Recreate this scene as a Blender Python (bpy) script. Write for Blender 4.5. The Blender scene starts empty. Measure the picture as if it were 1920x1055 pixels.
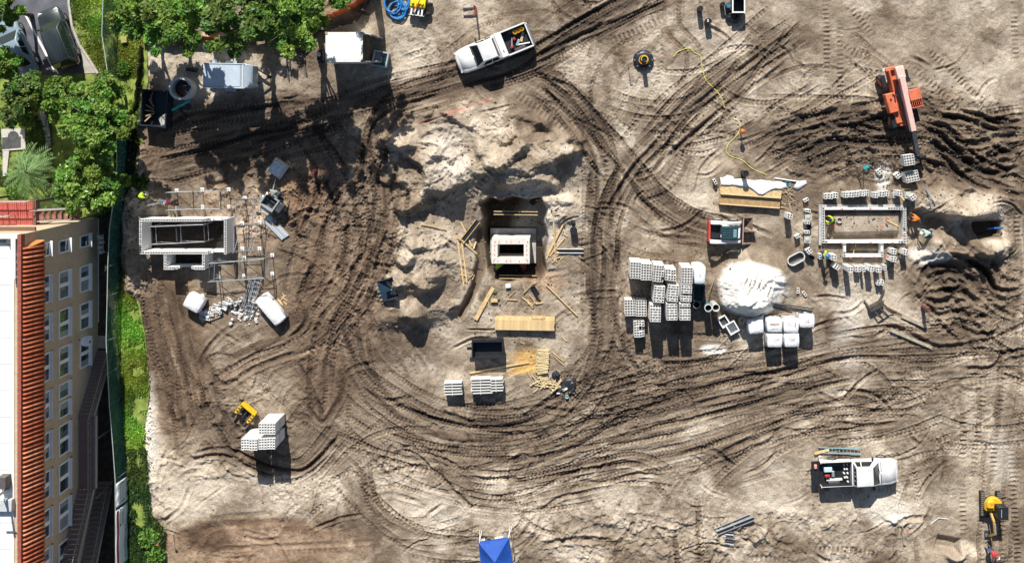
import bpy, math, random
import numpy as np
from mathutils import Matrix, Vector
R = math.radians
random.seed(7)
RNG = np.random.default_rng(11)
sc = bpy.context.scene
col = sc.collection
# ---------------------------------------------------------------- camera
HC = 75.0                       # flying height of the camera, metres
FPX = 1835.0                    # focal length in pixels of the 1920 wide photograph
NXP, NYP = 1075.0, 208.0         # pixel straight below the camera: the photograph is an off-centre crop of a picture taken looking straight down
cam_d = bpy.data.cameras.new('camera'); cam = bpy.data.objects.new('camera', cam_d); col.objects.link(cam)
cam_d.sensor_fit = 'HORIZONTAL'; cam_d.sensor_width = 36; cam_d.lens = 36 * FPX / 1920; cam_d.clip_end = 2000
cam.location = (0, 0, HC)
cam_d.shift_x = (960 - NXP) / 1920; cam_d.shift_y = (NYP - 527.5) / 1920
sc.camera = cam
# ---------------------------------------------------------------- sky, sun, exposure
SUN_EL, SUN_AZ = 36.5, 353.0     # sun stands to the north (top of the picture), a little west
w = bpy.data.worlds.new('World'); sc.world = w; w.use_nodes = True
wn = w.node_tree.nodes; wl = w.node_tree.links
sky = wn.new('ShaderNodeTexSky'); sky.sky_type = 'NISHITA'; sky.sun_disc = False
sky.sun_elevation = R(SUN_EL); sky.sun_rotation = R(SUN_AZ)
wn['Background'].inputs[1].default_value = 0.062
wl.new(sky.outputs[0], wn['Background'].inputs[0])
sd = bpy.data.lights.new('sun', 'SUN'); sun = bpy.data.objects.new('sun', sd); col.objects.link(sun)
sd.energy = 5.0; sd.angle = R(0.5); sd.color = (1.0, 0.955, 0.88)
az = R(SUN_AZ)
sdir = Vector((math.sin(az) * math.cos(R(SUN_EL)), math.cos(az) * math.cos(R(SUN_EL)), math.sin(R(SUN_EL))))
sun.rotation_euler = sdir.to_track_quat('Z', 'Y').to_euler()
sc.view_settings.view_transform = 'Standard'; sc.view_settings.look = 'None'
sc.view_settings.exposure = 0.52; sc.view_settings.gamma = 1.0

def P(px, py, z=0.0):
    """world point at height z that the photograph shows at pixel px, py"""
    k = (HC - z) / FPX
    return Vector(((px - NXP) * k, (NYP - py) * k, z))
def PN(pts, z=0.0):
    a = np.asarray(pts, float); k = (HC - z) / FPX
    return np.stack([(a[:, 0] - NXP) * k, (NYP - a[:, 1]) * k], 1)

# ---------------------------------------------------------------- materials
MATS = {}
def newmat(name):
    m = bpy.data.materials.new(name); m.use_nodes = True
    nt = m.node_tree; b = nt.nodes['Principled BSDF']
    return m, nt, b
def mat(name, c, rough=0.7, metal=0.0, var=0.12, scale=6.0, bump=0.0, dirt=0.0, spec=0.4, coat=0.0, trans=0.0):
    """plain procedural material: base colour, noise variation in value, dust patches and a little bump"""
    if name in MATS: return MATS[name]
    m, nt, b = newmat(name); N = nt.nodes; L = nt.links
    tc = N.new('ShaderNodeTexCoord')
    n1 = N.new('ShaderNodeTexNoise'); n1.inputs['Scale'].default_value = scale; n1.inputs['Detail'].default_value = 5
    L.new(tc.outputs['Object'], n1.inputs['Vector'])
    mr = N.new('ShaderNodeMapRange'); mr.inputs[1].default_value = 0.3; mr.inputs[2].default_value = 0.7
    mr.inputs[3].default_value = 1 - var; mr.inputs[4].default_value = 1 + var
    L.new(n1.outputs[0], mr.inputs[0])
    mul = N.new('ShaderNodeVectorMath'); mul.operation = 'SCALE'
    mul.inputs[0].default_value = c[:3]; L.new(mr.outputs[0], mul.inputs['Scale'])
    out = mul.outputs[0]
    if dirt > 0:
        n2 = N.new('ShaderNodeTexNoise'); n2.inputs['Scale'].default_value = 1.7; n2.inputs['Detail'].default_value = 7
        L.new(tc.outputs['Object'], n2.inputs['Vector'])
        m2 = N.new('ShaderNodeMapRange'); m2.inputs[1].default_value = 0.48; m2.inputs[2].default_value = 0.75; m2.inputs[4].default_value = dirt
        L.new(n2.outputs[0], m2.inputs[0])
        mx = N.new('ShaderNodeMixRGB'); mx.inputs[2].default_value = (0.24, 0.19, 0.14, 1)
        L.new(m2.outputs[0], mx.inputs[0]); L.new(out, mx.inputs[1]); out = mx.outputs[0]
    L.new(out, b.inputs['Base Color'])
    b.inputs['Roughness'].default_value = rough; b.inputs['Metallic'].default_value = metal
    b.inputs['Specular IOR Level'].default_value = spec; b.inputs['Coat Weight'].default_value = coat
    if bump > 0:
        bp = N.new('ShaderNodeBump'); bp.inputs['Strength'].default_value = bump; bp.inputs['Distance'].default_value = 0.05
        n3 = N.new('ShaderNodeTexNoise'); n3.inputs['Scale'].default_value = scale * 3; n3.inputs['Detail'].default_value = 4
        L.new(tc.outputs['Object'], n3.inputs['Vector']); L.new(n3.outputs[0], bp.inputs['Height']); L.new(bp.outputs[0], b.inputs['Normal'])
    MATS[name] = m
    return m

# ---------------------------------------------------------------- mesh helpers
class MB:
    def __init__(s): s.v = []; s.f = []
    def add(s, vs, fs):
        o = len(s.v); s.v += [tuple(p) for p in vs]; s.f += [tuple(i + o for i in q) for q in fs]; return s
    def box(s, c, d, rz=0.0, ry=0.0, rx=0.0, taper=1.0):
        x, y, z = d[0] / 2, d[1] / 2, d[2] / 2
        vs = [(-x, -y, -z), (x, -y, -z), (x, y, -z), (-x, y, -z), (-x * taper, -y * taper, z), (x * taper, -y * taper, z), (x * taper, y * taper, z), (-x * taper, y * taper, z)]
        M = Matrix.Rotation(rz, 3, 'Z') @ Matrix.Rotation(ry, 3, 'Y') @ Matrix.Rotation(rx, 3, 'X')
        cc = Vector(c)
        return s.add([cc + M @ Vector(p) for p in vs], [(0, 3, 2, 1), (4, 5, 6, 7), (0, 1, 5, 4), (1, 2, 6, 5), (2, 3, 7, 6), (3, 0, 4, 7)])
    def bar(s, a, b, wd, th):
        """rectangular bar from a to b, wd wide (sideways), th thick"""
        a = Vector(a); b = Vector(b); d = (b - a); L = d.length; d.normalize()
        up = Vector((0, 0, 1)) if abs(d.z) < 0.95 else Vector((0, 1, 0))
        sx = d.cross(up).normalized() * wd / 2; u = sx.cross(d).normalized() * th / 2
        vs = [a - sx - u, a + sx - u, a + sx + u, a - sx + u, b - sx - u, b + sx - u, b + sx + u, b - sx + u]
        return s.add(vs, [(0, 1, 2, 3), (7, 6, 5, 4), (0, 4, 5, 1), (1, 5, 6, 2), (2, 6, 7, 3), (3, 7, 4, 0)])
    def cyl(s, a, b, r0, r1=None, n=10, caps=True):
        r1 = r0 if r1 is None else r1
        a = Vector(a); b = Vector(b); d = (b - a).normalized()
        x = d.orthogonal().normalized(); y = d.cross(x)
        vs = []
        for c, r in ((a, r0), (b, r1)):
            for i in range(n):
                t = 2 * math.pi * i / n; vs.append(c + x * r * math.cos(t) + y * r * math.sin(t))
        fs = [(i, (i + 1) % n, n + (i + 1) % n, n + i) for i in range(n)]
        if caps: fs += [tuple(range(n))[::-1], tuple(range(n, 2 * n))]
        return s.add(vs, fs)
    def tube(s, pts, r, n=6, rs=None):
        pts = [Vector(p) for p in pts]; k = len(pts); vs = []
        for i, p in enumerate(pts):
            d = (pts[min(i + 1, k - 1)] - pts[max(i - 1, 0)]).normalized()
            up = Vector((0, 0, 1)) if abs(d.z) < 0.9 else Vector((1, 0, 0))
            x = d.cross(up).normalized(); y = x.cross(d); rr = rs[i] if rs else r
            for j in range(n):
                t = 2 * math.pi * j / n; vs.append(p + x * rr * math.cos(t) + y * rr * math.sin(t))
        fs = [(i * n + j, i * n + (j + 1) % n, (i + 1) * n + (j + 1) % n, (i + 1) * n + j) for i in range(k - 1) for j in range(n)]
        fs += [tuple(range(n))[::-1], tuple(range((k - 1) * n, k * n))]
        return s.add(vs, fs)
    def ring(s, c, ro, ri, z0, z1, n=24, sx=1.0, sy=1.0, rz=0.0, ro1=None):
        vs = []; ro1 = ro if ro1 is None else ro1
        for r, z in ((ro, z0), (ro1, z1), (ri, z1), (ri, z0)):
            for i in range(n):
                t = 2 * math.pi * i / n; x = r * sx * math.cos(t); y = r * sy * math.sin(t)
                vs.append((c[0] + x * math.cos(rz) - y * math.sin(rz), c[1] + x * math.sin(rz) + y * math.cos(rz), z))
        fs = []
        for k in range(4):
            for i in range(n):
                j = (i + 1) % n; k2 = (k + 1) % 4
                fs.append((k * n + i, k * n + j, k2 * n + j, k2 * n + i))
        return s.add(vs, fs)
    def prism(s, pts, z0, z1):
        n = len(pts)
        a = sum(pts[i][0] * pts[(i + 1) % n][1] - pts[(i + 1) % n][0] * pts[i][1] for i in range(n))
        if a < 0: pts = pts[::-1]
        vs = [(p[0], p[1], z0) for p in pts] + [(p[0], p[1], z1) for p in pts]
        return s.add(vs, [tuple(range(n))[::-1], tuple(range(n, 2 * n))] + [(i, (i + 1) % n, n + (i + 1) % n, n + i) for i in range(n)])
    def loft(s, secs, cap=True):
        n = len(secs[0]); vs = [p for q in secs for p in q]
        fs = [(i * n + j, i * n + (j + 1) % n, (i + 1) * n + (j + 1) % n, (i + 1) * n + j) for i in range(len(secs) - 1) for j in range(n)]
        if cap: fs += [tuple(range(n))[::-1], tuple(range((len(secs) - 1) * n, len(secs) * n))]
        return s.add(vs, fs)
    def dome(s, c, r, rz=None, n=12, m=5, full=False):
        rz = r if rz is None else rz; vs = []; fs = []
        lo = -m if full else 0
        ks = list(range(lo, m + 1))
        for k in ks:
            t = math.pi / 2 * k / m
            for i in range(n):
                a = 2 * math.pi * i / n
                vs.append((c[0] + r * math.cos(t) * math.cos(a), c[1] + r * math.cos(t) * math.sin(a), c[2] + rz * math.sin(t)))
        for k in range(len(ks) - 1):
            for i in range(n):
                j = (i + 1) % n; fs.append((k * n + i, k * n + j, (k + 1) * n + j, (k + 1) * n + i))
        return s.add(vs, fs)
    def mesh(s, name, m=None, smooth=False):
        me = bpy.data.meshes.new(name); me.from_pydata(s.v, [], s.f); me.validate(); 
        if m: me.materials.append(m)
        if smooth: me.polygons.foreach_set('use_smooth', [True] * len(me.polygons))
        return me
    def obj(s, name, m, parent=None, smooth=False, bevel=0.0, seg=2):
        o = bpy.data.objects.new(name, s.mesh(name, m, smooth)); col.objects.link(o)
        if parent: o.parent = parent
        if bevel > 0:
            b = o.modifiers.new('bevel', 'BEVEL'); b.width = bevel; b.segments = seg; b.limit_method = 'ANGLE'; b.angle_limit = R(35)
            if smooth is False and seg > 1: o.data.polygons.foreach_set('use_smooth', [True] * len(o.data.polygons)); o.data.set_sharp_from_angle(angle=R(50))
        return o
def tag(o, label=None, cat=None, group=None, kind=None):
    if label: o['label'] = label
    if cat: o['category'] = cat
    if group: o['group'] = group
    if kind: o['kind'] = kind
    return o
def thing(name, label, cat, loc=(0, 0, 0), rz=0.0, group=None):
    o = bpy.data.objects.new(name, None); col.objects.link(o); o.empty_display_size = 0.2
    o.location = loc; o.rotation_euler = (0, 0, rz)
    return tag(o, label, cat, group)
def link(name, me, parent=None, loc=(0, 0, 0), rz=0.0, rot=None):
    o = bpy.data.objects.new(name, me); col.objects.link(o); o.parent = parent; o.location = loc
    o.rotation_euler = rot if rot else (0, 0, rz)
    return o
def heading(p, q):
    """rotation about z of the direction from ground pixel p to ground pixel q"""
    a, b = P(*p), P(*q); return math.atan2(b.y - a.y, b.x - a.x)
# ================================================================ the ground: one sheet with real relief
GS = 0.065
X0, X1, Y0, Y1 = -45.0, 35.6, -35.6, 9.4
xs = np.concatenate([[-400, -200, -110, -80, -65, -55, -50, -47], np.arange(X0, X1, GS), [37.5, 41, 46, 55, 75, 110, 200, 400]])
ys = np.concatenate([[-400, -200, -110, -75, -60, -50, -43, -38.5], np.arange(Y0, Y1, GS), [11.5, 15, 21, 30, 45, 75, 110, 200, 400]])
NX, NY = len(xs), len(ys); NF = 8
nfx = len(np.arange(X0, X1, GS)); nfy = len(np.arange(Y0, Y1, GS))
xs = xs.astype(np.float32); ys = ys.astype(np.float32)
GX, GY = np.meshgrid(xs, ys)
F4 = np.float32
Hh = np.zeros((NY, NX), F4); Dk = np.full((NY, NX), 0.43, F4); Rd = np.zeros((NY, NX), F4); Wh = np.zeros((NY, NX), F4)
def vnoise(x, y, seed):
    r = np.random.default_rng(seed); n = 512; t = r.random((n, n), dtype=np.float32)
    xi = np.floor(x).astype(int); yi = np.floor(y).astype(int); fx = (x - xi).astype(np.float32); fy = (y - yi).astype(np.float32)
    fx = fx * fx * (3 - 2 * fx); fy = fy * fy * (3 - 2 * fy)
    a = t[yi % n, xi % n]; b = t[yi % n, (xi + 1) % n]; c = t[(yi + 1) % n, xi % n]; d = t[(yi + 1) % n, (xi + 1) % n]
    return (a * (1 - fx) + b * fx) * (1 - fy) + (c * (1 - fx) + d * fx) * fy - 0.5
def fbm(x, y, f, oct=4, seed=1, g=0.5):
    s = 0; a = 1.0
    for k in range(oct):
        s = s + a * vnoise(x * f + 17.3 * k, y * f - 9.1 * k, seed + k); f *= 2.03; a *= g
    return s
# pixel coordinates of the grid (for soft zones that are described where they lie on the site)
PX = (NXP + GX * FPX / HC).astype(F4); PY = (NYP - GY * FPX / HC).astype(F4)
NB = fbm(GX, GY, 0.12, 4, 3); NM = fbm(GX, GY, 0.5, 4, 23); NS = fbm(GX, GY, 2.0, 3, 43)
def blob(cx, cy, rx, ry, ang=0.0, soft=0.5, wob=0.35):
    """soft ellipse given in picture pixels; the rim is broken up with noise"""
    out = np.zeros(PX.shape, F4); r = max(rx, ry) * (1.35 + soft / 2) / 24.47 + 1.0; c = P(cx, cy)
    i0, i1 = np.searchsorted(xs, [c.x - r, c.x + r]); j0, j1 = np.searchsorted(ys, [c.y - r, c.y + r]); S = (slice(j0, j1), slice(i0, i1))
    a = R(ang); dx = PX[S] - cx; dy = PY[S] - cy
    u = (dx * math.cos(a) + dy * math.sin(a)) / rx; v = (-dx * math.sin(a) + dy * math.cos(a)) / ry
    q = np.sqrt(u * u + v * v) + wob * (NM[S] * 0.9 + NB[S] * 0.5)
    out[S] = np.clip((1 + soft / 2 - q) / soft, 0, 1)
    return out
def sm(t): return t * t * (3 - 2 * t)
def polymask(pts, soft=0.3):
    """inside of a polygon given in pixels, edge softened over soft metres"""
    p = PN(pts); n = len(p)
    x0, y0 = p.min(0) - soft - 0.2; x1, y1 = p.max(0) + soft + 0.2
    i0, i1 = np.searchsorted(xs, [x0, x1]); j0, j1 = np.searchsorted(ys, [y0, y1])
    gx = GX[j0:j1, i0:i1]; gy = GY[j0:j1, i0:i1]
    ins = np.zeros(gx.shape, bool); dist = np.full(gx.shape, 1e9)
    for k in range(n):
        ax, ay = p[k]; bx, by = p[(k + 1) % n]
        c = ((ay > gy) != (by > gy)) & (gx < (bx - ax) * (gy - ay) / (by - ay + 1e-12) + ax); ins ^= c
        ex, ey = bx - ax, by - ay; t = np.clip(((gx - ax) * ex + (gy - ay) * ey) / (ex * ex + ey * ey + 1e-12), 0, 1)
        dist = np.minimum(dist, np.hypot(gx - ax - t * ex, gy - ay - t * ey))
    sd_ = np.where(ins, dist, -dist)
    m = np.clip(0.5 + sd_ / (2 * soft), 0, 1)
    return (slice(j0, j1), slice(i0, i1)), sm(m), sd_
def setz(pts, z, soft=0.3, amt=1.0):
    s, m, _ = polymask(pts, soft); m = m * amt
    Hh[s] = Hh[s] * (1 - m) + z * m
def catmull(p, step):
    p = np.asarray(p, float); q = np.vstack([2 * p[0] - p[1], p, 2 * p[-1] - p[-2]]); out = []
    for i in range(1, len(q) - 2):
        n = max(2, int(np.linalg.norm(q[i + 1] - q[i]) / step * 1.3)); t = np.linspace(0, 1, n, endpoint=False)[:, None]
        a, b, c, e = q[i - 1], q[i], q[i + 1], q[i + 2]
        out.append(0.5 * (2 * b + (c - a) * t + (2 * a - 5 * b + 4 * c - e) * t * t + (3 * b - a - 3 * c + e) * t ** 3))
    out = np.vstack(out + [q[-2][None]])
    s = np.concatenate([[0], np.cumsum(np.linalg.norm(np.diff(out, axis=0), axis=1))])
    k = np.arange(0, s[-1], step)
    return np.stack([np.interp(k, s, out[:, 0]), np.interp(k, s, out[:, 1])], 1), k
SEED = [100]
def strip(pts, wd, off=0.0):
    c, u = catmull(PN(pts), GS * 0.55)
    t = np.gradient(c, axis=0); t /= np.linalg.norm(t, axis=1)[:, None] + 1e-9
    nrm = np.stack([-t[:, 1], t[:, 0]], 1)
    v = np.arange(-wd / 2, wd / 2 + GS * 0.5, GS * 0.55) 
    q = c[:, None] + nrm[:, None] * (v[None, :, None] + off)
    U = np.broadcast_to(u[:, None], q.shape[:2]); V = np.broadcast_to(v[None], q.shape[:2])
    ix = np.rint((q[..., 0] - X0) / GS).astype(int); iy = np.rint((q[..., 1] - Y0) / GS).astype(int)
    ok = (ix >= 0) & (ix < nfx) & (iy >= 0) & (iy < nfy)
    flat = (iy + NF) * NX + ix + NF
    flat, first = np.unique(flat[ok], return_index=True)
    end = np.minimum(U, u[-1] - U)[ok][first]
    SEED[0] += 7
    return flat, U[ok][first], V[ok][first], np.clip(end / 0.8, 0, 1)
hf, df, rf, wf = Hh.ravel(), Dk.ravel(), Rd.ravel(), Wh.ravel()
BANDS = []
def band(pts, wpx, dark=0.68, amt=0.8, relief=0.05, red=0.0):
    """a driven strip: churned darker soil with long streaks and small ridges"""
    wd = wpx / 24.47
    i, u, v, e = strip(pts, wd)
    s = SEED[0]
    st = fbm(u * 0.16, v * 2.6, 1.0, 3, s) + 0.5 * fbm(u * 0.5, v * 6.5, 1.0, 2, s + 3)
    rag = fbm(u * 0.6, v * 0.6, 1.0, 3, s + 5)
    gap = np.clip(.78 + 1.3 * fbm(u * .25, v * .8, 1.0, 3, s + 9), .15, 1)
    k = np.clip((1 - np.abs(v) * 2 / wd + rag * 0.8) / 0.4, 0, 1) * e * amt * gap
    df[i] = df[i] * (1 - k) + (dark + st * 0.42) * k
    rf[i] = rf[i] * (1 - k) + red * k
    wf[i] *= 1 - k
    hf[i] += k * (st * relief * 2.2 - relief * 0.5)
    BANDS.append((pts, wpx))
def tyre(pts, off=0.0, wd=0.36, depth=0.05, dark=0.10, per=0.27, ch=0.5, tread=0.022, amt=1.0):
    i, u, v, e = strip(pts, wd * 1.7, off)
    a = np.abs(v) / (wd / 2)
    s = SEED[0]; fade = np.clip(0.58 + 1.9 * fbm(u * 0.3, v * 0.2, 1.0, 3, s), 0.0, 1.0) * e * amt
    inside = np.clip((1.08 - a) / 0.2, 0, 1); lip = np.exp(-((a - 1.22) / 0.2) ** 2)
    tr = np.clip(2.5 * np.sin(2 * np.pi * (u / per + 1.2 * fbm(u * .4, u * 0, 1.0, 2, s + 4) + ch * a)), -1, 1) * np.clip(.75 + 1.8 * fbm(u * .7, v * 1.5, 1.0, 2, s + 6), 0, 1)
    hf[i] += fade * (-depth * 1.0 * inside + depth * .9 * lip + tread * 1.05 * tr * inside)
    df[i] += fade * inside * (dark * 1.2 - 0.11 * tr) + fade * lip * -0.03
def pair(pts, gauge=1.7, **k):
    tyre(pts, gauge / 2, **k); tyre(pts, -gauge / 2, **k)
def crawler(pts, wd=0.45, per=0.34, depth=0.03, rib=0.035, amt=1.0, dark=0.06):
    i, u, v, e = strip(pts, wd)
    a = np.abs(v) / (wd / 2); ins = np.clip((1.02 - a) / 0.12, 0, 1) * e * amt
    s = SEED[0]; ins = ins * np.clip(0.75 + 1.6 * fbm(u * 0.4, v * 0.3, 1.0, 2, s), 0, 1)
    r = np.clip(np.sin(2 * np.pi * u / per) * 1.6, -1, 1)
    hf[i] = hf[i] + ins * (rib * r - depth)
    df[i] += ins * (dark - 0.09 * r)
def rut(pts, wd=0.35, depth=0.09, dark=0.25, lip=0.6, red=0.0):
    i, u, v, e = strip(pts, wd * 3.0)
    a = v / (wd / 2); s = SEED[0]
    f = np.clip(0.85 + 1.2 * fbm(u * 0.5, v * 0.3, 1.0, 3, s), 0.15, 1.3) * e
    a = a + 0.5 * fbm(u * 0.9, v * 0, 1.0, 2, s + 2)
    hf[i] += f * depth * 1.45 * (-np.exp(-a * a) + lip * np.exp(-((np.abs(a) - 1.7) / 0.55) ** 2))
    df[i] += f * dark * np.exp(-a * a * 0.9)
def ridge(pts, h, wn=1.6, ws=0.5, dark=0.0):
    """scarp / heap crest: gentle on the left of the path direction, steep on the right"""
    W = max(wn, ws); i, u, v, e = strip(pts, 2 * W)
    s = SEED[0]; f = np.clip(0.9 + 0.9 * fbm(u * 0.45, u * 0, 1.0, 3, s), 0.2, 1.5) * sm(e)
    v = v + 0.4 * fbm(u * 0.9, v * 0.9, 1.0, 4, s + 1)
    p = np.where(v > 0, np.clip(1 - v / wn, 0, 1), np.clip(1 + v / ws, 0, 1))
    hf[i] += f * h * np.where(v > 0, sm(p), p)
    df[i] += dark * p
# ---- tone zones of the site ------------------------------------------------
Dk += 0.55 * NB * 0.5 + 0.22 * NM + 0.10 * NS
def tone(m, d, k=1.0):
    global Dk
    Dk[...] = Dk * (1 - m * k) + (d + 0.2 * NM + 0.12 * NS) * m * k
for (x, y, rx, ry, a, d, k) in [
    # pale sand
    (880, 285, 190, 100, 0, 0.32, .85), (1000, 640, 110, 140, 0, 0.32, .8), (785, 490, 70, 90, 10, 0.17, .8), (770, 440, 90, 100, 10, 0.27, .7), (850, 590, 130, 110, 20, .33, .7),
    (1020, 400, 90, 50, 0, .18, .8), (260, 420, 40, 150, -4, 0.24, .9), (275, 790, 35, 120, -4, 0.02, .95), (300, 900, 60, 60, 0, .08, .8),
    (460, 920, 200, 50, 0, 0.17, .9), (420, 820, 90, 40, 0, .25, .6), (520, 730, 110, 40, -10, .28, .7), (1440, 60, 190, 100, 0, 0.37, .8), (1620, 100, 190, 110, 0, .40, .7),
    (1560, 170, 90, 50, 0, 0.3, .6), (1430, 440, 100, 45, 0, 0.20, .8), (1350, 390, 60, 30, 0, 0.2, .7), (1590, 605, 36, 90, -8, 0.16, .6), (1680, 590, 80, 50, 0, .14, .8),
    (1800, 400, 90, 60, 0, 0.15, .9), (1800, 460, 90, 50, 0, .2, .7), (1240, 120, 110, 70, 0, 0.33, .7), (1150, 90, 130, 70, 0, .36, .6), (830, 30, 110, 60, 0, .24, .8), (720, 90, 70, 70, 0, .25, .8),
    (1150, 960, 320, 110, 0, 0.28, .8), (880, 930, 210, 60, 0, .24, .8), (1450, 930, 200, 80, 0, .30, .7), (1700, 970, 120, 90, 0, .29, .8), (1780, 740, 120, 60, 0, .28, .6), (1500, 480, 60, 40, 0, .28, .6),
    (1850, 900, 70, 120, 0, .26, .6), (740, 900, 90, 80, 0, .22, .7), (380, 130, 100, 60, 0, .17, .85), (510, 150, 90, 50, 0, .27, .7), (1430, 320, 90, 40, 0, .3, .6), (1100, 320, 40, 70, 0, .25, .6),
    (1900, 170, 60, 60, 0, .22, .7), (1400, 700, 120, 40, 0, .34, .5), (1240, 830, 110, 30, -8, .22, .7), (1560, 690, 120, 40, 0, .24, .6), (1380, 640, 50, 40, 0, .12, .7), (1640, 505, 60, 40, 0, .22, .7)]:
    tone(blob(x, y, rx, ry, a), d, k)
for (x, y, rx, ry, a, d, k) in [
    # dark, damp or freshly turned soil; the first zone also carries painted tree shade
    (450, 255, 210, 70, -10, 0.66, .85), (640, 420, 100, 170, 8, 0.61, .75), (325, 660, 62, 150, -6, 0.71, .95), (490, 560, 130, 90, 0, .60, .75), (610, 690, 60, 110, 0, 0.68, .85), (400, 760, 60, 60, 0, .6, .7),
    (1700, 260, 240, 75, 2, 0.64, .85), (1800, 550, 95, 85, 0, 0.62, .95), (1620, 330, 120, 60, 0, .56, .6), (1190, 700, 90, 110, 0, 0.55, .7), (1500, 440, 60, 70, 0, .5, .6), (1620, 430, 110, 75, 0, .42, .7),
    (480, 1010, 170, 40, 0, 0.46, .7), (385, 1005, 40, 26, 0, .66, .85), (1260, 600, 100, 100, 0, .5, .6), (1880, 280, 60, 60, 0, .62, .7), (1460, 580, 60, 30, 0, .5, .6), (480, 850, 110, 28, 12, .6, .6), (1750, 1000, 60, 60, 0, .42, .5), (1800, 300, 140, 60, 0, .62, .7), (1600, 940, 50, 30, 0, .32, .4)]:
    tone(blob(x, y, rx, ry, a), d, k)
Rd += 0.8 * blob(480, 1020, 190, 45) + 0.8 * blob(580, 350, 60, 45) + 0.5 * blob(620, 600, 90, 190) + 0.45 * blob(320, 660, 70, 170) + 0.9 * blob(1020, 530, 40, 20) + .5 * blob(480, 400, 120, 60) + .4 * blob(290, 270, 30, 50)
Wh += 1.0 * 1.1 * blob(1405, 537, 61, 49, 8, .2, .2) + .7 * blob(1385, 572, 34, 16, 20, .5, .6) + .5 * blob(1455, 545, 30, 18, 10, .8, .6) + 0.75 * blob(1340, 655, 24, 10) + .55 * blob(1655, 330, 14, 26) + .5 * blob(1735, 480, 34, 16) + .35 * blob(1660, 960, 40, 24, 0, .6) + .6 * blob(270, 800, 26, 90, 0, .6) + .25 * blob(1588, 610, 24, 80, -6, 1.0, .7) + .35 * blob(1000, 420, 40, 40) + .3 * blob(1880, 860, 20, 50, 0, .8) + .22 * blob(840, 290, 40, 60, 0, .8)
Yl = 1.0 * blob(985, 672, 24, 18, 0, .9, .6) + 0.9 * blob(985, 692, 34, 9, -8, .8, .6)          # sawdust
Pk = np.zeros_like(Hh)                                                                          # red marking powder
# mottling with a shape of its own: scuffed pale patches, damp dark patches, crumbs
WX = GX + 1.6 * NM + .5 * NS; WY = GY - 1.6 * NM + .5 * NS
scuff = np.clip((fbm(WX, WY, .33, 4, 201, .55) - .06) * 3.2, 0, 1); damp = np.clip((fbm(WX * .8, WY * 1.3, .42, 4, 231, .55) - .10) * 3.0, 0, 1); crumb = np.clip((fbm(GX, GY, 3.1, 3, 251, .65) - .16) * 4, 0, 1)
Dk += -.16 * scuff + .17 * damp + .13 * crumb * np.clip(.4 + 2.2 * fbm(GX, GY, .2, 2, 261), 0, 1)
# ---- relief: general roughness ---------------------------------------------
Hh += 0.16 * NB + 0.11 * NM + 0.05 * NS + 0.03 * fbm(GX, GY, 5.0, 2, 77) + .05 * crumb * np.clip(.3 + 2.4 * fbm(GX, GY, .2, 2, 261), 0, 1) + .05 * scuff
lump = np.clip(fbm(GX, GY, 1.3, 4, 91, 0.6), 0, 1)
rough = np.clip(blob(1700, 260, 250, 80) + blob(1810, 550, 100, 90) + blob(260, 420, 45, 150) + 0.8 * blob(500, 380, 120, 60) + .28 * blob(900, 300, 210, 110) + .5 * blob(1390, 562, 40, 20) + .8 * blob(1180, 710, 100, 90) + .6 * blob(480, 760, 130, 70) + .25 * blob(760, 520, 80, 110) + .8 * blob(1170, 1010, 250, 50) + .6 * blob(420, 860, 120, 40) + .6 * blob(1550, 1000, 200, 50) + .5 * blob(640, 480, 100, 200) + .7 * blob(1730, 430, 60, 60) + .5 * blob(290, 950, 30, 60), 0, 1)
rdg = 1 - np.abs(fbm(WX, WY, .75, 4, 301, .55)) * 3.2
Hh += rough * (lump * 0.40 + 0.05 * NS + .16 * np.clip(rdg, 0, 1) ** 2)
Dk += rough * .12 * (1 - np.clip(rdg, 0, 1))
# ---- driven strips (pixels of the photograph) ------------------------------
band([(1330, -60), (1150, 28), (1000, 112), (880, 150), (760, 182), (640, 205), (480, 232), (330, 262)], 66, .70, .85, .06)
band([(640, 205), (520, 250), (420, 285), (300, 318)], 42, .7, .8)
band([(745, 196), (708, 245), (694, 320), (690, 400), (668, 470), (640, 560), (600, 615), (540, 648), (470, 680), (400, 720)], 62, .62, .8, .05, .3)
band([(560, 235), (610, 300), (640, 370), (655, 450), (640, 520)], 40, .6, .7, .05, .2)
band([(630, 330), (590, 400), (566, 470), (548, 560)], 34, .58, .7, .05, .3)
band([(730, 320), (735, 400), (715, 480), (670, 560), (630, 640), (612, 720), (612, 790)], 52, .64, .8, .05, .3)
band([(300, 545), (318, 640), (345, 740), (360, 810)], 92, .72, .9, .03, .4)
band([(640, 600), (672, 690), (740, 760), (820, 795), (920, 805), (1010, 788), (1082, 735), (1122, 650), (1130, 540), (1124, 440), (1130, 330), (1104, 250), (1050, 180), (985, 146)], 62, .62, .85, .05)
band([(1490, 40), (1360, 142), (1260, 225), (1180, 318), (1135, 410)], 60, .56, .75, .05)
band([(1020, 140), (1100, 222), (1180, 312), (1232, 372), (1292, 412), (1345, 432)], 46, .66, .85, .06)
band([(1080, 780), (1200, 742), (1350, 702), (1500, 672), (1650, 645), (1800, 640), (1940, 590)], 34, .56, .75)
band([(1000, 850), (1200, 800), (1450, 742), (1600, 704), (1750, 700), (1940, 680)], 46, .58, .75)
band([(940, 900), (1100, 868), (1300, 830), (1500, 765), (1690, 758)], 48, .52, .7)
band([(640, 800), (760, 850), (960, 872), (1080, 830), (1180, 770)], 44, .58, .75)
band([(1420, 300), (1540, 245), (1690, 232), (1800, 250), (1940, 232)], 60, .64, .8, .08)
band([(1520, 340), (1640, 290), (1760, 300), (1850, 330), (1940, 380)], 40, .62, .7, .08)
band([(1896, 300), (1898, 450), (1892, 640), (1880, 800), (1862, 1070)], 44, .54, .7)
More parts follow.
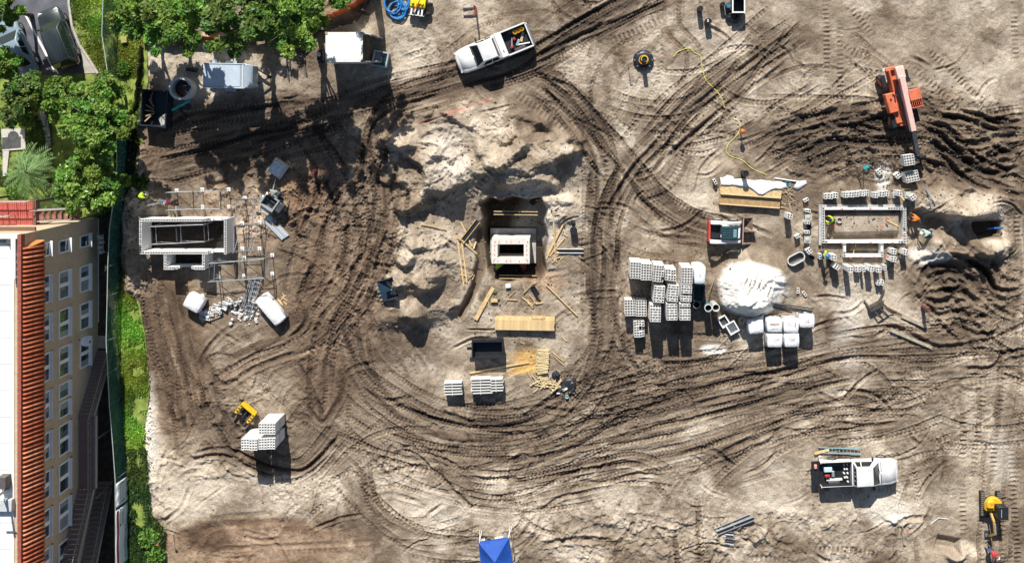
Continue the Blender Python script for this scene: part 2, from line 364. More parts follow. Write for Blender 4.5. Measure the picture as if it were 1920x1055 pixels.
band([(1150, 440), (1140, 560), (1150, 640), (1190, 720)], 40, .56, .7)
band([(1690, 480), (1730, 520), (1790, 600), (1860, 660), (1940, 700)], 30, .62, .6)
band([(1440, 85), (1380, 170), (1300, 250), (1250, 330), (1190, 360)], 26, .6, .6)
band([(380, 700), (420, 790), (470, 850), (560, 880), (640, 800)], 26, .64, .7)
band([(640, 890), (700, 960), (790, 1010), (930, 1030)], 30, .52, .6)
# ---- tyre marks -------------------------------------------------------------
pair([(1330, -60), (1150, 28), (1000, 112), (880, 150), (760, 184), (712, 240), (700, 330)], 1.8, dark=.16, depth=.06)
pair([(1190, -40), (1060, 40), (960, 110), (850, 140), (720, 170), (600, 215), (450, 250), (280, 285)], 1.8, dark=.15, depth=.06)
pair([(720, 240), (690, 330), (690, 420), (660, 500), (620, 590), (560, 640), (470, 690), (400, 760)], 1.7, depth=.06)
pair([(600, 235), (650, 330), (672, 430), (650, 520), (600, 600)], 1.7, depth=.06)
pair([(740, 330), (745, 420), (700, 520), (655, 600), (640, 680), (690, 750), (790, 800), (900, 815), (1010, 790), (1090, 720), (1135, 610), (1140, 500), (1125, 400), (1135, 300)], 1.8, dark=.12)
pair([(660, 610), (700, 690), (770, 745), (860, 778), (960, 775), (1050, 735), (1105, 650), (1112, 520), (1115, 400), (1110, 300), (1060, 205), (1000, 160)], 1.6, dark=.12)
pair([(690, 560), (700, 640), (740, 710), (820, 768), (930, 790), (1030, 775)], 1.5)
pair([(1490, 20), (1390, 120), (1290, 190), (1225, 265), (1165, 350), (1135, 440), (1140, 560)], 1.9, dark=.2, depth=.08)
pair([(1020, 140), (1100, 222), (1180, 312), (1232, 372), (1300, 415), (1380, 432)], 1.6, dark=.15, depth=.06)
pair([(1010, 170), (1080, 230), (1150, 330), (1205, 390), (1260, 430), (1330, 445)], 1.6, dark=.15, depth=.06)
for q in ([(1060, 790), (1250, 760), (1450, 720), (1620, 690), (1760, 700), (1930, 640)], [(1000, 880), (1200, 830), (1400, 780), (1560, 730), (1720, 720)], [(960, 930), (1150, 890), (1330, 850), (1480, 800), (1640, 780)],
          [(1100, 700), (1280, 700), (1450, 690), (1600, 655), (1700, 640), (1850, 650), (1940, 620)], [(640, 800), (760, 855), (950, 880), (1080, 850), (1200, 780)], [(600, 850), (720, 880), (900, 930), (1060, 930), (1250, 880), (1400, 830)],
          [(1550, 770), (1430, 830), (1330, 890), (1290, 950), (1290, 1070)], [(1110, 890), (1190, 872), (1250, 900), (1280, 960), (1290, 1070)], [(670, 870), (690, 950), (740, 990), (820, 990), (900, 965)], [(650, 900), (700, 1000), (790, 1045), (900, 1035)],
          [(1690, 770), (1560, 785), (1440, 820), (1300, 850), (1150, 870)], [(1500, 640), (1560, 680), (1640, 720), (1680, 800)], [(1600, 660), (1580, 720), (1520, 740), (1440, 740)], [(640, 760), (720, 830), (850, 870), (1000, 880)],
          [(1900, 380), (1905, 560), (1890, 720), (1865, 860), (1850, 1070)], [(1560, 830), (1545, 880), (1520, 920)]):
    pair(q, 1.7, dark=.10, depth=.045, tread=.028)
pair([(1130, 210), (1120, 140), (1135, 60), (1190, 10), (1240, -40)], 1.3, dark=.1, wd=.35)
pair([(1262, -20), (1262, 50), (1300, 100), (1290, 160), (1230, 230)], 1.1, dark=.13, wd=.38)
pair([(1010, 145), (1110, 175), (1200, 205), (1290, 200), (1360, 150), (1440, 100), (1520, 70)], 1.2, dark=.1, wd=.38)
pair([(1100, 220), (1220, 262), (1340, 250), (1420, 210)], 1.1, dark=.08, wd=.35)
tyre([(1430, 152), (1500, 127), (1560, 128), (1610, 145), (1640, 170)], dark=.2); tyre([(1430, 102), (1500, 80), (1560, 80), (1630, 105), (1690, 150)], dark=.2)
tyre([(1320, 240), (1350, 262), (1430, 255), (1520, 225)], dark=.18); tyre([(1320, 275), (1360, 300), (1440, 290), (1540, 262)], dark=.18)
for pts, wpx in BANDS:
    for k in range(3):
        o = random.uniform(-.42, .42) * wpx; q = [(x + o * .7 + random.gauss(0, wpx * .1), y + o * .7 + random.gauss(0, wpx * .1)) for x, y in pts]
        pair(q, random.choice([1.5, 1.7, 1.9]), wd=random.uniform(.3, .46), depth=random.uniform(.03, .06), dark=random.uniform(.03, .14), per=random.choice([.27, .32, .38]), ch=random.choice([.5, .5, 0, .9]), tread=.02)
def flow(n, x0, x1, y0, y1, ang, spread, lo, hi, curv=.25, **kw):
    for k in range(n):
        cx, cy = random.uniform(x0, x1), random.uniform(y0, y1); a = R(random.gauss(ang, spread)); L = random.uniform(lo, hi); b = random.uniform(-curv, curv); q = []
        for i in range(5):
            t = (i / 4 - .5) * L; aa = a + b * (i / 4 - .5) * 2; q.append((cx + t * math.cos(aa), cy + t * math.sin(aa)))
        g = random.choice([1.3, 1.6, 1.8]); kw2 = dict(wd=random.uniform(.28, .46), depth=random.uniform(.025, .055), dark=random.uniform(-.03, .12), per=random.choice([.26, .3, .36]), ch=random.choice([.5, .5, .9, -.5]), tread=random.uniform(.015, .03)); kw2.update(kw); pair(q, g, **kw2)
flow(34, 1050, 1900, 640, 900, -12, 9, 120, 420, .3); flow(16, 650, 1100, 790, 960, 8, 22, 120, 360, .5); flow(14, 1000, 1360, 0, 230, 40, 60, 90, 260, .8); flow(9, 1380, 1640, 190, 300, -10, 12, 90, 260, .4, dark=.1); flow(20, 580, 740, 250, 600, 98, 16, 110, 330, .4); flow(10, 300, 620, 200, 330, -12, 10, 120, 320, .2); flow(9, 280, 400, 560, 800, 80, 8, 120, 240, .1); flow(16, 900, 1560, 920, 1060, 60, 60, 60, 200, .7); flow(10, 1400, 1660, 20, 180, 70, 50, 60, 200, .7); flow(8, 400, 640, 660, 860, 20, 50, 80, 200, .7); flow(10, 1700, 1920, 660, 1050, 85, 12, 100, 300, .2); flow(6, 1150, 1340, 260, 480, 45, 40, 80, 220, .5); flow(6, 720, 1000, 10, 150, -20, 14, 100, 240, .3)
# ---- crawler marks ------------------------------------------------------------
crawler([(1140, 82), (1195, 60), (1248, 34)], .62, .36, .03, .05); crawler([(960, 172), (1010, 205), (1050, 235), (1075, 255)], .62, .36); crawler([(1030, 175), (1065, 210), (1085, 245)], .5, .36); crawler([(985, 205), (988, 235)], .5, .36)
for q in ([(1545, -20), (1550, 60), (1548, 180)], [(1575, 40), (1575, 180)], [(1590, 10), (1640, 70)], [(1610, 20), (1660, 60)], [(1690, 110), (1760, 170), (1810, 220)], [(1735, 90), (1800, 150), (1850, 200)], [(1600, 150), (1607, 190)], [(1560, 60), (1600, 100), (1640, 110)],
          [(1808, 770), (1805, 900), (1808, 1070)], [(1838, 880), (1838, 1070)], [(1895, 830), (1900, 940), (1908, 1070)], [(1845, 730), (1830, 840), (1820, 930)], [(1890, 680), (1868, 800), (1862, 900)], [(1905, 370), (1908, 470)], [(1875, 930), (1880, 1070)],
          [(1715, 210), (1760, 180), (1790, 200)], [(1440, 1040), (1560, 1030), (1660, 1040)], [(1380, 1045), (1500, 1050)], [(1900, 20), (1905, 120)]):
    crawler(q, .5, .34, .02, .045)
crawler([(880, 372), (930, 318), (985, 300)], .5, .4); crawler([(505, 1040), (640, 1030)], .4, .4, amt=.5)
for q in ([(1225, 905), (1252, 935), (1262, 975), (1266, 1020), (1272, 1070)], [(1305, 920), (1309, 960), (1312, 1000), (1316, 1060)], [(1410, 840), (1360, 880), (1318, 925), (1305, 945)], [(1110, 880), (1170, 868), (1220, 880), (1262, 905)], [(680, 890), (695, 945), (735, 985), (800, 1002), (870, 985)], [(1480, 790), (1400, 830), (1330, 862)]):
    tyre(q, 0, .5, .06, .10, .3, .6, .045)
    tyre(q, .55, .4, .05, .08, .3, .6, .035)
# ---- single deep ruts and furrows -------------------------------------------------
for q, k in [([(1480, 62), (1330, 178), (1240, 258), (1175, 335), (1140, 395)], 1.1), ([(1475, 118), (1350, 208), (1262, 285), (1205, 345)], .9), ([(1250, 5), (1100, 62), (1000, 110)], 1), ([(1180, -10), (1080, 40), (1005, 85)], .9), ([(1150, 150), (1140, 190), (1145, 215)], .6),
             ([(360, 850), (430, 842), (500, 872), (570, 880), (640, 815)], 1.2), ([(352, 862), (420, 855), (500, 890), (580, 885)], 1), ([(395, 690), (420, 720), (480, 690), (560, 660)], .9), ([(370, 690), (400, 640), (450, 600)], 1), ([(560, 680), (590, 740), (610, 790)], 1.3), ([(640, 690), (640, 740), (605, 800)], 1), ([(575, 760), (600, 790), (640, 780)], 1.2),
             ([(1520, 245), (1600, 235), (1650, 245)], 1.3), ([(1440, 262), (1560, 232), (1640, 215)], 1.2), ([(1440, 240), (1530, 215), (1640, 195)], 1), ([(1720, 235), (1790, 260), (1840, 300), (1900, 320)], 1.3), ([(1740, 260), (1800, 300), (1830, 310), (1890, 280), (1930, 270)], 1.3), ([(1725, 300), (1780, 320), (1850, 352), (1930, 370)], 1.2), ([(1730, 205), (1830, 225), (1930, 215)], 1.1), ([(1790, 215), (1850, 240), (1930, 245)], 1), ([(1500, 290), (1560, 262), (1640, 270), (1690, 275)], 1), ([(1700, 330), (1740, 350), (1760, 330), (1745, 300)], 1), ([(1530, 220), (1560, 250), (1590, 290), (1590, 340)], 1), ([(1720, 280), (1760, 290), (1800, 330)], 1),
             ([(1720, 540), (1740, 500), (1790, 485), (1840, 500), (1870, 550)], 1.2), ([(1730, 560), (1760, 590), (1810, 580), (1860, 600)], 1.2), ([(1745, 530), (1780, 510), (1830, 530), (1845, 560)], 1), ([(1760, 545), (1800, 540), (1820, 555)], .9), ([(1770, 600), (1830, 625), (1880, 620)], 1), ([(1850, 480), (1880, 520), (1915, 530)], 1),
             ([(1640, 600), (1700, 625), (1760, 650), (1840, 645)], .9), ([(1650, 575), (1700, 600), (1740, 625)], .8), ([(1800, 690), (1860, 690), (1890, 660), (1940, 660)], .9), ([(1330, 690), (1440, 700), (1560, 665)], .7), ([(1370, 725), (1500, 695), (1600, 665)], .8), ([(1290, 760), (1400, 735), (1500, 700)], .7), ([(1340, 850), (1450, 810), (1560, 770)], .6), ([(880, 880), (930, 888), (960, 905)], .9), ([(1200, 960), (1240, 1010), (1290, 1030), (1330, 1020)], .6), ([(1010, 1020), (1080, 1010), (1200, 1020)], .8), ([(1440, 960), (1450, 1010), (1490, 1020), (1500, 980)], .7), ([(1450, 930), (1440, 1000), (1470, 1040)], .5),
             ([(740, 660), (760, 700), (765, 740)], .5), ([(770, 650), (802, 700), (805, 740)], .5), ([(820, 770), (920, 800), (1000, 790), (1060, 760)], .7), ([(860, 790), (960, 815), (1060, 780), (1100, 730)], .7), ([(1120, 600), (1135, 500), (1118, 420), (1105, 300)], .8), ([(1150, 480), (1130, 420), (1160, 330)], .7), ([(690, 300), (700, 240), (740, 205), (830, 178)], 1), ([(720, 330), (700, 300), (690, 255)], .8),
             ([(340, 300), (450, 260), (560, 240)], .8), ([(320, 330), (440, 300), (560, 265)], .8), ([(300, 245), (360, 215), (460, 205), (580, 195)], .9), ([(380, 320), (385, 340), (420, 342), (425, 305)], .8), ([(600, 330), (585, 390), (560, 440)], .9), ([(655, 330), (650, 420), (630, 500)], .8), ([(700, 380), (690, 460), (650, 520)], .8), ([(590, 490), (560, 560), (575, 600), (540, 640)], 1), ([(310, 760), (330, 790), (360, 780)], .9), ([(400, 760), (440, 800), (480, 830)], .8),
             ([(1290, 260), (1240, 215), (1200, 200)], .5), ([(1310, 60), (1330, 90), (1350, 95)], .5), ([(1640, 120), (1660, 150)], .6), ([(1705, 105), (1740, 125), (1745, 135)], .7), ([(1240, 420), (1230, 400), (1180, 360)], .6), ([(1180, 430), (1240, 445), (1310, 450)], .7), ([(1150, 500), (1170, 450), (1180, 440)], .7), ([(1000, 545), (1010, 565), (1000, 590)], .8), ([(1700, 810), (1720, 830), (1745, 825)], .9), ([(1760, 820), (1770, 870), (1765, 910)], .8),
             ([(380, 970), (440, 966), (520, 962)], .25), ([(320, 1000), (420, 985), (600, 975)], .25), ([(400, 1030), (560, 1022), (700, 1015)], .3)]:
    rut(q, random.uniform(.28, .42), .1 * k, .2 * k)
for q in ('190,600 215,570 270,548 340,548 400,580 430,620 450,650 500,660 540,640', '195,620 230,590 290,570 340,580 380,610 400,650 440,680 500,690', '205,640 240,680 290,690 340,660 400,700', '240,620 280,600 330,610 350,640 300,650 250,640', '230,610 270,585 330,590 370,620 385,650', '280,620 330,630 340,640', '280,690 330,720 400,740 440,730', '390,640 420,680 470,720 520,740', '350,560 420,600 440,640', '215,655 260,665 310,655 360,670',
          '0,190 60,165 120,150 180,145 250,160 310,200 350,250 400,250 450,230 540,220', '210,150 270,170 330,220 370,270 420,310 480,340 530,360', '215,130 290,145 350,190 400,200 460,180 540,170', '230,110 330,120 420,130 540,130', '300,200 320,240 360,260 390,240', '260,200 310,260 380,330 460,350 530,365', '220,250 250,310 280,330', '330,100 400,110 470,140 540,150', '0,150 80,120 130,110', '0,170 50,150 120,130', '30,200 70,230 60,300', '340,300 380,280 440,290 530,270', '400,170 450,210 520,240', '0,210 60,190 140,190', '230,165 300,180 340,230 400,280 470,300 540,300'):
    rut([(1594 + float(p.split(',')[0]) / 1.6626, 150 + float(p.split(',')[1]) / 1.6626) for p in q.split()], random.uniform(.34, .46), .12, .2, .8)
# a scatter of short casual wheel and spade furrows
for k in range(320):
    cx, cy = random.uniform(300, 1900), random.choice([random.uniform(200, 1050), random.uniform(0, 1050)])
    if cx < 620 and cy < 180: continue
    a = random.gauss(-12, 38) if cy > 620 else random.uniform(-70, 70)
    L = random.uniform(14, 60); c = random.uniform(-.35, .35) * L
    ca, sa = math.cos(R(a)), math.sin(R(a))
    rut([(cx - L * ca, cy - L * sa), (cx - c * sa, cy + c * ca), (cx + L * ca, cy + L * sa)], random.uniform(.15, .34), random.uniform(.03, .09), random.uniform(.03, .14))
# ---- heaps of sand round the middle pit ---------------------------------------------
def heap(cx, cy, rx, ry, h, ang=0, p=1.0):
    Hh[...] += h * sm(blob(cx, cy, rx, ry, ang, 1.3, .3)) ** p
heap(870, 265, 150, 75, .6); heap(850, 340, 110, 40, .6); heap(1000, 300, 110, 40, .6, -8); heap(1800, 375, 90, 34, 1.0); heap(1800, 462, 80, 22, .8); heap(780, 490, 60, 70, .6); heap(800, 500, 36, 40, .6); heap(760, 535, 40, 24, .5); heap(770, 585, 60, 24, .8, -10); heap(1405, 534, 60, 50, 1.7); heap(1385, 568, 34, 14, .35); heap(1000, 395, 110, 22, .4); heap(760, 410, 40, 60, .6, -30)
heap(1360, 325, 30, 20, .3); heap(1870, 1030, 20, 18, .3); heap(1785, 1050, 60, 26, .6)
for q, h, a, b in [([(700, 262), (745, 278), (790, 306), (815, 352)], .7, 1.5, .4), ([(800, 284), (835, 294), (866, 292)], .8, 2.0, .55), ([(730, 262), (760, 270), (790, 262)], .6, 1.2, .5), ([(890, 238), (902, 285), (935, 312), (975, 305)], .7, 1.6, .5), ([(925, 318), (962, 290), (1000, 262)], .8, 1.0, .6), ([(955, 312), (1000, 312), (1050, 292), (1105, 280)], .62, 1.8, .45),
                   ([(870, 308), (930, 330), (975, 326)], .5, 1.4, .45), ([(785, 350), (830, 358), (880, 342)], .8, 2.2, .6), ([(925, 345), (960, 344), (1012, 338), (1050, 360)], .45, 1.2, .4), ([(990, 238), (1015, 236), (1040, 242)], .7, 1.2, .5), ([(1050, 254), (1075, 255), (1100, 270)], .6, 1.2, .5), ([(735, 385), (770, 395), (790, 385), (812, 376)], .9, 1.4, .6), ([(925, 250), (950, 262), (975, 250)], .5, 1, .4),
                   ([(750, 575), (775, 588), (805, 580)], .9, 1.5, .7), ([(790, 505), (820, 515), (840, 500)], .6, 1.2, .5), ([(735, 480), (765, 488), (790, 470)], .6, 1.2, .4), ([(770, 520), (800, 535), (832, 522)], .6, 1.1, .4), ([(760, 450), (790, 462), (815, 452)], .45, 1.0, .35), ([(800, 475), (820, 485), (845, 478)], .45, .9, .3), ([(730, 520), (750, 535), (775, 530)], .5, .9, .35), ([(1760, 390), (1800, 396), (1870, 388)], 1.0, 1.6, .5), ([(1815, 466), (1850, 470), (1885, 464)], .9, 1.2, .5), ([(1740, 405), (1780, 408), (1815, 395)], .6, 1.0, .4), ([(1880, 400), (1890, 440), (1885, 470)], .3, .8, .5), ([(850, 215), (870, 232), (905, 240)], .3, .8, .3), ([(1655, 970), (1680, 978), (1700, 970)], .25, .6, .3), ([(1760, 1030), (1790, 1038), (1815, 1025)], .5, .9, .4), ([(830, 585), (850, 578), (865, 560)], .4, .8, .35), ([(560, 320), (600, 335), (630, 320)], .35, .9, .4), ([(700, 815), (740, 832), (780, 828)], .25, .8, .3), ([(1470, 205), (1520, 212), (1580, 200)], .2, .7, .3)]:
    ridge(q, h * 1.1, a, b)
for k in range(34):
    cx, cy = random.uniform(720, 1090), random.uniform(205, 390)
    if 895 < cx < 1030 and cy > 365: continue
    L = random.uniform(14, 48); a_ = R(random.uniform(-35, 40)); b_ = random.uniform(-8, 8)
    ridge([(cx - L * math.cos(a_), cy - L * math.sin(a_)), (cx + b_, cy + b_), (cx + L * math.cos(a_), cy + L * math.sin(a_))], random.uniform(.12, .4), random.uniform(.5, 1.1), random.uniform(.2, .4))
for k in range(26):
    cx, cy = random.choice([(random.gauss(775, 45), random.gauss(500, 60)), (random.gauss(1800, 50), random.gauss(400, 45)), (random.gauss(1400, 18), random.gauss(562, 8))]); L = random.uniform(8, 26); a_ = R(random.uniform(-50, 50))
    ridge([(cx - L * math.cos(a_), cy - L * math.sin(a_)), (cx, cy + 2), (cx + L * math.cos(a_), cy + L * math.sin(a_))], random.uniform(.1, .32), random.uniform(.4, .9), random.uniform(.2, .35))
# rows raked into the white sand heap
for k in range(6): rut([(1398 + k * 9, 508 - k * 1 + (k > 3) * 12), (1388 + k * 9, 536 + (k > 3) * 14)], .2, .2, .0)
for k in range(40):
    cx, cy = random.gauss(1402, 30), random.gauss(545, 20); L = random.uniform(3, 10); a_ = random.uniform(0, 3.1); rut([(cx - L * math.cos(a_), cy - L * math.sin(a_)), (cx + L * math.cos(a_), cy + L * math.sin(a_))], random.uniform(.15, .3), random.uniform(.04, .14), .0)
hm = np.clip(blob(880, 290, 190, 95) + blob(780, 500, 80, 90) + blob(1800, 400, 90, 80) + .6 * blob(1000, 395, 100, 30) + .4 * blob(1400, 545, 60, 45), 0, 1)
Hh += hm * (.10 * np.clip(fbm(GX, GY, 2.6, 3, 401, .6), -.1, 1) + .10 * (np.clip(1 - np.abs(fbm(WX, WY, 1.1, 4, 431, .55)) * 4, 0, 1)) ** 2)
# ---- pits ---------------------------------------------------------------------------
PIT = [(903, 384), (918, 372), (938, 378), (962, 370), (990, 376), (1012, 372), (1024, 392), (1019, 418), (1025, 446), (1018, 478), (1021, 505), (1010, 524), (982, 520), (955, 528), (930, 524), (915, 505), (909, 470), (902, 440), (908, 410)]
setz(PIT, -2.3, .2); s_, m_, _ = polymask(PIT, .3); Dk[s_] = Dk[s_] * (1 - m_) + .95 * m_  # soil near black here: the pit's shade is put into its colour
IN = [(936, 452), (984, 452), (984, 482), (936, 482)]; setz(IN, -3.0, .1); s_, m_, _ = polymask(IN, .3); Dk[s_] = Dk[s_] * (1 - m_) + .95 * m_  # ground inside the chamber painted near black for the shade in it
TR = [(890, 430), (906, 425), (912, 500), (880, 575), (862, 600), (856, 592), (884, 540), (894, 490)]
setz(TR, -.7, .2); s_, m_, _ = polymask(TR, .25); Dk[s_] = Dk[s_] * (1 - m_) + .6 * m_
setz([(1822, 417), (1872, 415), (1876, 441), (1830, 442)], -1.1, .12)
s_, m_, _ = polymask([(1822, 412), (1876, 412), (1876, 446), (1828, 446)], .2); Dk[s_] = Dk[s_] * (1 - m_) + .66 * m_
setz([(1700, 425), (1712, 396), (1760, 404), (1768, 412), (1740, 440), (1738, 470), (1712, 482), (1702, 470)], -.55, .3)
setz([(1760, 1004), (1798, 1010), (1794, 1034), (1752, 1026)], -.4, .15)
for q in ([(1545, 390), (1700, 388), (1702, 455), (1552, 458)], ):     # trench inside the footing walls, bed of sand in the middle
    setz(q, -.45, .15)
setz([(1558, 402), (1688, 400), (1686, 436), (1564, 440)], .02, .18); setz([(1588, 452), (1652, 452), (1652, 480), (1588, 480)], -.45, .1); setz([(1596, 458), (1648, 460), (1648, 470), (1596, 470)], -.1, .12)
tone(blob(1622, 420, 70, 22), .3, .8)
# flat pads beneath buildings and structures
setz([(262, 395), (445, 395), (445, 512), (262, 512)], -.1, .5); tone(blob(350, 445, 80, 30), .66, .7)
LAWN = [(-400, -300), (205, -300), (268, 60), (272, 150), (258, 230), (240, 250), (262, 262), (250, 330), (238, 365), (232, 410), (232, 480), (240, 545), (256, 570), (268, 640), (274, 740), (266, 800), (268, 900), (272, 960), (296, 990), (300, 1060), (330, 1200), (330, 1500), (-400, 1500)]
setz(LAWN, 0.0, .4)
# the long bank of spoil beside the lawn
ridge([(238, 560), (238, 480), (245, 410), (255, 350), (275, 260)][::-1], .35, .9, .9)
# red marking powder lines
def powder(pts, wd, k):
    i, u, v, e = strip(pts, wd); n = fbm(u * 1.5, v * 4, 1.0, 3, SEED[0]); pk = Pk.ravel()
    pk[i] = np.clip(pk[i] + k * np.clip(1 - np.abs(v) * 2 / wd, 0, 1) * np.clip(.6 + 2.2 * n, 0, 1), 0, 1)
powder([(745, 242), (800, 228), (845, 212)], .3, .5); powder([(840, 214), (880, 200), (925, 186)], .45, .6); powder([(1252, 88), (1256, 100), (1262, 108)], .3, .6); powder([(1255, 78), (1264, 84)], .5, .6)
Hf = Hh.copy()
def GZ(x, y):
    i = int(np.clip(round((x - X0) / GS) + NF, 0, NX - 1)); j = int(np.clip(round((y - Y0) / GS) + NF, 0, NY - 1))
    return float(Hf[j, i])
def GP(px, py, dz=0.0, n=0):
    """point on the ground under a pixel"""
    p = P(px, py)
    z = GZ(p.x, p.y); p = P(px, py, z); return Vector((p.x, p.y, GZ(p.x, p.y) + dz))
def gmin(x, y, r):
    i0 = int((x - r - X0) / GS) + NF; i1 = int((x + r - X0) / GS) + NF + 1; j0 = int((y - r - Y0) / GS) + NF; j1 = int((y + r - Y0) / GS) + NF + 1
    q = Hf[max(j0, 0):j1, max(i0, 0):i1]; return float(np.median(q)) if q.size else 0.0
PADS = []
def pad(pts_px, z=None, soft=.25):
    """level the soil under something heavy"""
    s, m, sdv = polymask(pts_px, soft)
    zz = float(np.median(Hf[s][m > .9])) if z is None else z
    Hf[s] = Hf[s] * (1 - m) + zz * m
    return zz
def build_ground():
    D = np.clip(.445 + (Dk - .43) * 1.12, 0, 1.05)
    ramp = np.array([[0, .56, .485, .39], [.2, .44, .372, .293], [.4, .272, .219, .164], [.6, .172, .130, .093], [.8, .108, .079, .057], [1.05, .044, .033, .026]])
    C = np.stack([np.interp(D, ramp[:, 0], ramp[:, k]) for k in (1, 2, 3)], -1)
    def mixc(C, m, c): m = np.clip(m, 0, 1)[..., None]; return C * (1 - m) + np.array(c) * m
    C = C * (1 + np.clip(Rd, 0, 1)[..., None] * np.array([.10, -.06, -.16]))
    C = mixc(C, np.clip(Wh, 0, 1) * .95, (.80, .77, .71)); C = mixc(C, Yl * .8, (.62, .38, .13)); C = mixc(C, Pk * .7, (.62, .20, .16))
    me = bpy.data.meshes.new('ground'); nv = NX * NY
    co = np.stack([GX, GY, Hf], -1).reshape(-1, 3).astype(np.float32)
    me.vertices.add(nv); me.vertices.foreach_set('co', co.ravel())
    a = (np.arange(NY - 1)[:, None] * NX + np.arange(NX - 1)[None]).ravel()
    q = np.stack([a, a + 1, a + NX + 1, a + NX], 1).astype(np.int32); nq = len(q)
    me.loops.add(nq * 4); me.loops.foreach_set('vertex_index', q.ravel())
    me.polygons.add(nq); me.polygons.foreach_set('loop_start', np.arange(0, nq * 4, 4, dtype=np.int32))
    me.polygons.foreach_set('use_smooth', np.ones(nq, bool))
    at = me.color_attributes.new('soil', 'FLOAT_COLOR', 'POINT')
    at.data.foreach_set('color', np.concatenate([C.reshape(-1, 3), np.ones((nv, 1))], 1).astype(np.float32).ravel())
    me.update()
    m, nt, b = newmat('soil'); N = nt.nodes; L = nt.links
    va = N.new('ShaderNodeVertexColor'); va.layer_name = 'soil'
    tc = N.new('ShaderNodeTexCoord')
    n1 = N.new('ShaderNodeTexNoise'); n1.inputs['Scale'].default_value = 8.0; n1.inputs['Detail'].default_value = 7; n1.inputs['Roughness'].default_value = .68
    L.new(tc.outputs['Object'], n1.inputs['Vector'])
    mr = N.new('ShaderNodeMapRange'); mr.inputs[1].default_value = .25; mr.inputs[2].default_value = .75; mr.inputs[3].default_value = .58; mr.inputs[4].default_value = 1.42
    L.new(n1.outputs[0], mr.inputs[0])
    ml = N.new('ShaderNodeVectorMath'); ml.operation = 'SCALE'; L.new(va.outputs[0], ml.inputs[0]); L.new(mr.outputs[0], ml.inputs['Scale'])
    L.new(ml.outputs[0], b.inputs['Base Color'])
    b.inputs['Roughness'].default_value = .95; b.inputs['Specular IOR Level'].default_value = .15
    n2 = N.new('ShaderNodeTexNoise'); n2.inputs['Scale'].default_value = 9; n2.inputs['Detail'].default_value = 5; L.new(tc.outputs['Object'], n2.inputs['Vector'])
    bp = N.new('ShaderNodeBump'); bp.inputs['Strength'].default_value = .7; bp.inputs['Distance'].default_value = .07
    L.new(n2.outputs[0], bp.inputs['Height']); L.new(bp.outputs[0], b.inputs['Normal'])
    me.materials.append(m)
    o = bpy.data.objects.new('ground', me); col.objects.link(o); o['kind'] = 'structure'
    return o
# ================================================================ west side: lawn, drive, apartment block, fence, trees, cars
def flat(name, pts_px, z, m, kind='structure'):
    mb = MB(); q = [P(x, y, z) for x, y in pts_px]; mb.prism([(p.x, p.y) for p in q], z - .12, z)
    return tag(mb.obj(name, m), kind=kind)
m_lawn = mat('lawn soil', (.20, .26, .055), .95, var=.5, scale=1.5, bump=.5)
m_asph = mat('asphalt', (.115, .12, .14), .9, var=.3, scale=1.2, bump=.3)
m_conc = mat('concrete', (.45, .42, .37), .85, var=.2, scale=2.5, bump=.3, dirt=.4)
m_white = mat('white paint', (.80, .80, .78), .5, var=.04)
lawn = flat('lawn', [(x + (6 if x > 100 else 0), y) for x, y in LAWN], .10, m_lawn)
DRIVE = [(20, -40), (128, -40), (130, 10), (136, 50), (150, 85), (168, 112), (184, 138), (60, 142), (0, 142), (-60, 142), (-60, -40)]
drive = flat('driveway', DRIVE, .12, m_asph)
cur = [(128, -40), (130, 10), (136, 50), (150, 85), (168, 112), (184, 138)]
mb = MB(); pts = [P(x, y, .18) for x, y in cur]
for a_, b_ in zip(pts, pts[1:]): mb.bar(a_, b_, .16, .2)
tag(mb.obj('driveway_kerb', m_conc), kind='structure')
mb = MB(); mb.prism([tuple(P(x, y, .13).xy) for x, y in ((150, 88), (167, 113), (182, 137), (158, 138))], .05, .126)
tag(mb.obj('concrete_apron', m_conc), kind='structure')
mb = MB(); mb.prism([tuple(P(x, y, .13).xy) for x, y in ((38, 14), (42, 14), (104, 130), (99, 131))], .121, .126)
tag(mb.obj('parking_line', m_white), kind='structure')
flat('mulch_bed', [(185, 395), (232, 395), (232, 1300), (150, 1300), (183, 800)], .108, mat('dark mulch', (.05, .042, .032), .95, var=.5, scale=2, bump=.8))
# ---- apartment block -------------------------------------------------------------
XB = P(185, 700).x; YN = P(186, 407).y; YS = -50.0
BZ = Vector((XB, YN, 0.1))
m_stucco = mat('tan stucco', (.50, .395, .275), .9, var=.08, scale=3, bump=.35, dirt=.1)
m_tile = mat('terracotta', (.46, .145, .065), .75, var=.3, scale=4, bump=.3)
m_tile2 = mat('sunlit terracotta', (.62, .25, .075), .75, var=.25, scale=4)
m_mem = mat('white roof membrane', (.78, .80, .80), .6, var=.09, scale=.5, dirt=.22)
m_glass = mat('window glass', (.02, .035, .045), .06, var=.2, spec=.8)
m_glass2 = mat('curtained glass', (.07, .10, .12), .12, var=.5, scale=2, spec=.8); m_blind = mat('blind behind glass', (.26, .29, .31), .25, var=.15, scale=9, spec=.7)
m_shut = mat('grey violet trim', (.19, .165, .19), .6, var=.1)
m_red = mat('red painted metal', (.45, .095, .075), .6, var=.25, scale=3, dirt=.3)
m_iron = mat('dark iron', (.10, .09, .09), .5, var=.2)
m_step = mat('brown stair tread', (.21, .17, .16), .8, var=.2)
BS = .925
bl = thing('apartment_building', 'long tan stucco apartment block with terracotta tile eave and white flat roof beside the site', 'building', BZ); bl.scale = (1, 1, BS)
mb = MB(); Lb = YN - YS
mb.box((-9, -Lb / 2, 5.4), (18, Lb, 10.8)); mb.obj('wall', m_stucco, bl)
mb = MB(); mb.box((-9.3, -Lb / 2 - .2, 10.83), (17.2, Lb - .8, .05)); mb.obj('flat_roof', m_mem, bl)
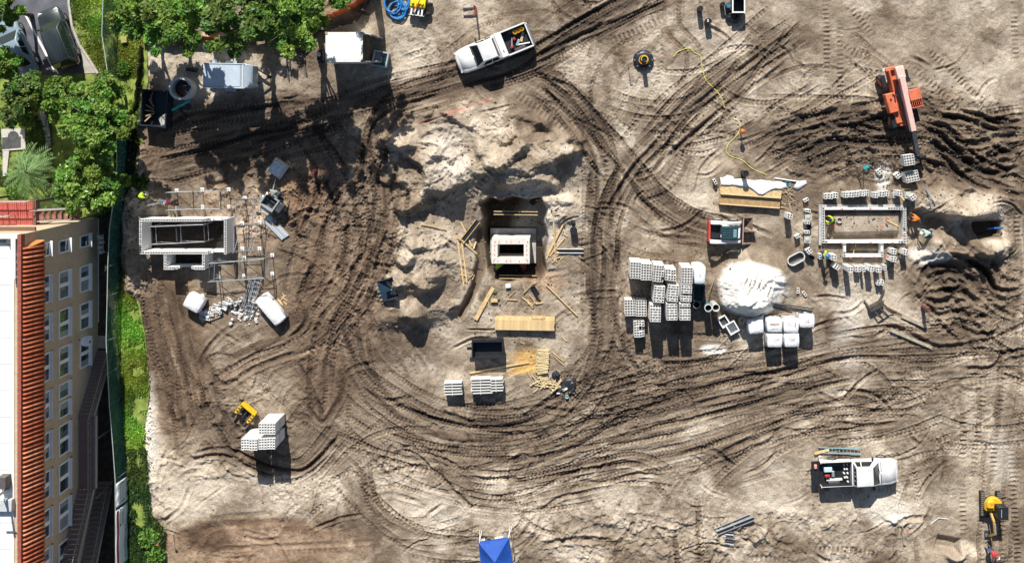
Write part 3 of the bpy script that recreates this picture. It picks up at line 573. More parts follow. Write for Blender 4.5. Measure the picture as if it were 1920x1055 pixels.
mb = MB(); mb.box((-.12, -Lb / 2, 11.05), (.24, Lb, .5)); mb.obj('parapet', mat('red coping', (.30, .09, .06), .7, var=.3), bl)
mb = MB(); mb.box((-9.2, -.14, 11.05), (17.9, .28, .5)); mb.box((-.5, -1.6, 11.08), (.3, 2.6, .52)); mb.obj('parapet', m_white, bl)
mb = MB(); mb.add([(0, -1.0, 9.45), (.62, -.6, 9.45), (.62, -Lb, 9.45), (0, -Lb, 9.45), (.03, -1.0, 11.1), (.03, -Lb, 11.1)], [(0, 1, 2, 3), (1, 4, 5, 2), (0, 4, 1), (2, 5, 3), (0, 3, 5, 4)])
mb.obj('tile_eave', mat('dark terracotta', (.24, .045, .02), .85, var=.3), bl)
a_, b_ = Vector((.66, 0, 9.5)), Vector((.06, 0, 11.14))
mb = MB(); mb.cyl(a_, b_, .085, .07, 8); tile_me = [mb.mesh('roof_tile', q_, True) for q_ in (m_tile, mat('terracotta pale', (.52, .21, .11), .8, var=.35, scale=3, dirt=.15), mat('terracotta burnt', (.40, .10, .04), .8, var=.35, scale=3, dirt=.2))]
y = -.78
while y > -28.6:
    link('roof_tile', random.choice(tile_me), bl, (random.uniform(-.015, .015), y - .2 + random.uniform(-.012, .012), 0)); y -= .3
mb = MB(); mb.cyl((.62, -.62, 9.5), (.06, -1.02, 11.12), .06, .05, 6)
for k in range(5): mb.cyl((.14 + .1 * k, -.60, 9.5), (.03 + .012 * k, -.95, 10.95 - .16 * k), .05, .04, 6)
mb.obj('hip_tiles', m_tile2, bl)
sm_me = MB(); sm_me.box((0, 0, 0), (17, .09, .012)); sm_me = sm_me.mesh('membrane_seam', mat('seam grey', (.60, .62, .62), .7))
for k in range(16): link('membrane_seam', sm_me, bl, (-9.3, -1.6 - 1.75 * k, 10.861))
pb = MB(); pb.box((0, 0, 0), (.1, .05, .35)); pb = pb.mesh('parapet_bracket', m_white)
for k in range(60): link('parapet_bracket', pb, bl, (-.28, -1.4 - k * .48, 11.0))
def window(yc, zc, wd, hh, double):
    fr = MB(); fr.box((.05, yc, zc + hh / 2 - .04), (.1, wd, .09)); fr.box((.05, yc, zc - hh / 2 + .05), (.12, wd, .12))
    for s in (-1, 1): fr.box((.05, yc + s * (wd / 2 - .04), zc), (.1, .08, hh - .16))
    if double: fr.box((.05, yc, zc), (.1, .26, hh - .16))
    f = fr.obj('window', m_white, bl)
    spans = [(-1, -.07), (.07, 1)] if double else [(-1, 1)]
    for a, b in spans:
        y0, y1 = yc + a * (wd / 2 - .05), yc + b * (wd / 2 - .05)
        for k in range(2):
            mb = MB(); hw = (y1 - y0) / 2
            mb.box((.03, y0 + hw * (k + .5), zc), (.03 + .02 * k, hw - .03, hh - .2)); mb.obj('pane', random.choice([m_glass, m_glass, m_glass2, m_blind]), f)
    mb = MB(); mb.box((.14, yc, zc - hh / 2 - .03), (.28, wd + .12, .08)); mb.obj('sill', m_white, f)
    mb = MB(); mb.box((.03, yc, zc - hh / 2 - .32), (.06, wd + .05, .5)); mb.obj('apron', m_shut, f)
def wrow(xpx, z, spans):
    for y0, y1 in spans:
        a = P(xpx, y0, z * BS).y - BZ.y; b = P(xpx, y1, z * BS).y - BZ.y
        window((a + b) / 2, z, abs(b - a), 1.45, y1 - y0 > 40)
wrow(158, 2.35, [(440, 463), (497, 546), (567, 616), (634, 687)])
wrow(120, 5.55, [(449, 473), (507, 559), (578, 632), (648, 704), (716, 745), (751, 780), (793, 850), (865, 920), (935, 990), (1012, 1066)])
wrow(90, 8.35, [(455, 481), (517, 569), (590, 641), (663, 716), (735, 788), (812, 863), (885, 936), (957, 1010), (1030, 1082)])
# ground floor windows and doors further along, below the walkway
wrow(158, 2.35, [(800, 850), (870, 915)])
# outside stairs and gallery
def yb(py, z): return P(150, py, z * BS).y - BZ.y
def flight(y0, z0, y1, z1, n, x0=.02, wd=1.12):
    me = MB(); dy = (y1 - y0) / n; me.box((0, 0, 0), (wd, abs(dy) * 1.04, .07)); sm_ = me.mesh('step', m_step)
    for k in range(n):
        link('step', sm_, bl, (x0 + wd / 2, y0 + dy * (k + .5), z0 + (z1 - z0) * (k + 1) / n))
    mb = MB()
    for s in (0, 1): mb.bar((x0 + s * wd, y0, z0 + .05), (x0 + s * wd, y1, z1 + .05), .07, .26)
    mb.obj('stringer', mat('grey stringer', (.26, .25, .25), .6), bl)
    rail(x0 + wd + .03, y0, z0, y1, z1, n)
def rail(x, y0, z0, y1, z1, n):
    mb = MB(); mb.bar((x, y0, z0 + 1.05), (x, y1, z1 + 1.05), .05, .05); mb.bar((x, y0, z0 + .62), (x, y1, z1 + .62), .03, .03)
    mb.obj('handrail', mat('grey handrail', (.22, .20, .20), .5), bl)
    b = MB(); b.box((0, 0, .5), (.03, .03, 1.0)); bm_ = b.mesh('baluster', m_iron)
    for k in range(n * 2 + 1):
        t = k / (n * 2); link('baluster', bm_, bl, (x, y0 + (y1 - y0) * t, z0 + (z1 - z0) * t + .05))
ys0, ys1, ys2, ys3, ys4 = yb(655, 0), yb(780, 3.2), yb(915, 3.2), yb(1085, 6.4), yb(900, 0)
flight(ys0, 0, ys1, 3.2, 18); flight(ys2, 3.2, ys3, 6.4, 18); flight(ys4, 0, yb(1070, 3.2), 3.0, 18)
mb = MB(); mb.box((.58, (ys1 + ys2) / 2, 3.12), (1.12, ys1 - ys2, .16)); mb.obj('walkway', mat('violet brown deck', (.25, .185, .18), .8, var=.15, scale=5), bl)
mb = MB()
for k in range(48): mb.box((.58, ys1 - (ys1 - ys2) * (k + .5) / 48, 3.203), (1.0, .03, .012))
tag(mb.obj('deck_strip', mat('worn red strip', (.20, .11, .10), .8), bl), kind='stuff')
rail(1.17, ys1, 3.2, ys2, 3.2, 18)
mb = MB(); mb.box((1.2, (ys1 + ys2) / 2 , 3.05), (.1, ys1 - ys2, .3)); mb.obj('fascia', mat('grey stringer', (.26, .25, .25)), bl)
for yy in (640, 668): 
    mb = MB(); q = P(190, yy); mb.box((q.x + .1 - BZ.x, q.y - BZ.y, .08), (1.0, .95, .1)); mb.obj('landing_slab', m_conc, bl)
for yy in (800, 905):
    mb = MB(); mb.box((1.17, yb(yy, 0), 1.5), (.1, .1, 3.1)); mb.obj('walkway_post', m_iron, bl)
mb = MB(); mb.cyl((.05, -.12, .05), (.05, -8.0, .05), .04, n=6); mb.obj('conduit', m_white, bl)
mb = MB(); mb.box((-9, .12, 9.2), (17.8, .3, .18)); mb.obj('cornice', mat('brown trim', (.17, .10, .07), .7), bl)
def utility(px, py):
    c = P(px, py, 1.0); t = thing('utility_meters', 'cluster of grey utility meters and pipes at the corner of the tan block', 'meter', (c.x, c.y, .1))
    m_g = mat('grey box', (.45, .46, .46), .5, var=.1)
    for k in range(4): mb = MB(); mb.box((.16, -.55 + .36 * k, 1.0 + .15 * (k % 2)), (.24, .28, .42)); mb.cyl((.28, -.55 + .36 * k, 1.0 + .15 * (k % 2)), (.38, -.55 + .36 * k, 1.0 + .15 * (k % 2)), .1, n=10); mb.obj('meter_box', m_g, t, bevel=.02)
    mb = MB(); mb.tube([(.1, -.7, 0), (.1, -.7, .6), (.12, .7, .6), (.12, .7, 1.6)], .03); mb.obj('pipe', m_white, t)
utility(187, 458)
def dish(px, py, z):
    c = P(px, py, z); t = thing('satellite_dish', 'round white satellite dish fixed to the facade between the windows', 'dish', (BZ.x, c.y, z))
    mb = MB(); n = 18; vs = []; fs = []
    for k in range(5):
        r = .42 * k / 4
        for i in range(n): a = 2 * math.pi * i / n; vs.append((r * math.cos(a), r * math.sin(a) * .9, .45 * r * r))
    for k in range(4):
        for i in range(n): j = (i + 1) % n; fs.append((k * n + i, k * n + j, (k + 1) * n + j, (k + 1) * n + i))
    M = Matrix.Translation((.7, 0, 0)) @ Matrix.Rotation(R(35), 4, 'Y')
    mb.add([M @ Vector(v) for v in vs], fs); o = mb.obj('reflector', mat('dish grey', (.62, .64, .68), .4), t, True)
    mb = MB(); mb.tube([(0, 0, -.3), (.35, 0, -.25), (.68, 0, -.02)], .035); mb.obj('mast', m_iron, t)
    mb = MB(); mb.tube([M @ Vector((.35, 0, .06)), M @ Vector((.2, 0, .4))], .02); mb.box(M @ Vector((.18, 0, .42)), (.1, .12, .1)); mb.obj('feed_arm', m_iron, t)
dish(152, 639, 3.3)
def roofunit():
    c = P(14, 915, 10.1); t = thing('roof_antenna', 'dark antenna mast with a box standing on the white flat roof', 'antenna', (c.x, c.y, 10.1))
    mb = MB(); mb.box((0, .6, .35), (.55, .8, .7)); mb.obj('control_box', m_iron, t, bevel=.03)
    mb = MB(); mb.cyl((.1, 0, 0), (.1, 0, 2.4), .1, .06, 8); mb.bar((-.4, 0, 2.2), (.6, 0, 2.2), .08, .08); mb.bar((.1, 0, 1.4), (-.4, .6, .5), .06, .06); mb.obj('mast', mat('grey steel', (.35, .36, .37), .4, .6), t)
    mb = MB(); mb.box((-.2, -1.0, .2), (1.4, .8, .4)); mb.obj('vent_curb', mat('light grey sheet', (.5, .52, .53), .5), t, bevel=.04)
roofunit()
mb = MB(); c = P(25, 452, 10.2); mb.cyl((0, 0, 0), (0, 0, .35), .26, .26, 14); mb.cyl((0, 0, .35), (0, 0, .45), .34, .2, 14)
o = mb.obj('roof_ventilator', m_iron); o.location = (c.x, c.y, 10.1); tag(o, 'dark round ventilator in the corner of the white flat roof', 'ventilator')
# ---- red deck north of the block
def reddeck():
    z = 5.2; a, b = P(-60, 376, z), P(64, 430, z)
    t = thing('red_deck', 'raised red metal deck with railings and steps at the north end of the tan block', 'deck', ((a.x + b.x) / 2, (a.y + b.y) / 2, .1))
    lx, ly = b.x - a.x, a.y - b.y; zz = z - .1
    mb = MB(); mb.box((0, 0, zz - .12), (lx, ly, .12)); mb.obj('deck_frame', m_red, t)
    n = 34; pm = MB(); pm.box((0, 0, 0), (lx / n * .86, ly - .1, .05)); pme = pm.mesh('plank', m_red)
    for k in range(n): link('plank', pme, t, (-lx / 2 + lx * (k + .5) / n, 0, zz - .03 + .008 * (k % 3)))
    mb = MB(); mb.box((lx / 2 + .1, 0, zz - .1), (.2, ly + .1, .5)); mb.obj('edge_beam', mat('brown beam', (.16, .085, .07), .7), t)
    m_r = mat('grey rail', (.42, .40, .38), .5)
    for y_ in (ly / 2, 0.0):
        mb = MB(); L = lx if y_ else lx * .7
        for h in (1.0, .55): mb.bar((-lx / 2, y_ - (0 if y_ else .1), zz + h), (-lx / 2 + L, y_, zz + h), .06, .06)
        for k in range(8): mb.box((-lx / 2 + L * k / 7.05 + .1, y_, zz + .5), (.05, .05, 1.0))
        mb.obj('railing', m_r, t)
    for x_ in (-lx / 2 + .2, lx / 2 - .1):
        for y_ in (-ly / 2 + .1, ly / 2 - .1): mb = MB(); mb.box((x_, y_, (zz - .15) / 2), (.16, .16, zz - .15)); mb.obj('post', m_iron, t)
    st = MB(); st.box((0, 0, 0), (.34, .75, .06)); sme = st.mesh('step', mat('rusty step', (.24, .10, .085), .75, var=.4, scale=3))
    for k in range(7): link('step', sme, t, (lx / 2 + .4 + .33 * k, -.05, zz - .2 - .2 * k))
    mb = MB()
    for s in (-1, 1): mb.bar((lx / 2 + .2, -.05 + s * .42, zz), (lx / 2 + 2.6, -.05 + s * .42, zz - 1.45), .07, .2)
    for y_ in (.38,): mb.bar((lx / 2 + .2, y_, zz + 1.0), (lx / 2 + 2.6, y_, zz - .5), .05, .05)
    mb.obj('stair_rail', m_r, t)
    mb = MB()
    for k in range(2): mb.box((lx / 2 + 2.5, -.05 + (.8 * k - .4), (zz - 1.5) / 2), (.1, .1, zz - 1.5))
    mb.obj('stair_post', m_iron, t)
reddeck()
# ---- garden terrace, stepping stones
def terrace():
    t = thing('garden_terrace', 'small light concrete garden terrace with dark paving panels on the lawn', 'terrace', P(24, 265, .1))
    o = t.location; L = lambda x, y: (P(x, y, .2).x - o.x, P(x, y, .2).y - o.y)
    mb = MB(); mb.prism([L(2, 242), L(46, 241), L(48, 280), L(4, 283)], 0, .1); mb.prism([L(5, 283.5), L(17, 282.5), L(12, 330), L(5, 330)], 0, .1); mb.obj('slab', mat('pale concrete', (.52, .50, .46), .85, var=.1), t)
    mb = MB(); mb.prism([L(4, 258), L(39, 256), L(39, 277), L(4, 280)], .1, .112); mb.cyl((*L(25, 256), .1), (*L(25, 256), .115), .42, n=20); mb.obj('dark_paving', mat('dark paving', (.075, .08, .085), .9, var=.3, scale=4), t)
terrace()
st = MB(); st.prism([(-.21, -.17), (.19, -.2), (.23, .15), (-.17, .2)], 0, .06); stm = st.mesh('stepping_stone', mat('pale stone', (.48, .50, .49), .9, var=.2))
for k, (x, y) in enumerate([(80, 213), (82, 220), (84, 227), (86, 234), (87, 241), (89, 248), (90, 255), (91, 262), (91, 269), (91, 276)]):
    q = P(x, y, .1); o = link('stepping_stone', stm, None, q, random.uniform(0, 3))
    tag(o, ['northernmost pale', 'second pale', 'third pale', 'fourth pale', 'fifth pale', 'sixth pale', 'seventh pale', 'eighth pale', 'ninth pale', 'southernmost pale'][k] + ' stepping stone of the row in the dark lawn', 'stone', 'stepping stones in the lawn')
# ---- green windscreen fence
m_screen, nt, b = newmat('green windscreen'); N = nt.nodes; L_ = nt.links
b.inputs['Base Color'].default_value = (.018, .10, .075, 1); b.inputs['Roughness'].default_value = .7; b.inputs['Alpha'].default_value = .72
tcn = N.new('ShaderNodeTexCoord'); nn = N.new('ShaderNodeTexNoise'); nn.inputs['Scale'].default_value = 1.3; L_.new(tcn.outputs['Object'], nn.inputs['Vector'])
mr_ = N.new('ShaderNodeMapRange'); mr_.inputs[1].default_value = .3; mr_.inputs[2].default_value = .7; mr_.inputs[3].default_value = .45; mr_.inputs[4].default_value = .85; L_.new(nn.outputs[0], mr_.inputs[0]); L_.new(mr_.outputs[0], b.inputs['Alpha'])
m_pale = mat('galvanised pipe', (.52, .62, .58), .4, .3)
def fence(name, label, line, h, step=2.4, screens=True):
    top = [P(x, y, h + .1) for x, y in line]
    o0 = Vector((top[0].x, top[0].y, .1)); t = thing(name, label, 'fence', o0)
    L = [Vector((p.x - o0.x, p.y - o0.y, 0)) for p in top]
    for a, b_ in zip(L, L[1:]):
        n = max(1, round((b_ - a).length / step))
        for k in range(n):
            p = a.lerp(b_, k / n); q = a.lerp(b_, (k + 1) / n)
            mb = MB(); mb.cyl(p, p + Vector((0, 0, h + .03)), .035, n=6); mb.obj('post', m_pale, t)
            mb = MB(); mb.cyl(p + Vector((0, 0, h)), q + Vector((0, 0, h)), .03, n=6); mb.obj('top_rail', m_pale, t)
            if screens:
                mb = MB(); u = (q - p).normalized(); s = Vector((u.y, -u.x, 0)); vs = []; nn_ = 6
                for i in range(nn_ + 1):
                    for zz, sag in ((h - .03, 0.0), (h * .5, .06), (.04, .10)):
                        vs.append(p.lerp(q, i / nn_) + Vector((0, 0, zz)) + s * -(sag * math.sin(math.pi * i / nn_) + .045))
                fs = [(3 * i + j, 3 * i + j + 1, 3 * i + j + 4, 3 * i + j + 3) for i in range(nn_) for j in range(2)]
                mb.add(vs, fs); mb.obj('screen_panel', m_screen, t)
    return t
fence('windscreen_fence', 'green windscreen fence along the lawn next to the parked cars', [(194, -30), (191, 66), (203, 145)], 1.8)
fence('windscreen_fence', 'long green windscreen fence between the tan block and the dug site', [(218, 236), (219, 310), (212, 380), (205, 430), (202, 500), (201, 556), (199, 640), (205, 760), (211, 830), (216, 900), (217, 1100)], 1.8)
# ---- banners hung on the fence
def banner(y0, y1, z0, z1, label, marks):
    a = P(216.5, y0, 1.8); b_ = P(217, y1, 1.8); t = thing('banner', label, 'banner', (a.x + .12, a.y, .15)); Ln = a.y - b_.y
    mb = MB(); vs = []; n = 14
    for i in range(n + 1):
        for j in range(4):
            zz = z0 + (z1 - z0) * j / 3; vs.append((.03 * math.sin(i * 1.1) * (3 - j) / 3 + .12 * (3 - j) / 3, -Ln * i / n, zz + .04 * math.sin(i * .9)))
    mb.add(vs, [(4 * i + j, 4 * i + 4 + j, 4 * i + 5 + j, 4 * i + 1 + j) for i in range(n) for j in range(3)])
    o = mb.obj('sheet', mat('white vinyl', (.70, .74, .78), .5, var=.05), t, True)
    s = o.modifiers.new('solid', 'SOLIDIFY'); s.thickness = .008
    def at(u, v): # u along, v up, 0..1, kept just proud of the sheet
        i = u * n; return Vector((.03 * math.sin(i * 1.1) * (1 - v) + .12 * (1 - v) + .014, -Ln * u, z0 + (z1 - z0) * v + .04 * math.sin(i * .9)))
    for name, m, rects in marks:
        mb = MB()
        for (u0, v0, u1, v1) in rects:
            k = max(1, int((u1 - u0) * 14))
            for q in range(k):
                ua = u0 + (u1 - u0) * q / k; ub = u0 + (u1 - u0) * (q + 1) / k
                mb.add([at(ua, v0), at(ub, v0), at(ub, v1), at(ua, v1)], [(0, 1, 2, 3)])
        tag(mb.obj(name, m, t), kind='stuff')
m_ink = mat('banner ink', (.06, .07, .10), .6); m_rink = mat('banner red', (.40, .05, .08), .6)
rr = random.Random(3)
tx = [(.08, .25, .11, .6), (.11, .35, .15, .42), (.13, .45, .16, .75), (.84, .25, .87, .6), (.87, .35, .91, .42), (.89, .45, .92, .75)]
for v in (.35, .47, .60): 
    u = .2
    while u < .8: d_ = rr.uniform(.015, .04); tx.append((u, v, u + d_, v + .045)); u += d_ + .015
banner(905, 950, .25, 1.8, 'smaller white printed banner on the green fence, north of the red striped one', [('lettering', m_ink, tx)])
tx = []
for v in (.50, .42, .34):
    u = .06
    while u < .30: d_ = rr.uniform(.01, .03); tx.append((u, v, u + d_, v + .04)); u += d_ + .008
u = .36
while u < .9: d_ = rr.uniform(.012, .022); tx += [(u, .20, u + d_ * .3, .34), (u + d_ * .3, rr.choice([.2, .31, .26]), u + d_, rr.choice([.225, .34, .29]))]; u += d_ + .014
tx += [(.02, .62, .28, .635), (.28, .60, .32, .70)]
wt = []
u = .04
while u < .9: d_ = rr.uniform(.012, .03); wt.append((u, .84, u + d_, .91)); u += d_ + .012
banner(956, 1064, .1, 1.8, 'large white printed banner with a red stripe on the green fence', [('red_stripe', m_rink, [(.01, .78, .995, .97)]), ('lettering', m_ink, tx)])
# ---- foliage ---------------------------------------------------------------------
def leafmat(name, c, var=.5):
    m, nt, b = newmat(name); N = nt.nodes; L = nt.links
    at = N.new('ShaderNodeVertexColor'); at.layer_name = 'tint'
    ml = N.new('ShaderNodeMixRGB'); ml.blend_type = 'MULTIPLY'; ml.inputs[0].default_value = 1; ml.inputs[1].default_value = (*c, 1); L.new(at.outputs[0], ml.inputs[2])
    L.new(ml.outputs[0], b.inputs['Base Color']); b.inputs['Roughness'].default_value = .5; b.inputs['Specular IOR Level'].default_value = .35
    tr = N.new('ShaderNodeBsdfTranslucent'); L.new(ml.outputs[0], tr.inputs[0]); mx = N.new('ShaderNodeMixShader'); mx.inputs[0].default_value = .3
    L.new(b.outputs[0], mx.inputs[1]); L.new(tr.outputs[0], mx.inputs[2]); L.new(mx.outputs[0], N['Material Output'].inputs[0])
    return m
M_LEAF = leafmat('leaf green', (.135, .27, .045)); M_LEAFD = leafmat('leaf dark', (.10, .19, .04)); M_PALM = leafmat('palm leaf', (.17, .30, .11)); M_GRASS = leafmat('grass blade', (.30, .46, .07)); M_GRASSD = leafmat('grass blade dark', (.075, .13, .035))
m_bark = mat('bark', (.12, .09, .065), .95, var=.3, scale=5, bump=.8)
def quads(name, C, D1, D2, tint, m, parent=None):
    """leaf-shaped kites: centres C, half axes D1 (length) and D2 (width)"""
    n = len(C); V = np.stack([C - D1, C + D2 * .9 - D1 * .1, C + D1, C - D2 * .9 - D1 * .1], 1).reshape(-1, 3).astype(np.float32)
    me = bpy.data.meshes.new(name); me.vertices.add(n * 4); me.vertices.foreach_set('co', V.ravel())
    me.loops.add(n * 4); me.loops.foreach_set('vertex_index', np.arange(n * 4, dtype=np.int32))
    me.polygons.add(n); me.polygons.foreach_set('loop_start', np.arange(0, n * 4, 4, dtype=np.int32))
    at = me.color_attributes.new('tint', 'FLOAT_COLOR', 'POINT')
    t4 = np.concatenate([np.repeat(tint, 4, 0), np.ones((n * 4, 1))], 1).astype(np.float32); at.data.foreach_set('color', t4.ravel())
    me.update(); me.materials.append(m)
    o = bpy.data.objects.new(name, me); col.objects.link(o); o.parent = parent
    return o
def rdirs(n):
    v = RNG.normal(size=(n, 3)); return v / np.linalg.norm(v, axis=1)[:, None]
def tree(px, py, r, h, label, crown=.62, n=5200, leaf=.15, m=None, seed=0, group=None, flower=0.0, name='broadleaf_tree'):
    """crown centre stands at pixel px,py at the crown's own height"""
    zc = h * (1 - crown / 2); c = P(px, py, zc); t = thing(name, label, 'tree', (c.x, c.y, .05), group=group)
    rnd = random.Random(seed + 5); rz = h * crown / 2
    mb = MB(); mb.tube([(0, 0, 0), (.08 * r, .05, h * .2), (0, .1, h * .45), (.1, 0, h * .7)], .2, 8, [.045 * h * .5 + .06, .03 * h * .5 + .06, .08, .04]); mb.obj('trunk', m_bark, t, True)
    cl = []
    nb = 9
    for k in range(nb):
        a = 2 * math.pi * k / nb + rnd.uniform(-.3, .3); q = rnd.uniform(.35, .85); zz = zc + rz * rnd.uniform(-.4, .7)
        p1 = Vector((0, 0, h * rnd.uniform(.25, .5))); p2 = Vector((r * q * math.cos(a), r * q * math.sin(a), zz)); md = p1.lerp(p2, .5) + Vector((0, 0, .3))
        mb = MB(); mb.tube([p1, md, p2], .05, 5, [.09, .06, .02]); mb.obj('limb', m_bark, t, True)
    g = np.random.default_rng(seed + 31); nc = int(26 + r * r * 7)
    d = rdirs(nc); rad = g.random(nc) ** .45
    cc = d * rad[:, None] * np.array([r, r, rz]) * (0.78 + .34 * g.random((nc, 1))) + np.array([0, 0, zc])
    cc[:, 2] = np.maximum(cc[:, 2], h * .18)
    cs = (.20 + .22 * g.random(nc)) * (r * .42 + .35)
    w_ = cs ** 2; idx = g.choice(nc, n, p=w_ / w_.sum())
    off = rdirs(n) * (g.random((n, 1)) ** .5) * cs[idx][:, None] * np.array([1, 1, .6])
    C = cc[idx] + off
    D1 = rdirs(n) * np.array([1, 1, .55]); D1 /= np.linalg.norm(D1, axis=1)[:, None]
    nr = rdirs(n) * .8 + np.array([0, 0, 1.0]); D2 = np.cross(nr, D1); D2 /= np.linalg.norm(D2, axis=1)[:, None] + 1e-6
    L = leaf * (.6 + .8 * g.random((n, 1)))
    ct = .7 + .65 * g.random(nc); hue = g.random(nc)
    lt = ct[idx] * (.75 + .5 * g.random(n))
    T = np.stack([lt * (.85 + .55 * hue[idx]), lt, lt * (.7 + .5 * g.random(n))], 1)
    if flower > 0:
        f = g.random(n) < flower; T[f] = np.array([7.0, 4.2, 14.0]) * .8
    quads('crown', C, D1 * L, D2 * L * .55, T, m or M_LEAF, t)
    return t
tr_spec = [
    (165, 335, 2.6, 5.5, 'large bright flowering tree between the palm and the green fence', 12000, .03), (178, 238, 2.55, 6.0, 'bright green tree south of the driveway, north of the flowering tree', 11000, .0), (112, 186, 1.9, 4.0, 'yellow green tree right below the end of the driveway', 6000, .0),
    (200, 168, 1.6, 4.0, 'small dense tree at the corner between driveway and green fence', 4200, 0), (45, 175, 1.7, 5.0, 'tree in the dark garden corner left of the yellow green tree', 4200, 0), (8, 122, 1.1, 5.0, 'tree overhanging the rear of the light blue car', 4200, 0), (2, 20, 1.3, 6.0, 'tree in the top left corner over the driveway', 4200, 0), (30, 208, 1.3, 4.0, 'shaded tree above the garden terrace', 2600, 0),
    (245, 28, 1.7, 6.5, 'tree on the lawn beside the orange netting, leftmost of the top row', 4600, 0), (330, 40, 2.5, 8.5, 'spreading tree above the concrete ring, second in the top row', 8200, 0), (440, 45, 2.4, 9.0, 'dark spreading tree above the silver trailer, third in the top row', 7600, 0), (545, 30, 2.7, 9.0, 'bright spreading tree left of the white container, fourth in the top row', 9000, 0), (290, -8, 1.6, 7.5, 'tree at the top edge between the first two of the top row', 3600, 0), (632, -6, .9, 3.2, 'small tree at the top edge above the orange netting', 1500, 0), (390, -24, 1.6, 4.5, 'tree at the top edge behind the dark spreading tree', 3000, 0), (490, -28, 1.8, 4.8, 'tree at the top edge between the dark and the bright spreading tree', 3800, 0),
    (655, -48, 1.8, 12.5, 'tall tree out of view north of the white container, added for its shadow', 3600, 0)]  # out of view, added so that its shadow falls across the yard
for k, (x, y, r, h, lab, n, fl) in enumerate(tr_spec):
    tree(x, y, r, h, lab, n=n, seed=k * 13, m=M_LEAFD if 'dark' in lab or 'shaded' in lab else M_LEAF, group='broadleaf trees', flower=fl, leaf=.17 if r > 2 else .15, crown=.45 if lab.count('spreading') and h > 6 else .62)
def palm(px, py, h, label, seed=1, nf=22, L=2.2):
    c = P(px, py, h); t = thing('palm_tree', label, 'palm', (c.x, c.y, .1)); rn = random.Random(seed)
    mb = MB(); mb.tube([(0, 0, 0), (.1, .05, h * .5), (0, 0, h)], .14, 8); mb.obj('trunk', m_bark, t, True)
    for k in range(nf):
        a = k * 2.4 + rn.uniform(-.2, .2); el = R(rn.uniform(-10, 65)); l = L * rn.uniform(.75, 1.1)
        C = []; D1 = []; D2 = []; T = []
        px_, pz = 0.0, h; e = el
        for i in range(13):
            px_ += l / 13 * math.cos(e); pz += l / 13 * math.sin(e); e -= .14
            for s in (-1, 1):
                base = Vector((math.cos(a) * px_, math.sin(a) * px_, pz)); dr = Vector((math.cos(a + s * .75), math.sin(a + s * .75), -.25)).normalized()
                ll = .34 * (1 - .5 * abs(i - 6) / 7); C.append(base + dr * ll); D1.append(dr * ll); D2.append(dr.cross(Vector((0, 0, 1))).normalized() * .035); v = rn.uniform(.7, 1.5); T.append((v * 1.1, v, v))
        o = quads('frond', np.array(C), np.array(D1), np.array(D2), np.array(T), M_PALM, t)
palm(52, 322, 3.4, 'fan of a palm tree between garden terrace and red deck', 2, 26, 2.2); palm(95, 372, 2.2, 'lower dark palm between the red deck and the flowering tree', 5, 18, 1.7)
def bush(px, py, r, label, n=700, m=None, seed=0):
    c = P(px, py, .3); t = thing('shrub', label, 'shrub', (c.x, c.y, .08)); g = np.random.default_rng(seed + 900)
    mb = MB()
    for k in range(5): a = k * 1.26; mb.tube([(0, 0, 0), (.3 * r * math.cos(a), .3 * r * math.sin(a), .3), (.6 * r * math.cos(a), .6 * r * math.sin(a), .55 * r + .1)], .02, 4)
    mb.obj('stem', m_bark, t)
    d = rdirs(n); C = d * (g.random((n, 1)) ** .4) * np.array([r, r, r * .6]); C[:, 2] = np.abs(C[:, 2]) + .1
    D1 = rdirs(n); D2 = np.cross(rdirs(n), D1); D2 /= np.linalg.norm(D2, axis=1)[:, None] + 1e-6; L = .1 + .08 * g.random((n, 1)); v = .6 + .8 * g.random(n)
    quads('foliage', C, D1 * L, D2 * L * .6, np.stack([v, v, v], 1), m or M_LEAF, t)
for k, (x, y, r, lab) in enumerate([(280, 1008, .9, 'low shrub at the foot of the bank beside the banners'), (290, 1040, .8, 'southernmost low shrub at the edge of the lawn strip'), (262, 340, .7, 'dark shrub at the bend of the lawn edge near the workers'), (262, 218, .6, 'shrub beside the dark dumpster and the lawn'), (128, 395, .9, 'shrub at the foot of the red steps'), (185, 385, .9, 'shrub in front of the north wall of the tan block'), (30, 360, .8, 'shrub under the palm by the red deck'), (230, 130, .6, 'shrub against the green fence below the parking kerb')]):
    bush(x, y, r, lab, 800, M_LEAFD if 'dark' in lab else None, k)
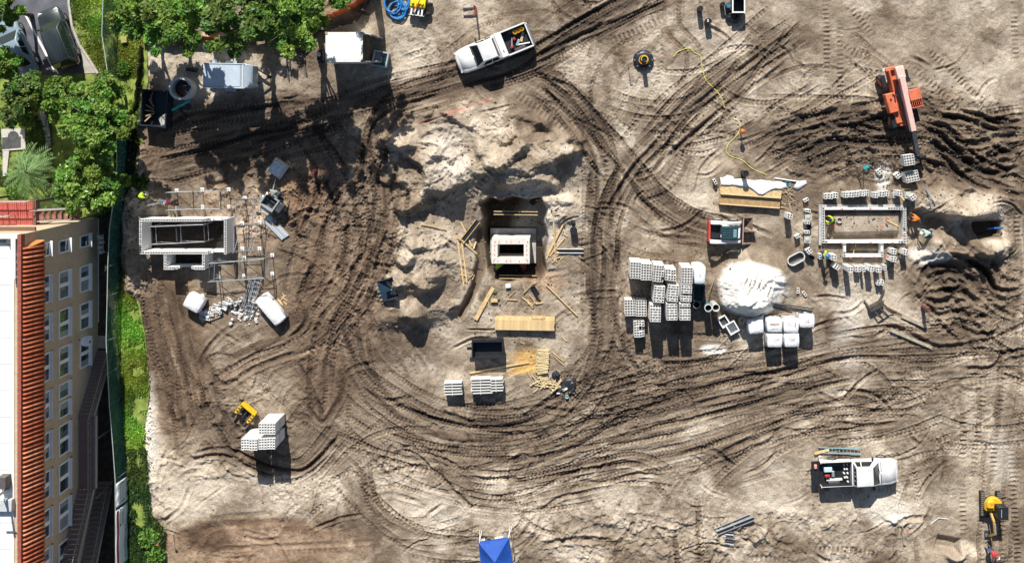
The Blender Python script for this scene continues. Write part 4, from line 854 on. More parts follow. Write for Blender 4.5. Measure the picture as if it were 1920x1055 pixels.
# ---- grass: one mass over the lawn
def in_poly(pts, x, y):
    ins = np.zeros(len(x), bool); n = len(pts)
    for k in range(n):
        (ax, ay), (bx, by) = pts[k], pts[(k + 1) % n]
        ins ^= ((ay > y) != (by > y)) & (x < (bx - ax) * (y - ay) / (by - ay + 1e-12) + ax)
    return ins
def grass(name, poly, n, hgt, m, label, z=.1, keep=None, dens=None):
    g = np.random.default_rng(len(name) + n); a = np.array(poly, float)
    x = g.uniform(a[:, 0].min(), a[:, 0].max(), n * 3); y = g.uniform(a[:, 1].min(), a[:, 1].max(), n * 3)
    ok = in_poly(poly, x, y)
    if keep is not None: ok &= keep(x, y)
    W0 = PN(np.stack([x, y], 1), z); ok &= (fbm(W0[:, 0], W0[:, 1], .9, 3, 77) + .35 * g.random(len(x))) > -.02
    x, y = x[ok][:n], y[ok][:n]; n = len(x); W = PN(np.stack([x, y], 1), z)
    hh = hgt * (.5 + g.random(n)); lean = g.normal(size=(n, 2)) * .5
    C = np.concatenate([W + lean * hh[:, None] * .5, (z + hh * .45)[:, None]], 1)
    D1 = np.concatenate([lean * hh[:, None] * .5, (hh * .5)[:, None]], 1); az_ = g.random(n) * 6.28
    D2 = np.stack([np.cos(az_), np.sin(az_), np.zeros(n)], 1) * (.025 + .035 * g.random((n, 1)))
    nb_ = np.clip(.95 + 1.0 * fbm(W[:, 0], W[:, 1], .5, 3, 5), .4, 1.6) * (.7 + .6 * g.random(n)); T = np.stack([nb_ * (.8 + .7 * np.clip(fbm(W[:, 0], W[:, 1], .3, 2, 9) + .3, 0, 1)), nb_, nb_], 1)
    return tag(quads(name, C, D1, D2, T, m), label, 'grass', kind='stuff')
grass('grass', [(130, -30), (262, -30), (268, 60), (270, 150), (256, 230), (215, 240), (190, 150), (184, 138), (168, 112), (150, 85), (136, 50)], 24000, .09, M_GRASS, 'bright green grass of the lawn beside the driveway')
grass('grass', [(218, 560), (238, 541), (257, 568), (271, 640), (279, 740), (271, 800), (267, 845), (240, 845), (226, 700), (216, 620)], 20000, .17, M_GRASS, 'long green grass in the strip between green fence and site')
grass('grass', [(215, 235), (250, 235), (262, 262), (250, 330), (236, 365), (232, 480), (236, 550), (215, 560), (205, 480), (215, 400)], 14000, .22, M_GRASSD, 'rank grass coloured dark for tree shade behind the green fence by the spoil bank')  # tree shade painted into the darker blades
grass('grass', [(222, 840), (274, 840), (279, 900), (282, 960), (308, 990), (316, 1075), (225, 1075)], 18000, .25, M_GRASSD, 'grass strip coloured dark for shade beside the banners')  # darker blades stand in for the shade along the fence
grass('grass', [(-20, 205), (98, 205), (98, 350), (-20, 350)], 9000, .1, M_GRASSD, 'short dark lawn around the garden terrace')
# ================================================================ concrete blocks, walls, scaffolds
m_block = mat('concrete block', (.70, .69, .67), .9, var=.12, scale=7, bump=.4, dirt=.12)
m_blockw = mat('pale new block', (.76, .76, .74), .9, var=.07, scale=7, bump=.3)
m_grey = mat('footing concrete', (.42, .42, .40), .9, var=.2, scale=3, bump=.4, dirt=.25)
m_wood = mat('fresh lumber', (.60, .43, .22), .75, var=.22, scale=5)
m_woodd = mat('weathered lumber', (.36, .27, .175), .85, var=.3, scale=5, dirt=.2)
m_steel = mat('galvanised steel', (.48, .50, .52), .4, .55, var=.15, dirt=.15)
m_dsteel = mat('dark steel', (.07, .075, .085), .5, .3, var=.3, dirt=.2)
m_black = mat('black plastic', (.018, .02, .024), .45, var=.3)
m_rub = mat('tyre rubber', (.028, .027, .026), .85, var=.3, dirt=.35)
def block_mesh(name, m, L=.39, W=.19, H=.19, holes=((-.173, -.018), (.018, .173)), hy=.07):
    mb = MB(); x0, x1, y0, y1 = -L / 2, L / 2, -W / 2, W / 2
    def lay(z, flip):
        rs = []; xa = x0
        for a, b in holes:
            rs.append((xa, a, y0, y1)); rs += [(a, b, y0, -hy), (a, b, hy, y1)]; xa = b
        rs.append((xa, x1, y0, y1))
        for a, b, c, d_ in rs:
            q = [(a, c, z), (b, c, z), (b, d_, z), (a, d_, z)]; mb.add(q if not flip else q[::-1], [(0, 1, 2, 3)])
    lay(H, False); lay(0.0, True)
    for a, b in holes:
        q = [(a, -hy), (b, -hy), (b, hy), (a, hy)]
        for i in range(4):
            p, r = q[i], q[(i + 1) % 4]; mb.add([(p[0], p[1], H), (r[0], r[1], H), (r[0], r[1], 0), (p[0], p[1], 0)], [(0, 3, 2, 1)])
    q = [(x0, y0), (x1, y0), (x1, y1), (x0, y1)]
    for i in range(4):
        p, r = q[i], q[(i + 1) % 4]; mb.add([(p[0], p[1], 0), (r[0], r[1], 0), (r[0], r[1], H), (p[0], p[1], H)], [(0, 1, 2, 3)])
    return mb.mesh(name, m)
BK = block_mesh('block', m_block); BKW = block_mesh('block', m_blockw)
BKS = block_mesh('slot_block', m_block, holes=((-.155, .155),), hy=.05)
BKH = block_mesh('half_block', m_block, .19, .19, .19, ((-.07, .07),), .07)
BKF = MB(); BKF.box((0, 0, .095), (.39, .19, .19)); BKF = BKF.mesh('block', m_blockw)       # grouted, cells filled
mb = MB()
for k in range(3): mb.box((0, -.42 + .42 * k, .05), (.95, .09, .09))
for k in range(6): mb.box((-.42 + .168 * k, 0, .105), (.12, 1.0, .02))
PALLET = mb.mesh('pallet', m_woodd)
def pallet_of_blocks(px, py, nx, ny, courses, rz, label, slot=False, me=None, skip=0.0, group='pallets of hollow concrete blocks', twice=False, seed=0):
    rn = random.Random(seed + 77); tiers = 2 if twice else 1
    hz = tiers * (courses * .192 + .13); g = P(px, py, hz); z0 = gmin(g.x, g.y, .5)
    p = P(px, py, hz + z0); t = thing('block_pallet', label, 'pallet', (p.x, p.y, z0), rz, group); me = me or BK
    for tier in range(tiers):
        zt = tier * (courses * .192 + .13)
        o = link('pallet', PALLET, t, (0, 0, zt)); o.scale = (nx * .2 / .95 * 1.04, ny * .4 / 1.0 * 1.02, 1)
        for c in range(courses):
            top = c == courses - 1 and tier == tiers - 1
            for i in range(nx):
                for j in range(ny):
                    if not top and 0 < i < nx - 1 and 0 < j < ny - 1: continue
                    if top and skip and rn.random() < skip: continue
                    x = (i - (nx - 1) / 2) * .2; y = (j - (ny - 1) / 2) * .4; z = zt + .125 + c * .192
                    if top and slot:
                        continue
                    link('block', me, t, (x + rn.uniform(-.006, .006), y + rn.uniform(-.006, .006), z), math.pi / 2 + rn.uniform(-.02, .02))
        if slot and tier == tiers - 1:
            z = zt + .125 + (courses - 1) * .192; rows = int(ny * 2)
            for j in range(rows):
                y = (j - (rows - 1) / 2) * .2
                if rn.random() < skip: continue
                if j % 3 == 1: link('block', BK, t, (-.2, y, z)); link('block', BK, t, (.2, y, z))
                else:
                    link('half_block', BKH, t, (-.3, y, z)); link('half_block', BKH, t, (.3, y, z)); link('slot_block', BKS, t, (0, y, z))
    return t
AD = 'beside the white sand'
for k, (x, y, rz, lab, slot, tw, sk, ny) in enumerate([
    (1192, 507, -2, 'pallet of hollow blocks at the west end of the north row of blocks', 0, 1, 0, 3), (1212, 510, -2, 'pallet of hollow blocks second from the west in the north row', 0, 1, 0, 3), (1235, 513, -5, 'pallet of hollow blocks third from the west in the north row', 0, 1, .06, 3), (1258, 516, -3, 'half used pallet of hollow blocks fourth from the west in the north row', 0, 1, .3, 2), (1288.5, 517, -1, 'pallet of hollow blocks next to the white wrapped pallet', 0, 1, 0, 3),
    (1236, 552, -5, 'pallet with slotted blocks at the west end of the middle row', 1, 1, .05, 3), (1262, 550, -5, 'pallet with slotted blocks in the centre of the middle row', 1, 1, 0, 3), (1287, 550, -3, 'pallet with slotted blocks beside the dark crate', 1, 1, .1, 3),
    (1181.5, 577, 1, 'pallet of hollow blocks at the far west of the whole block yard', 0, 0, 0, 3), (1202.5, 578, 0, 'pallet of hollow blocks second from the west in the southern row', 0, 0, 0, 3), (1229, 588, -2, 'pallet with slotted blocks third from the west in the southern row', 1, 1, .05, 3), (1260, 585, 1, 'pallet with slotted blocks fourth from the west in the southern row', 1, 1, 0, 3), (1284.5, 585, 0, 'pallet with slotted blocks at the east end of the southern row, near the pipes', 1, 1, .12, 3), (1198.5, 617, 2, 'half empty pallet of broken blocks south of the block yard', 0, 0, .45, 3)]):
    pallet_of_blocks(x, y, 4, ny, 6, R(rz), lab, slot, None, sk, twice=bool(tw), seed=k)
for k, (x, y, lab) in enumerate([(492.5, 803.8, 'back row left'), (508.2, 803.8, 'back row right'), (459.5, 833, 'front row westernmost'), (474.6, 833.8, 'front row second from the west'), (492.3, 832, 'front row third from the west'), (508, 831.4, 'front row easternmost')]):
    pallet_of_blocks(x, y, 3, 2, 6, R(1), 'double pallet of pale blocks south of the yellow bucket, ' + lab, me=BKW, twice=True, seed=k + 40, group='pale block pallets by the yellow bucket')
def stack(px, py, cols, rows, courses, rz, label, me=None, half=False):
    h = courses * .195; g = P(px, py, h); z0 = gmin(g.x, g.y, .3); p = P(px, py, h + z0)
    t = thing('block_stack', label, 'blocks', (p.x, p.y, z0 - .02), R(rz), 'small stacks of blocks round the new foundation')
    for c in range(courses):
        for i in range(cols):
            for j in range(rows):
                link('block', me or BKW, t, ((i - (cols - 1) / 2) * .2, (j - (rows - 1) / 2) * .4, c * .195), math.pi / 2 + random.uniform(-.03, .03))
    return t
ordn = ['first', 'second', 'third', 'fourth', 'fifth', 'sixth', 'seventh', 'eighth', 'ninth', 'tenth', 'eleventh', 'twelfth', 'thirteenth']
for k, (x, y, c, n, rz) in enumerate([(1548.5, 368.5, 1, 3, 0), (1557, 368, 2, 4, -4), (1567, 366.5, 2, 4, -3), (1586, 365.5, 2, 4, -2), (1597, 365, 2, 5, -3), (1606, 364, 2, 5, -4), (1617, 363, 2, 5, -4), (1625, 362, 2, 5, -3), (1642, 366, 2, 4, -4), (1654, 364, 2, 5, -5), (1662.5, 363, 2, 4, -4), (1678, 366.5, 1, 2, 0), (1687, 362.5, 2, 5, -4)]):
    stack(x, y, c, 1, n, rz, f'small block stack north of the new foundation, {ordn[k]} from the west')
for k, (x, y, c, n, rz) in enumerate([(1595, 505, 2, 8, 0), (1609, 504.7, 2, 4, -2), (1620.4, 504.7, 1, 6, 0), (1634, 503.8, 2, 7, -12), (1648, 505.5, 2, 5, 0), (1660, 502, 1, 4, 0)]):
    stack(x, y, c, 1, n, rz, f'small block stack south of the new foundation, {ordn[k]} from the west')
for (x, y, c, r_, n, rz, lab) in [(1676, 471.5, 2, 1, 5, -6, 'block stack inside the south east corner of the new foundation'), (1676, 486, 2, 1, 6, -8, 'block stack just south of the south east corner of the foundation'), (1699, 473, 2, 1, 5, -10, 'block stack beside the spilled mortar, east of the foundation'), (1692, 480, 1, 1, 2, 0, 'low single block beside the spilled mortar'), (1517.7, 470.5, 2, 1, 4, 35, 'turned block stack between the oval trough and the yellow vest worker'), (1541, 481, 2, 1, 3, 0, 'low block stack at the feet of the yellow vest worker'), (1564, 483, 2, 1, 6, -3, 'block stack beside the black tub'), (1570, 500.5, 2, 1, 6, -32, 'turned block stack south of the black tub'),
                           (1512, 375, 1, 1, 2, -62, 'turned loose blocks nearest the lumber scraps'), (1515.5, 395.5, 1, 1, 4, 90, 'northern block stack of the mortar board line'), (1514, 417.5, 1, 1, 4, 90, 'middle block stack of the mortar board line'), (1513.8, 435.5, 1, 1, 4, 90, 'southern block stack of the mortar board line'), (1496.7, 443, 1, 1, 3, -58, 'turned block stack west of the mortar board line'), (1481.3, 405.7, 2, 1, 6, -8, 'block stack near the skid steer bucket'), (1712.5, 370, 2, 1, 4, 35, 'turned block stack by the crossed pipes'), (1648, 530, 1, 1, 3, -15, 'left of two blocks south of the foundation stacks'), (1654.7, 530, 1, 1, 3, -15, 'right of two blocks south of the foundation stacks'), (1650, 322, 2, 1, 2, 40, 'blocks in spilled mortar behind the foundation'), (1684.5, 329, 2, 1, 3, 40, 'turned block pair between the mortar spill and the fork load'),
                           (1497, 545, 1, 1, 1, 0, 'upright pale block east of the white sand'), (1509, 551, 1, 1, 1, 40, 'tilted pale block east of the white sand'), (1341, 341, 1, 1, 2, 30, 'loose pale block left of the plywood')]:
    stack(x, y, c, r_, n, rz, lab)
def load(px, py, z, cols, rows, courses, rz, label):
    p = P(px, py, z + courses * .195); t = thing('block_stack', label, 'blocks', (p.x, p.y, z), R(rz), 'block loads at the telehandler')
    for c in range(courses):
        for i in range(cols):
            for j in range(rows): link('block', BK, t, ((i - (cols - 1) / 2) * .2, (j - (rows - 1) / 2) * .4, c * .195), math.pi / 2)
load(1705, 300, .75, 4, 2, 4, 8, 'load of blocks carried on the forks of the orange telehandler')
load(1710.5, 331, GZ(*P(1710, 331).xy), 5, 2, 5, 12, 'pile of blocks on the ground below the fork load')
# ---- block walls ----------------------------------------------------------------
def wall(t, o, p0, p1, courses, z0, openings=(), me=None, keep=3, fill=None, low=None):
    """wall of blocks from p0 to p1 (local xy); the top courses are single blocks, the buried courses one joined part"""
    p0, p1 = Vector(p0), Vector(p1); d_ = p1 - p0; L = d_.length; d_.normalize(); rz = math.atan2(d_.y, d_.x); n = max(1, round(L / .4)); st = L / n
    lo = low
    for c in range(courses):
        sh = .5 if c % 2 else 0.0
        for k in range(n + (1 if sh else 0)):
            u = (k + .5 - sh) * st; hl = False
            if sh and (k == 0 or k == n): hl = True; u = .25 * st if k == 0 else L - .25 * st
            if any(a < u / L < b and c >= cc for a, b, cc in openings): continue
            x, y = p0.x + d_.x * u, p0.y + d_.y * u
            if c >= courses - keep:
                f = fill(c, u / L) if fill else False
                link('half_block' if hl else 'block', (BKH if hl else (BKF if f else (me or BKW))), t, (x, y, z0 + c * .197), rz + random.uniform(-.006, .006))
            else:
                lo.box((x, y, z0 + c * .197 + .095), (.194 if hl else .392, .19, .193), rz)
def block_building():
    zt = 1.72; c0 = P(340, 445, zt); t = thing('block_vault', 'roofless grey block chamber with a small annex at the west of the site', 'block structure', (c0.x, c0.y, -.08)); L = lambda x, y: (P(x, y, zt).x - c0.x, P(x, y, zt).y - c0.y)
    x0, y0 = L(263, 413); x1, y1 = L(422, 474); ax0, _ = L(309, 480); ax1, ay1 = L(381, 503); n = 9; low = MB(); mid = .1
    W = dict(me=BKW, low=low, keep=3)
    wall(t, c0, (x0 - .1, y0), (x1 - .12, y0), n, 0, [(.83, 1.0, 5), (.77, .83, 7)], **W)
    wall(t, c0, (x0, y0 - .11), (x0, y1 + .11), n, 0, **W); wall(t, c0, (x1, y0 + .08), (x1, y1 - .1), n, 0, **W)
    wall(t, c0, (x0 - .1, y1), (x1 - .12, y1), n, 0, [(.84, 1.0, 4), (.80, .84, 7)], **W)
    wall(t, c0, (ax0, y1 - .12), (ax0, ay1 + .12), n, 0, **W); wall(t, c0, (ax1, y1 - .12), (ax1, ay1 + .12), n, 0, **W)
    wall(t, c0, (ax0 - .1, ay1), (ax1 + .1, ay1), n, 0, [(.30, .66, 3), (.26, .30, 7), (.66, .70, 7)], **W)
    tag(low.obj('block_courses', m_blockw, t), kind='stuff')
    mb = MB(); mb.box(((x0 + x1) / 2, (y0 + y1) / 2, .03), (x1 - x0 - .25, y0 - y1 - .25, .06)); mb.box(((ax0 + ax1) / 2, (y1 + ay1) / 2, .03), (ax1 - ax0 - .25, y1 - ay1 - .25, .06)); mb.obj('floor_slab', mat('shade black earth floor', (.018, .014, .011), .95, var=.4, scale=3, bump=.6), t)  # floor colour near black, standing in for shade between the walls
    for (px, py) in [(296, 412), (330, 412), (365, 412), (285, 470), (320, 470), (362, 470)]:
        pass
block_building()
def foundation():
    zt = .42; c0 = P(1620, 422, zt); t = thing('block_foundation', 'low rectangular block foundation with a small southern bay, half laid', 'foundation', (c0.x, c0.y, -.42)); L = lambda x, y: (P(x, y, zt).x - c0.x, P(x, y, zt).y - c0.y)
    x0, y0 = L(1544, 391); x1, y1 = L(1697, 453.5); ax0, _ = L(1584, 460); ax1, ay1 = L(1654, 479.5); n = 4; low = MB(); f1 = lambda c, u: c == 3
    W = dict(low=low, keep=2)
    wall(t, c0, (x0 - .1, y0), (x1 + .1, y0), n, .05, fill=lambda c, u: c == 3 and u < .8, **W); wall(t, c0, (x0, y0 - .12), (x0, y1 - .1), n, .05, **W)
    wall(t, c0, (x1, y0 - .12), (x1, y1 + .12), n, .05, [(.66, .80, 3)], **W); wall(t, c0, (x0 + .12, y1), (x1 + .1, y1), n, .05, fill=lambda c, u: c == 3 and u < .93, **W)
    wall(t, c0, (ax0, y1 - .12), (ax0, ay1 + .12), n, .05, fill=f1, **W); wall(t, c0, (ax1, y1 - .12), (ax1, ay1 + .12), n, .05, fill=f1, **W); wall(t, c0, (ax0 - .1, ay1), (ax1 + .1, ay1), n, .05, fill=f1, **W)
    tag(low.obj('block_courses', m_block, t), kind='stuff')
    mb = MB(); mb.box((x0 - .22, (y0 + y1) / 2, .36), (.2, y0 - y1 + .5, .72)); mb.box(((x0 + x1) / 2, y0 + .2, .36), (x1 - x0 + .3, .18, .72)); mb.obj('footing', m_grey, t)
    # starter bars with red caps
    cap = MB(); cap.cyl((0, 0, 0), (0, 0, .42), .012, n=5); cap = cap.mesh('rebar', m_dsteel); kp = MB(); kp.cyl((0, 0, 0), (0, 0, .07), .05, .05, 8); kp.dome((0, 0, .07), .07, .03, 8, 2); kp = kp.mesh('rebar_cap', mat('orange cap', (.62, .10, .05), .5))
    for (px, py) in [(1576, 391), (1601, 392), (1629, 390), (1575, 455), (1630, 454), (1565, 422), (1566, 421), (1654, 425), (1592, 482), (1613, 481), (1639, 481), (1657, 480), (1661, 479), (1663, 408), (1665, 410), (1690, 440), (1671, 454)]:
        x, y = L(px, py); inside = 1550 < px < 1690 and 395 < py < 450; z = .44 if inside else .83
        r = link('rebar', cap, t, (x, y, z)); link('rebar_cap', kp, r, (0, 0, .4))
    return t
foundation()
# ---- middle chamber in the pit ----------------------------------------------------
def chamber():
    zb = -2.3; c0 = P(960, 462, zb + .25); t = thing('concrete_chamber', 'square white concrete chamber on a grey slab in the central pit', 'chamber', (c0.x, c0.y, zb - .05)); 
    q = lambda x, y, z: (P(x, y, z).x - c0.x, P(x, y, z).y - c0.y)
    a = q(919.5, 428, zb + .25); b = q(1005, 493, zb + .25); sa, sb = a, b
    zt = .4; a = q(922, 447, zt); b = q(993, 494, zt); h = zt - zb + .05; th = .44; ym = (a[1] + b[1]) / 2; xm = (a[0] + b[0]) / 2
    mb = MB(); xi0, xi1, yi0, yi1 = a[0] + .3, b[0] - .3, a[1] - .3, b[1] + .3
    mb.box(((sa[0] + sb[0]) / 2, (sa[1] + yi0) / 2, .15), (sb[0] - sa[0], sa[1] - yi0, .3)); mb.box(((sa[0] + sb[0]) / 2, (sb[1] + yi1) / 2, .15), (sb[0] - sa[0], abs(yi1 - sb[1]), .3)); mb.box(((sa[0] + xi0) / 2, (yi0 + yi1) / 2, .15), (abs(xi0 - sa[0]), yi0 - yi1, .3)); mb.box(((sb[0] + xi1) / 2, (yi0 + yi1) / 2, .15), (sb[0] - xi1, yi0 - yi1, .3)); mb.obj('base_slab', m_grey, t)
    for nm, c, d_ in (('north_wall', (xm, a[1] - th / 2, h / 2 + .15), (b[0] - a[0], th, h - .3)), ('south_wall', (xm, b[1] + th / 2, h / 2 + .15), (b[0] - a[0], th, h - .3)), ('west_wall', (a[0] + th / 2, ym, h / 2 + .15), (th, a[1] - b[1] - 2 * th, h - .3)), ('east_wall', (b[0] - th / 2, ym, h / 2 + .15), (th, a[1] - b[1] - 2 * th, h - .3))):
        mb = MB(); mb.box(c, d_); mb.obj(nm.split('_')[1], mat('white cast concrete', (.66, .625, .56), .85, var=.1, scale=3, bump=.2, dirt=.1), t)
    kp = MB(); kp.cyl((0, 0, 0), (0, 0, .08), .03, n=8); kp = kp.mesh('bolt_cap', mat('orange cap', (.62, .10, .05)))
    for k in (0, 1, 3, 4, 6, 8):
        link('bolt_cap', kp, t, (a[0] + .15 + random.uniform(0, .1) + k * (b[0] - a[0] - .4) / 8, a[1] - th / 2, h)); link('bolt_cap', kp, t, (a[0] + .15 + k * (b[0] - a[0] - .3) / 8, b[1] + th / 2, h))
    for k in range(4):
        y_ = a[1] - .5 - k * .35; link('bolt_cap', kp, t, (a[0] + th / 2, y_, h)); link('bolt_cap', kp, t, (b[0] - th / 2, y_, h))
chamber()
# ---- scaffolds ---------------------------------------------------------------------
def scaffold(label, rails, zt, transoms=True, plates=True):
    """rails: list of pairs of top rail polylines [(pixel...)]; standards at each vertex"""
    o = P(*rails[0][0], zt); t = thing('scaffold', label, 'scaffold', (o.x, o.y, 0)); rs = [[Vector((P(x, y, zt).x - o.x, P(x, y, zt).y - o.y, zt)) for x, y in r] for r in rails]
    pl = MB(); pl.box((0, 0, .02), (.28, .28, .04)); pl = pl.mesh('base_plate', m_white)
    for r in rs:
        for a, b in zip(r, r[1:]):
            mb = MB(); mb.cyl(a, b, .034, n=6); mb.obj('ledger', m_steel, t)
            mb = MB(); mb.cyl((a.x, a.y, .35), (b.x, b.y, zt - .1), .022, n=5); mb.obj('brace', m_steel, t)
        for p in r:
            z0 = GZ(p.x + o.x, p.y + o.y); mb = MB(); mb.cyl((p.x, p.y, z0 + .03), (p.x, p.y, zt + .25), .032, n=6); mb.obj('standard', m_steel, t)
            if plates: link('base_plate', pl, t, (p.x, p.y, z0 + .005))
    if transoms and len(rs) > 1:
        for a, b in zip(*rs[:2]):
            mb = MB(); mb.cyl(a, b, .04, n=6); mb.obj('transom', m_dsteel, t)
            d = b - a
            for k in range(1): 
                zz = .9 + k * .45; mb = MB(); mb.cyl((a.x, a.y, zz), (b.x, b.y, zz), .02, n=5); mb.obj('frame_rung', m_steel, t)
    return t
scaffold('scaffold frame north of the grey block chamber', [[(313, 361), (362, 359), (413, 359)], [(314, 394), (363, 392), (414, 392)]], 1.9)
scaffold('scaffold frame east of the grey block chamber', [[(444, 375), (439, 424), (438, 473)], [(477, 373), (472, 422), (471, 473)]], 1.9)
scaffold('scaffold frame south east of the grey block chamber', [[(393, 494), (442, 490), (496, 485)], [(392, 528), (442, 525), (496, 521)]], 1.9)
scaffold('scaffold frame inside the grey block chamber', [[(283, 425), (330, 423), (382, 421)], [(285, 458), (332, 456), (384, 453)]], 1.7)
scaffold('single scaffold tube frame at the north west corner of the grey chamber', [[(278, 385), (300, 380)]], 1.0, False)
# ================================================================ vehicles and machines
def carpaint(name, c, rough=.3, dirt=.15): return mat(name, c, rough, var=.03, scale=2, dirt=dirt, coat=.5)
m_vwhite = carpaint('white car paint', (.74, .745, .74), .3, .22)
m_cglass = mat('car glass', (.012, .018, .022), .05, var=.2, spec=.9)
m_lamp = mat('lamp lens', (.6, .6, .58), .15); m_tail = mat('tail lamp', (.35, .02, .02), .2); m_chrome = mat('chrome', (.6, .6, .6), .25, .9)
def wheel(t, x, y, r=.39, wd=.27, steer=0.0, rim=None):
    mb = MB(); n = 20; prof = [(-wd / 2, r * .6), (-wd / 2, r * .93), (-wd * .38, r), (wd * .38, r), (wd / 2, r * .93), (wd / 2, r * .6)]
    secs = [[(q[1] * math.cos(2 * math.pi * i / n), q[0], q[1] * math.sin(2 * math.pi * i / n)) for i in range(n)] for q in prof]
    mb.loft(secs, False); o = mb.obj('wheel', m_rub, t, True); o.location = (x, y, r); o.rotation_euler = (0, 0, steer)
    mb = MB()
    for s in (-1, 1):
        mb.cyl((0, s * wd * .36, 0), (0, s * wd * .46, 0), r * .62, r * .58, 14); 
        for k in range(5): a = k * 1.2566; mb.box((r * .33 * math.cos(a), s * wd * .47, r * .33 * math.sin(a)), (r * .5, .03, .07), 0, -a)
    mb.obj('rim', rim or m_chrome, o)
    return o
def panel(t, name, m, quad, u0, u1, v0, v1, off=.012, th=.012):
    """a pane lying on the face given by its four corners (bottom left, bottom right, top right, top left)"""
    a, b, c, d = [Vector(p) for p in quad]
    def at(u, v): return a.lerp(b, u).lerp(d.lerp(c, u), v)
    n = (b - a).cross(d - a).normalized(); q = [at(u0, v0), at(u1, v0), at(u1, v1), at(u0, v1)]
    mb = MB(); vs = [p + n * (off - th) for p in q] + [p + n * off for p in q]
    mb.add(vs, [(0, 3, 2, 1), (4, 5, 6, 7), (0, 1, 5, 4), (1, 2, 6, 5), (2, 3, 7, 6), (3, 0, 4, 7)]); return mb.obj(name, m, t)
def section(x, w, zb, zt, r=.12, crown=.04):
    h = w / 2
    return [(x, -h + .1, zb), (x, -h, zb + .15), (x, -h, zt - r * 1.6), (x, -h + r * .35, zt - r * .5), (x, -h + r, zt), (x, 0, zt + crown), (x, h - r, zt), (x, h - r * .35, zt - r * .5), (x, h, zt - r * 1.6), (x, h, zb + .15), (x, h - .1, zb)]
def greenhouse(t, m, xb0, xb1, xt0, xt1, wb, wt, zb, zt, panes, sunroof=False):
    """cabin: bottom outline xb0..xb1, roof outline xt0..xt1 (front is +x)"""
    B = [(xb0, -wb / 2, zb), (xb1, -wb / 2 * .96, zb), (xb1, wb / 2 * .96, zb), (xb0, wb / 2, zb)]; T = [(xt0, -wt / 2, zt), (xt1, -wt / 2 * .97, zt), (xt1, wt / 2 * .97, zt), (xt0, wt / 2, zt)]
    mid = [(xt0 + .1, 0, zt + .05), (xt1 - .15, 0, zt + .05)]
    mb = MB(); mb.add(B + T + mid, [(0, 1, 5, 4), (1, 2, 6, 5), (2, 3, 7, 6), (3, 0, 4, 7), (4, 5, 9, 8), (5, 6, 9), (6, 7, 8, 9), (7, 4, 8), (3, 2, 1, 0)])
    mb.obj('cabin', m, t, bevel=.05)
    panel(t, 'windshield', m_cglass, (B[1], B[2], T[2], T[1]), .06, .94, .08, .93); panel(t, 'rear_window', m_cglass, (B[3], B[0], T[0], T[3]), .08, .92, .12, .88)
    for u0, u1 in panes:
        panel(t, 'side_window', m_cglass, (B[0], B[1], T[1], T[0]), u0, u1, .12, .86); panel(t, 'side_window', m_cglass, (B[2], B[3], T[3], T[2]), 1 - u1, 1 - u0, .12, .86)
def mirrors(t, x, y, z, m):
    for s in (-1, 1): mb = MB(); mb.box((x, s * (y + .12), z), (.12, .24, .18)); mb.bar((x + .02, s * (y - .05), z - .05), (x, s * (y + .06), z - .03), .04, .05); mb.obj('mirror', m, t, bevel=.03)
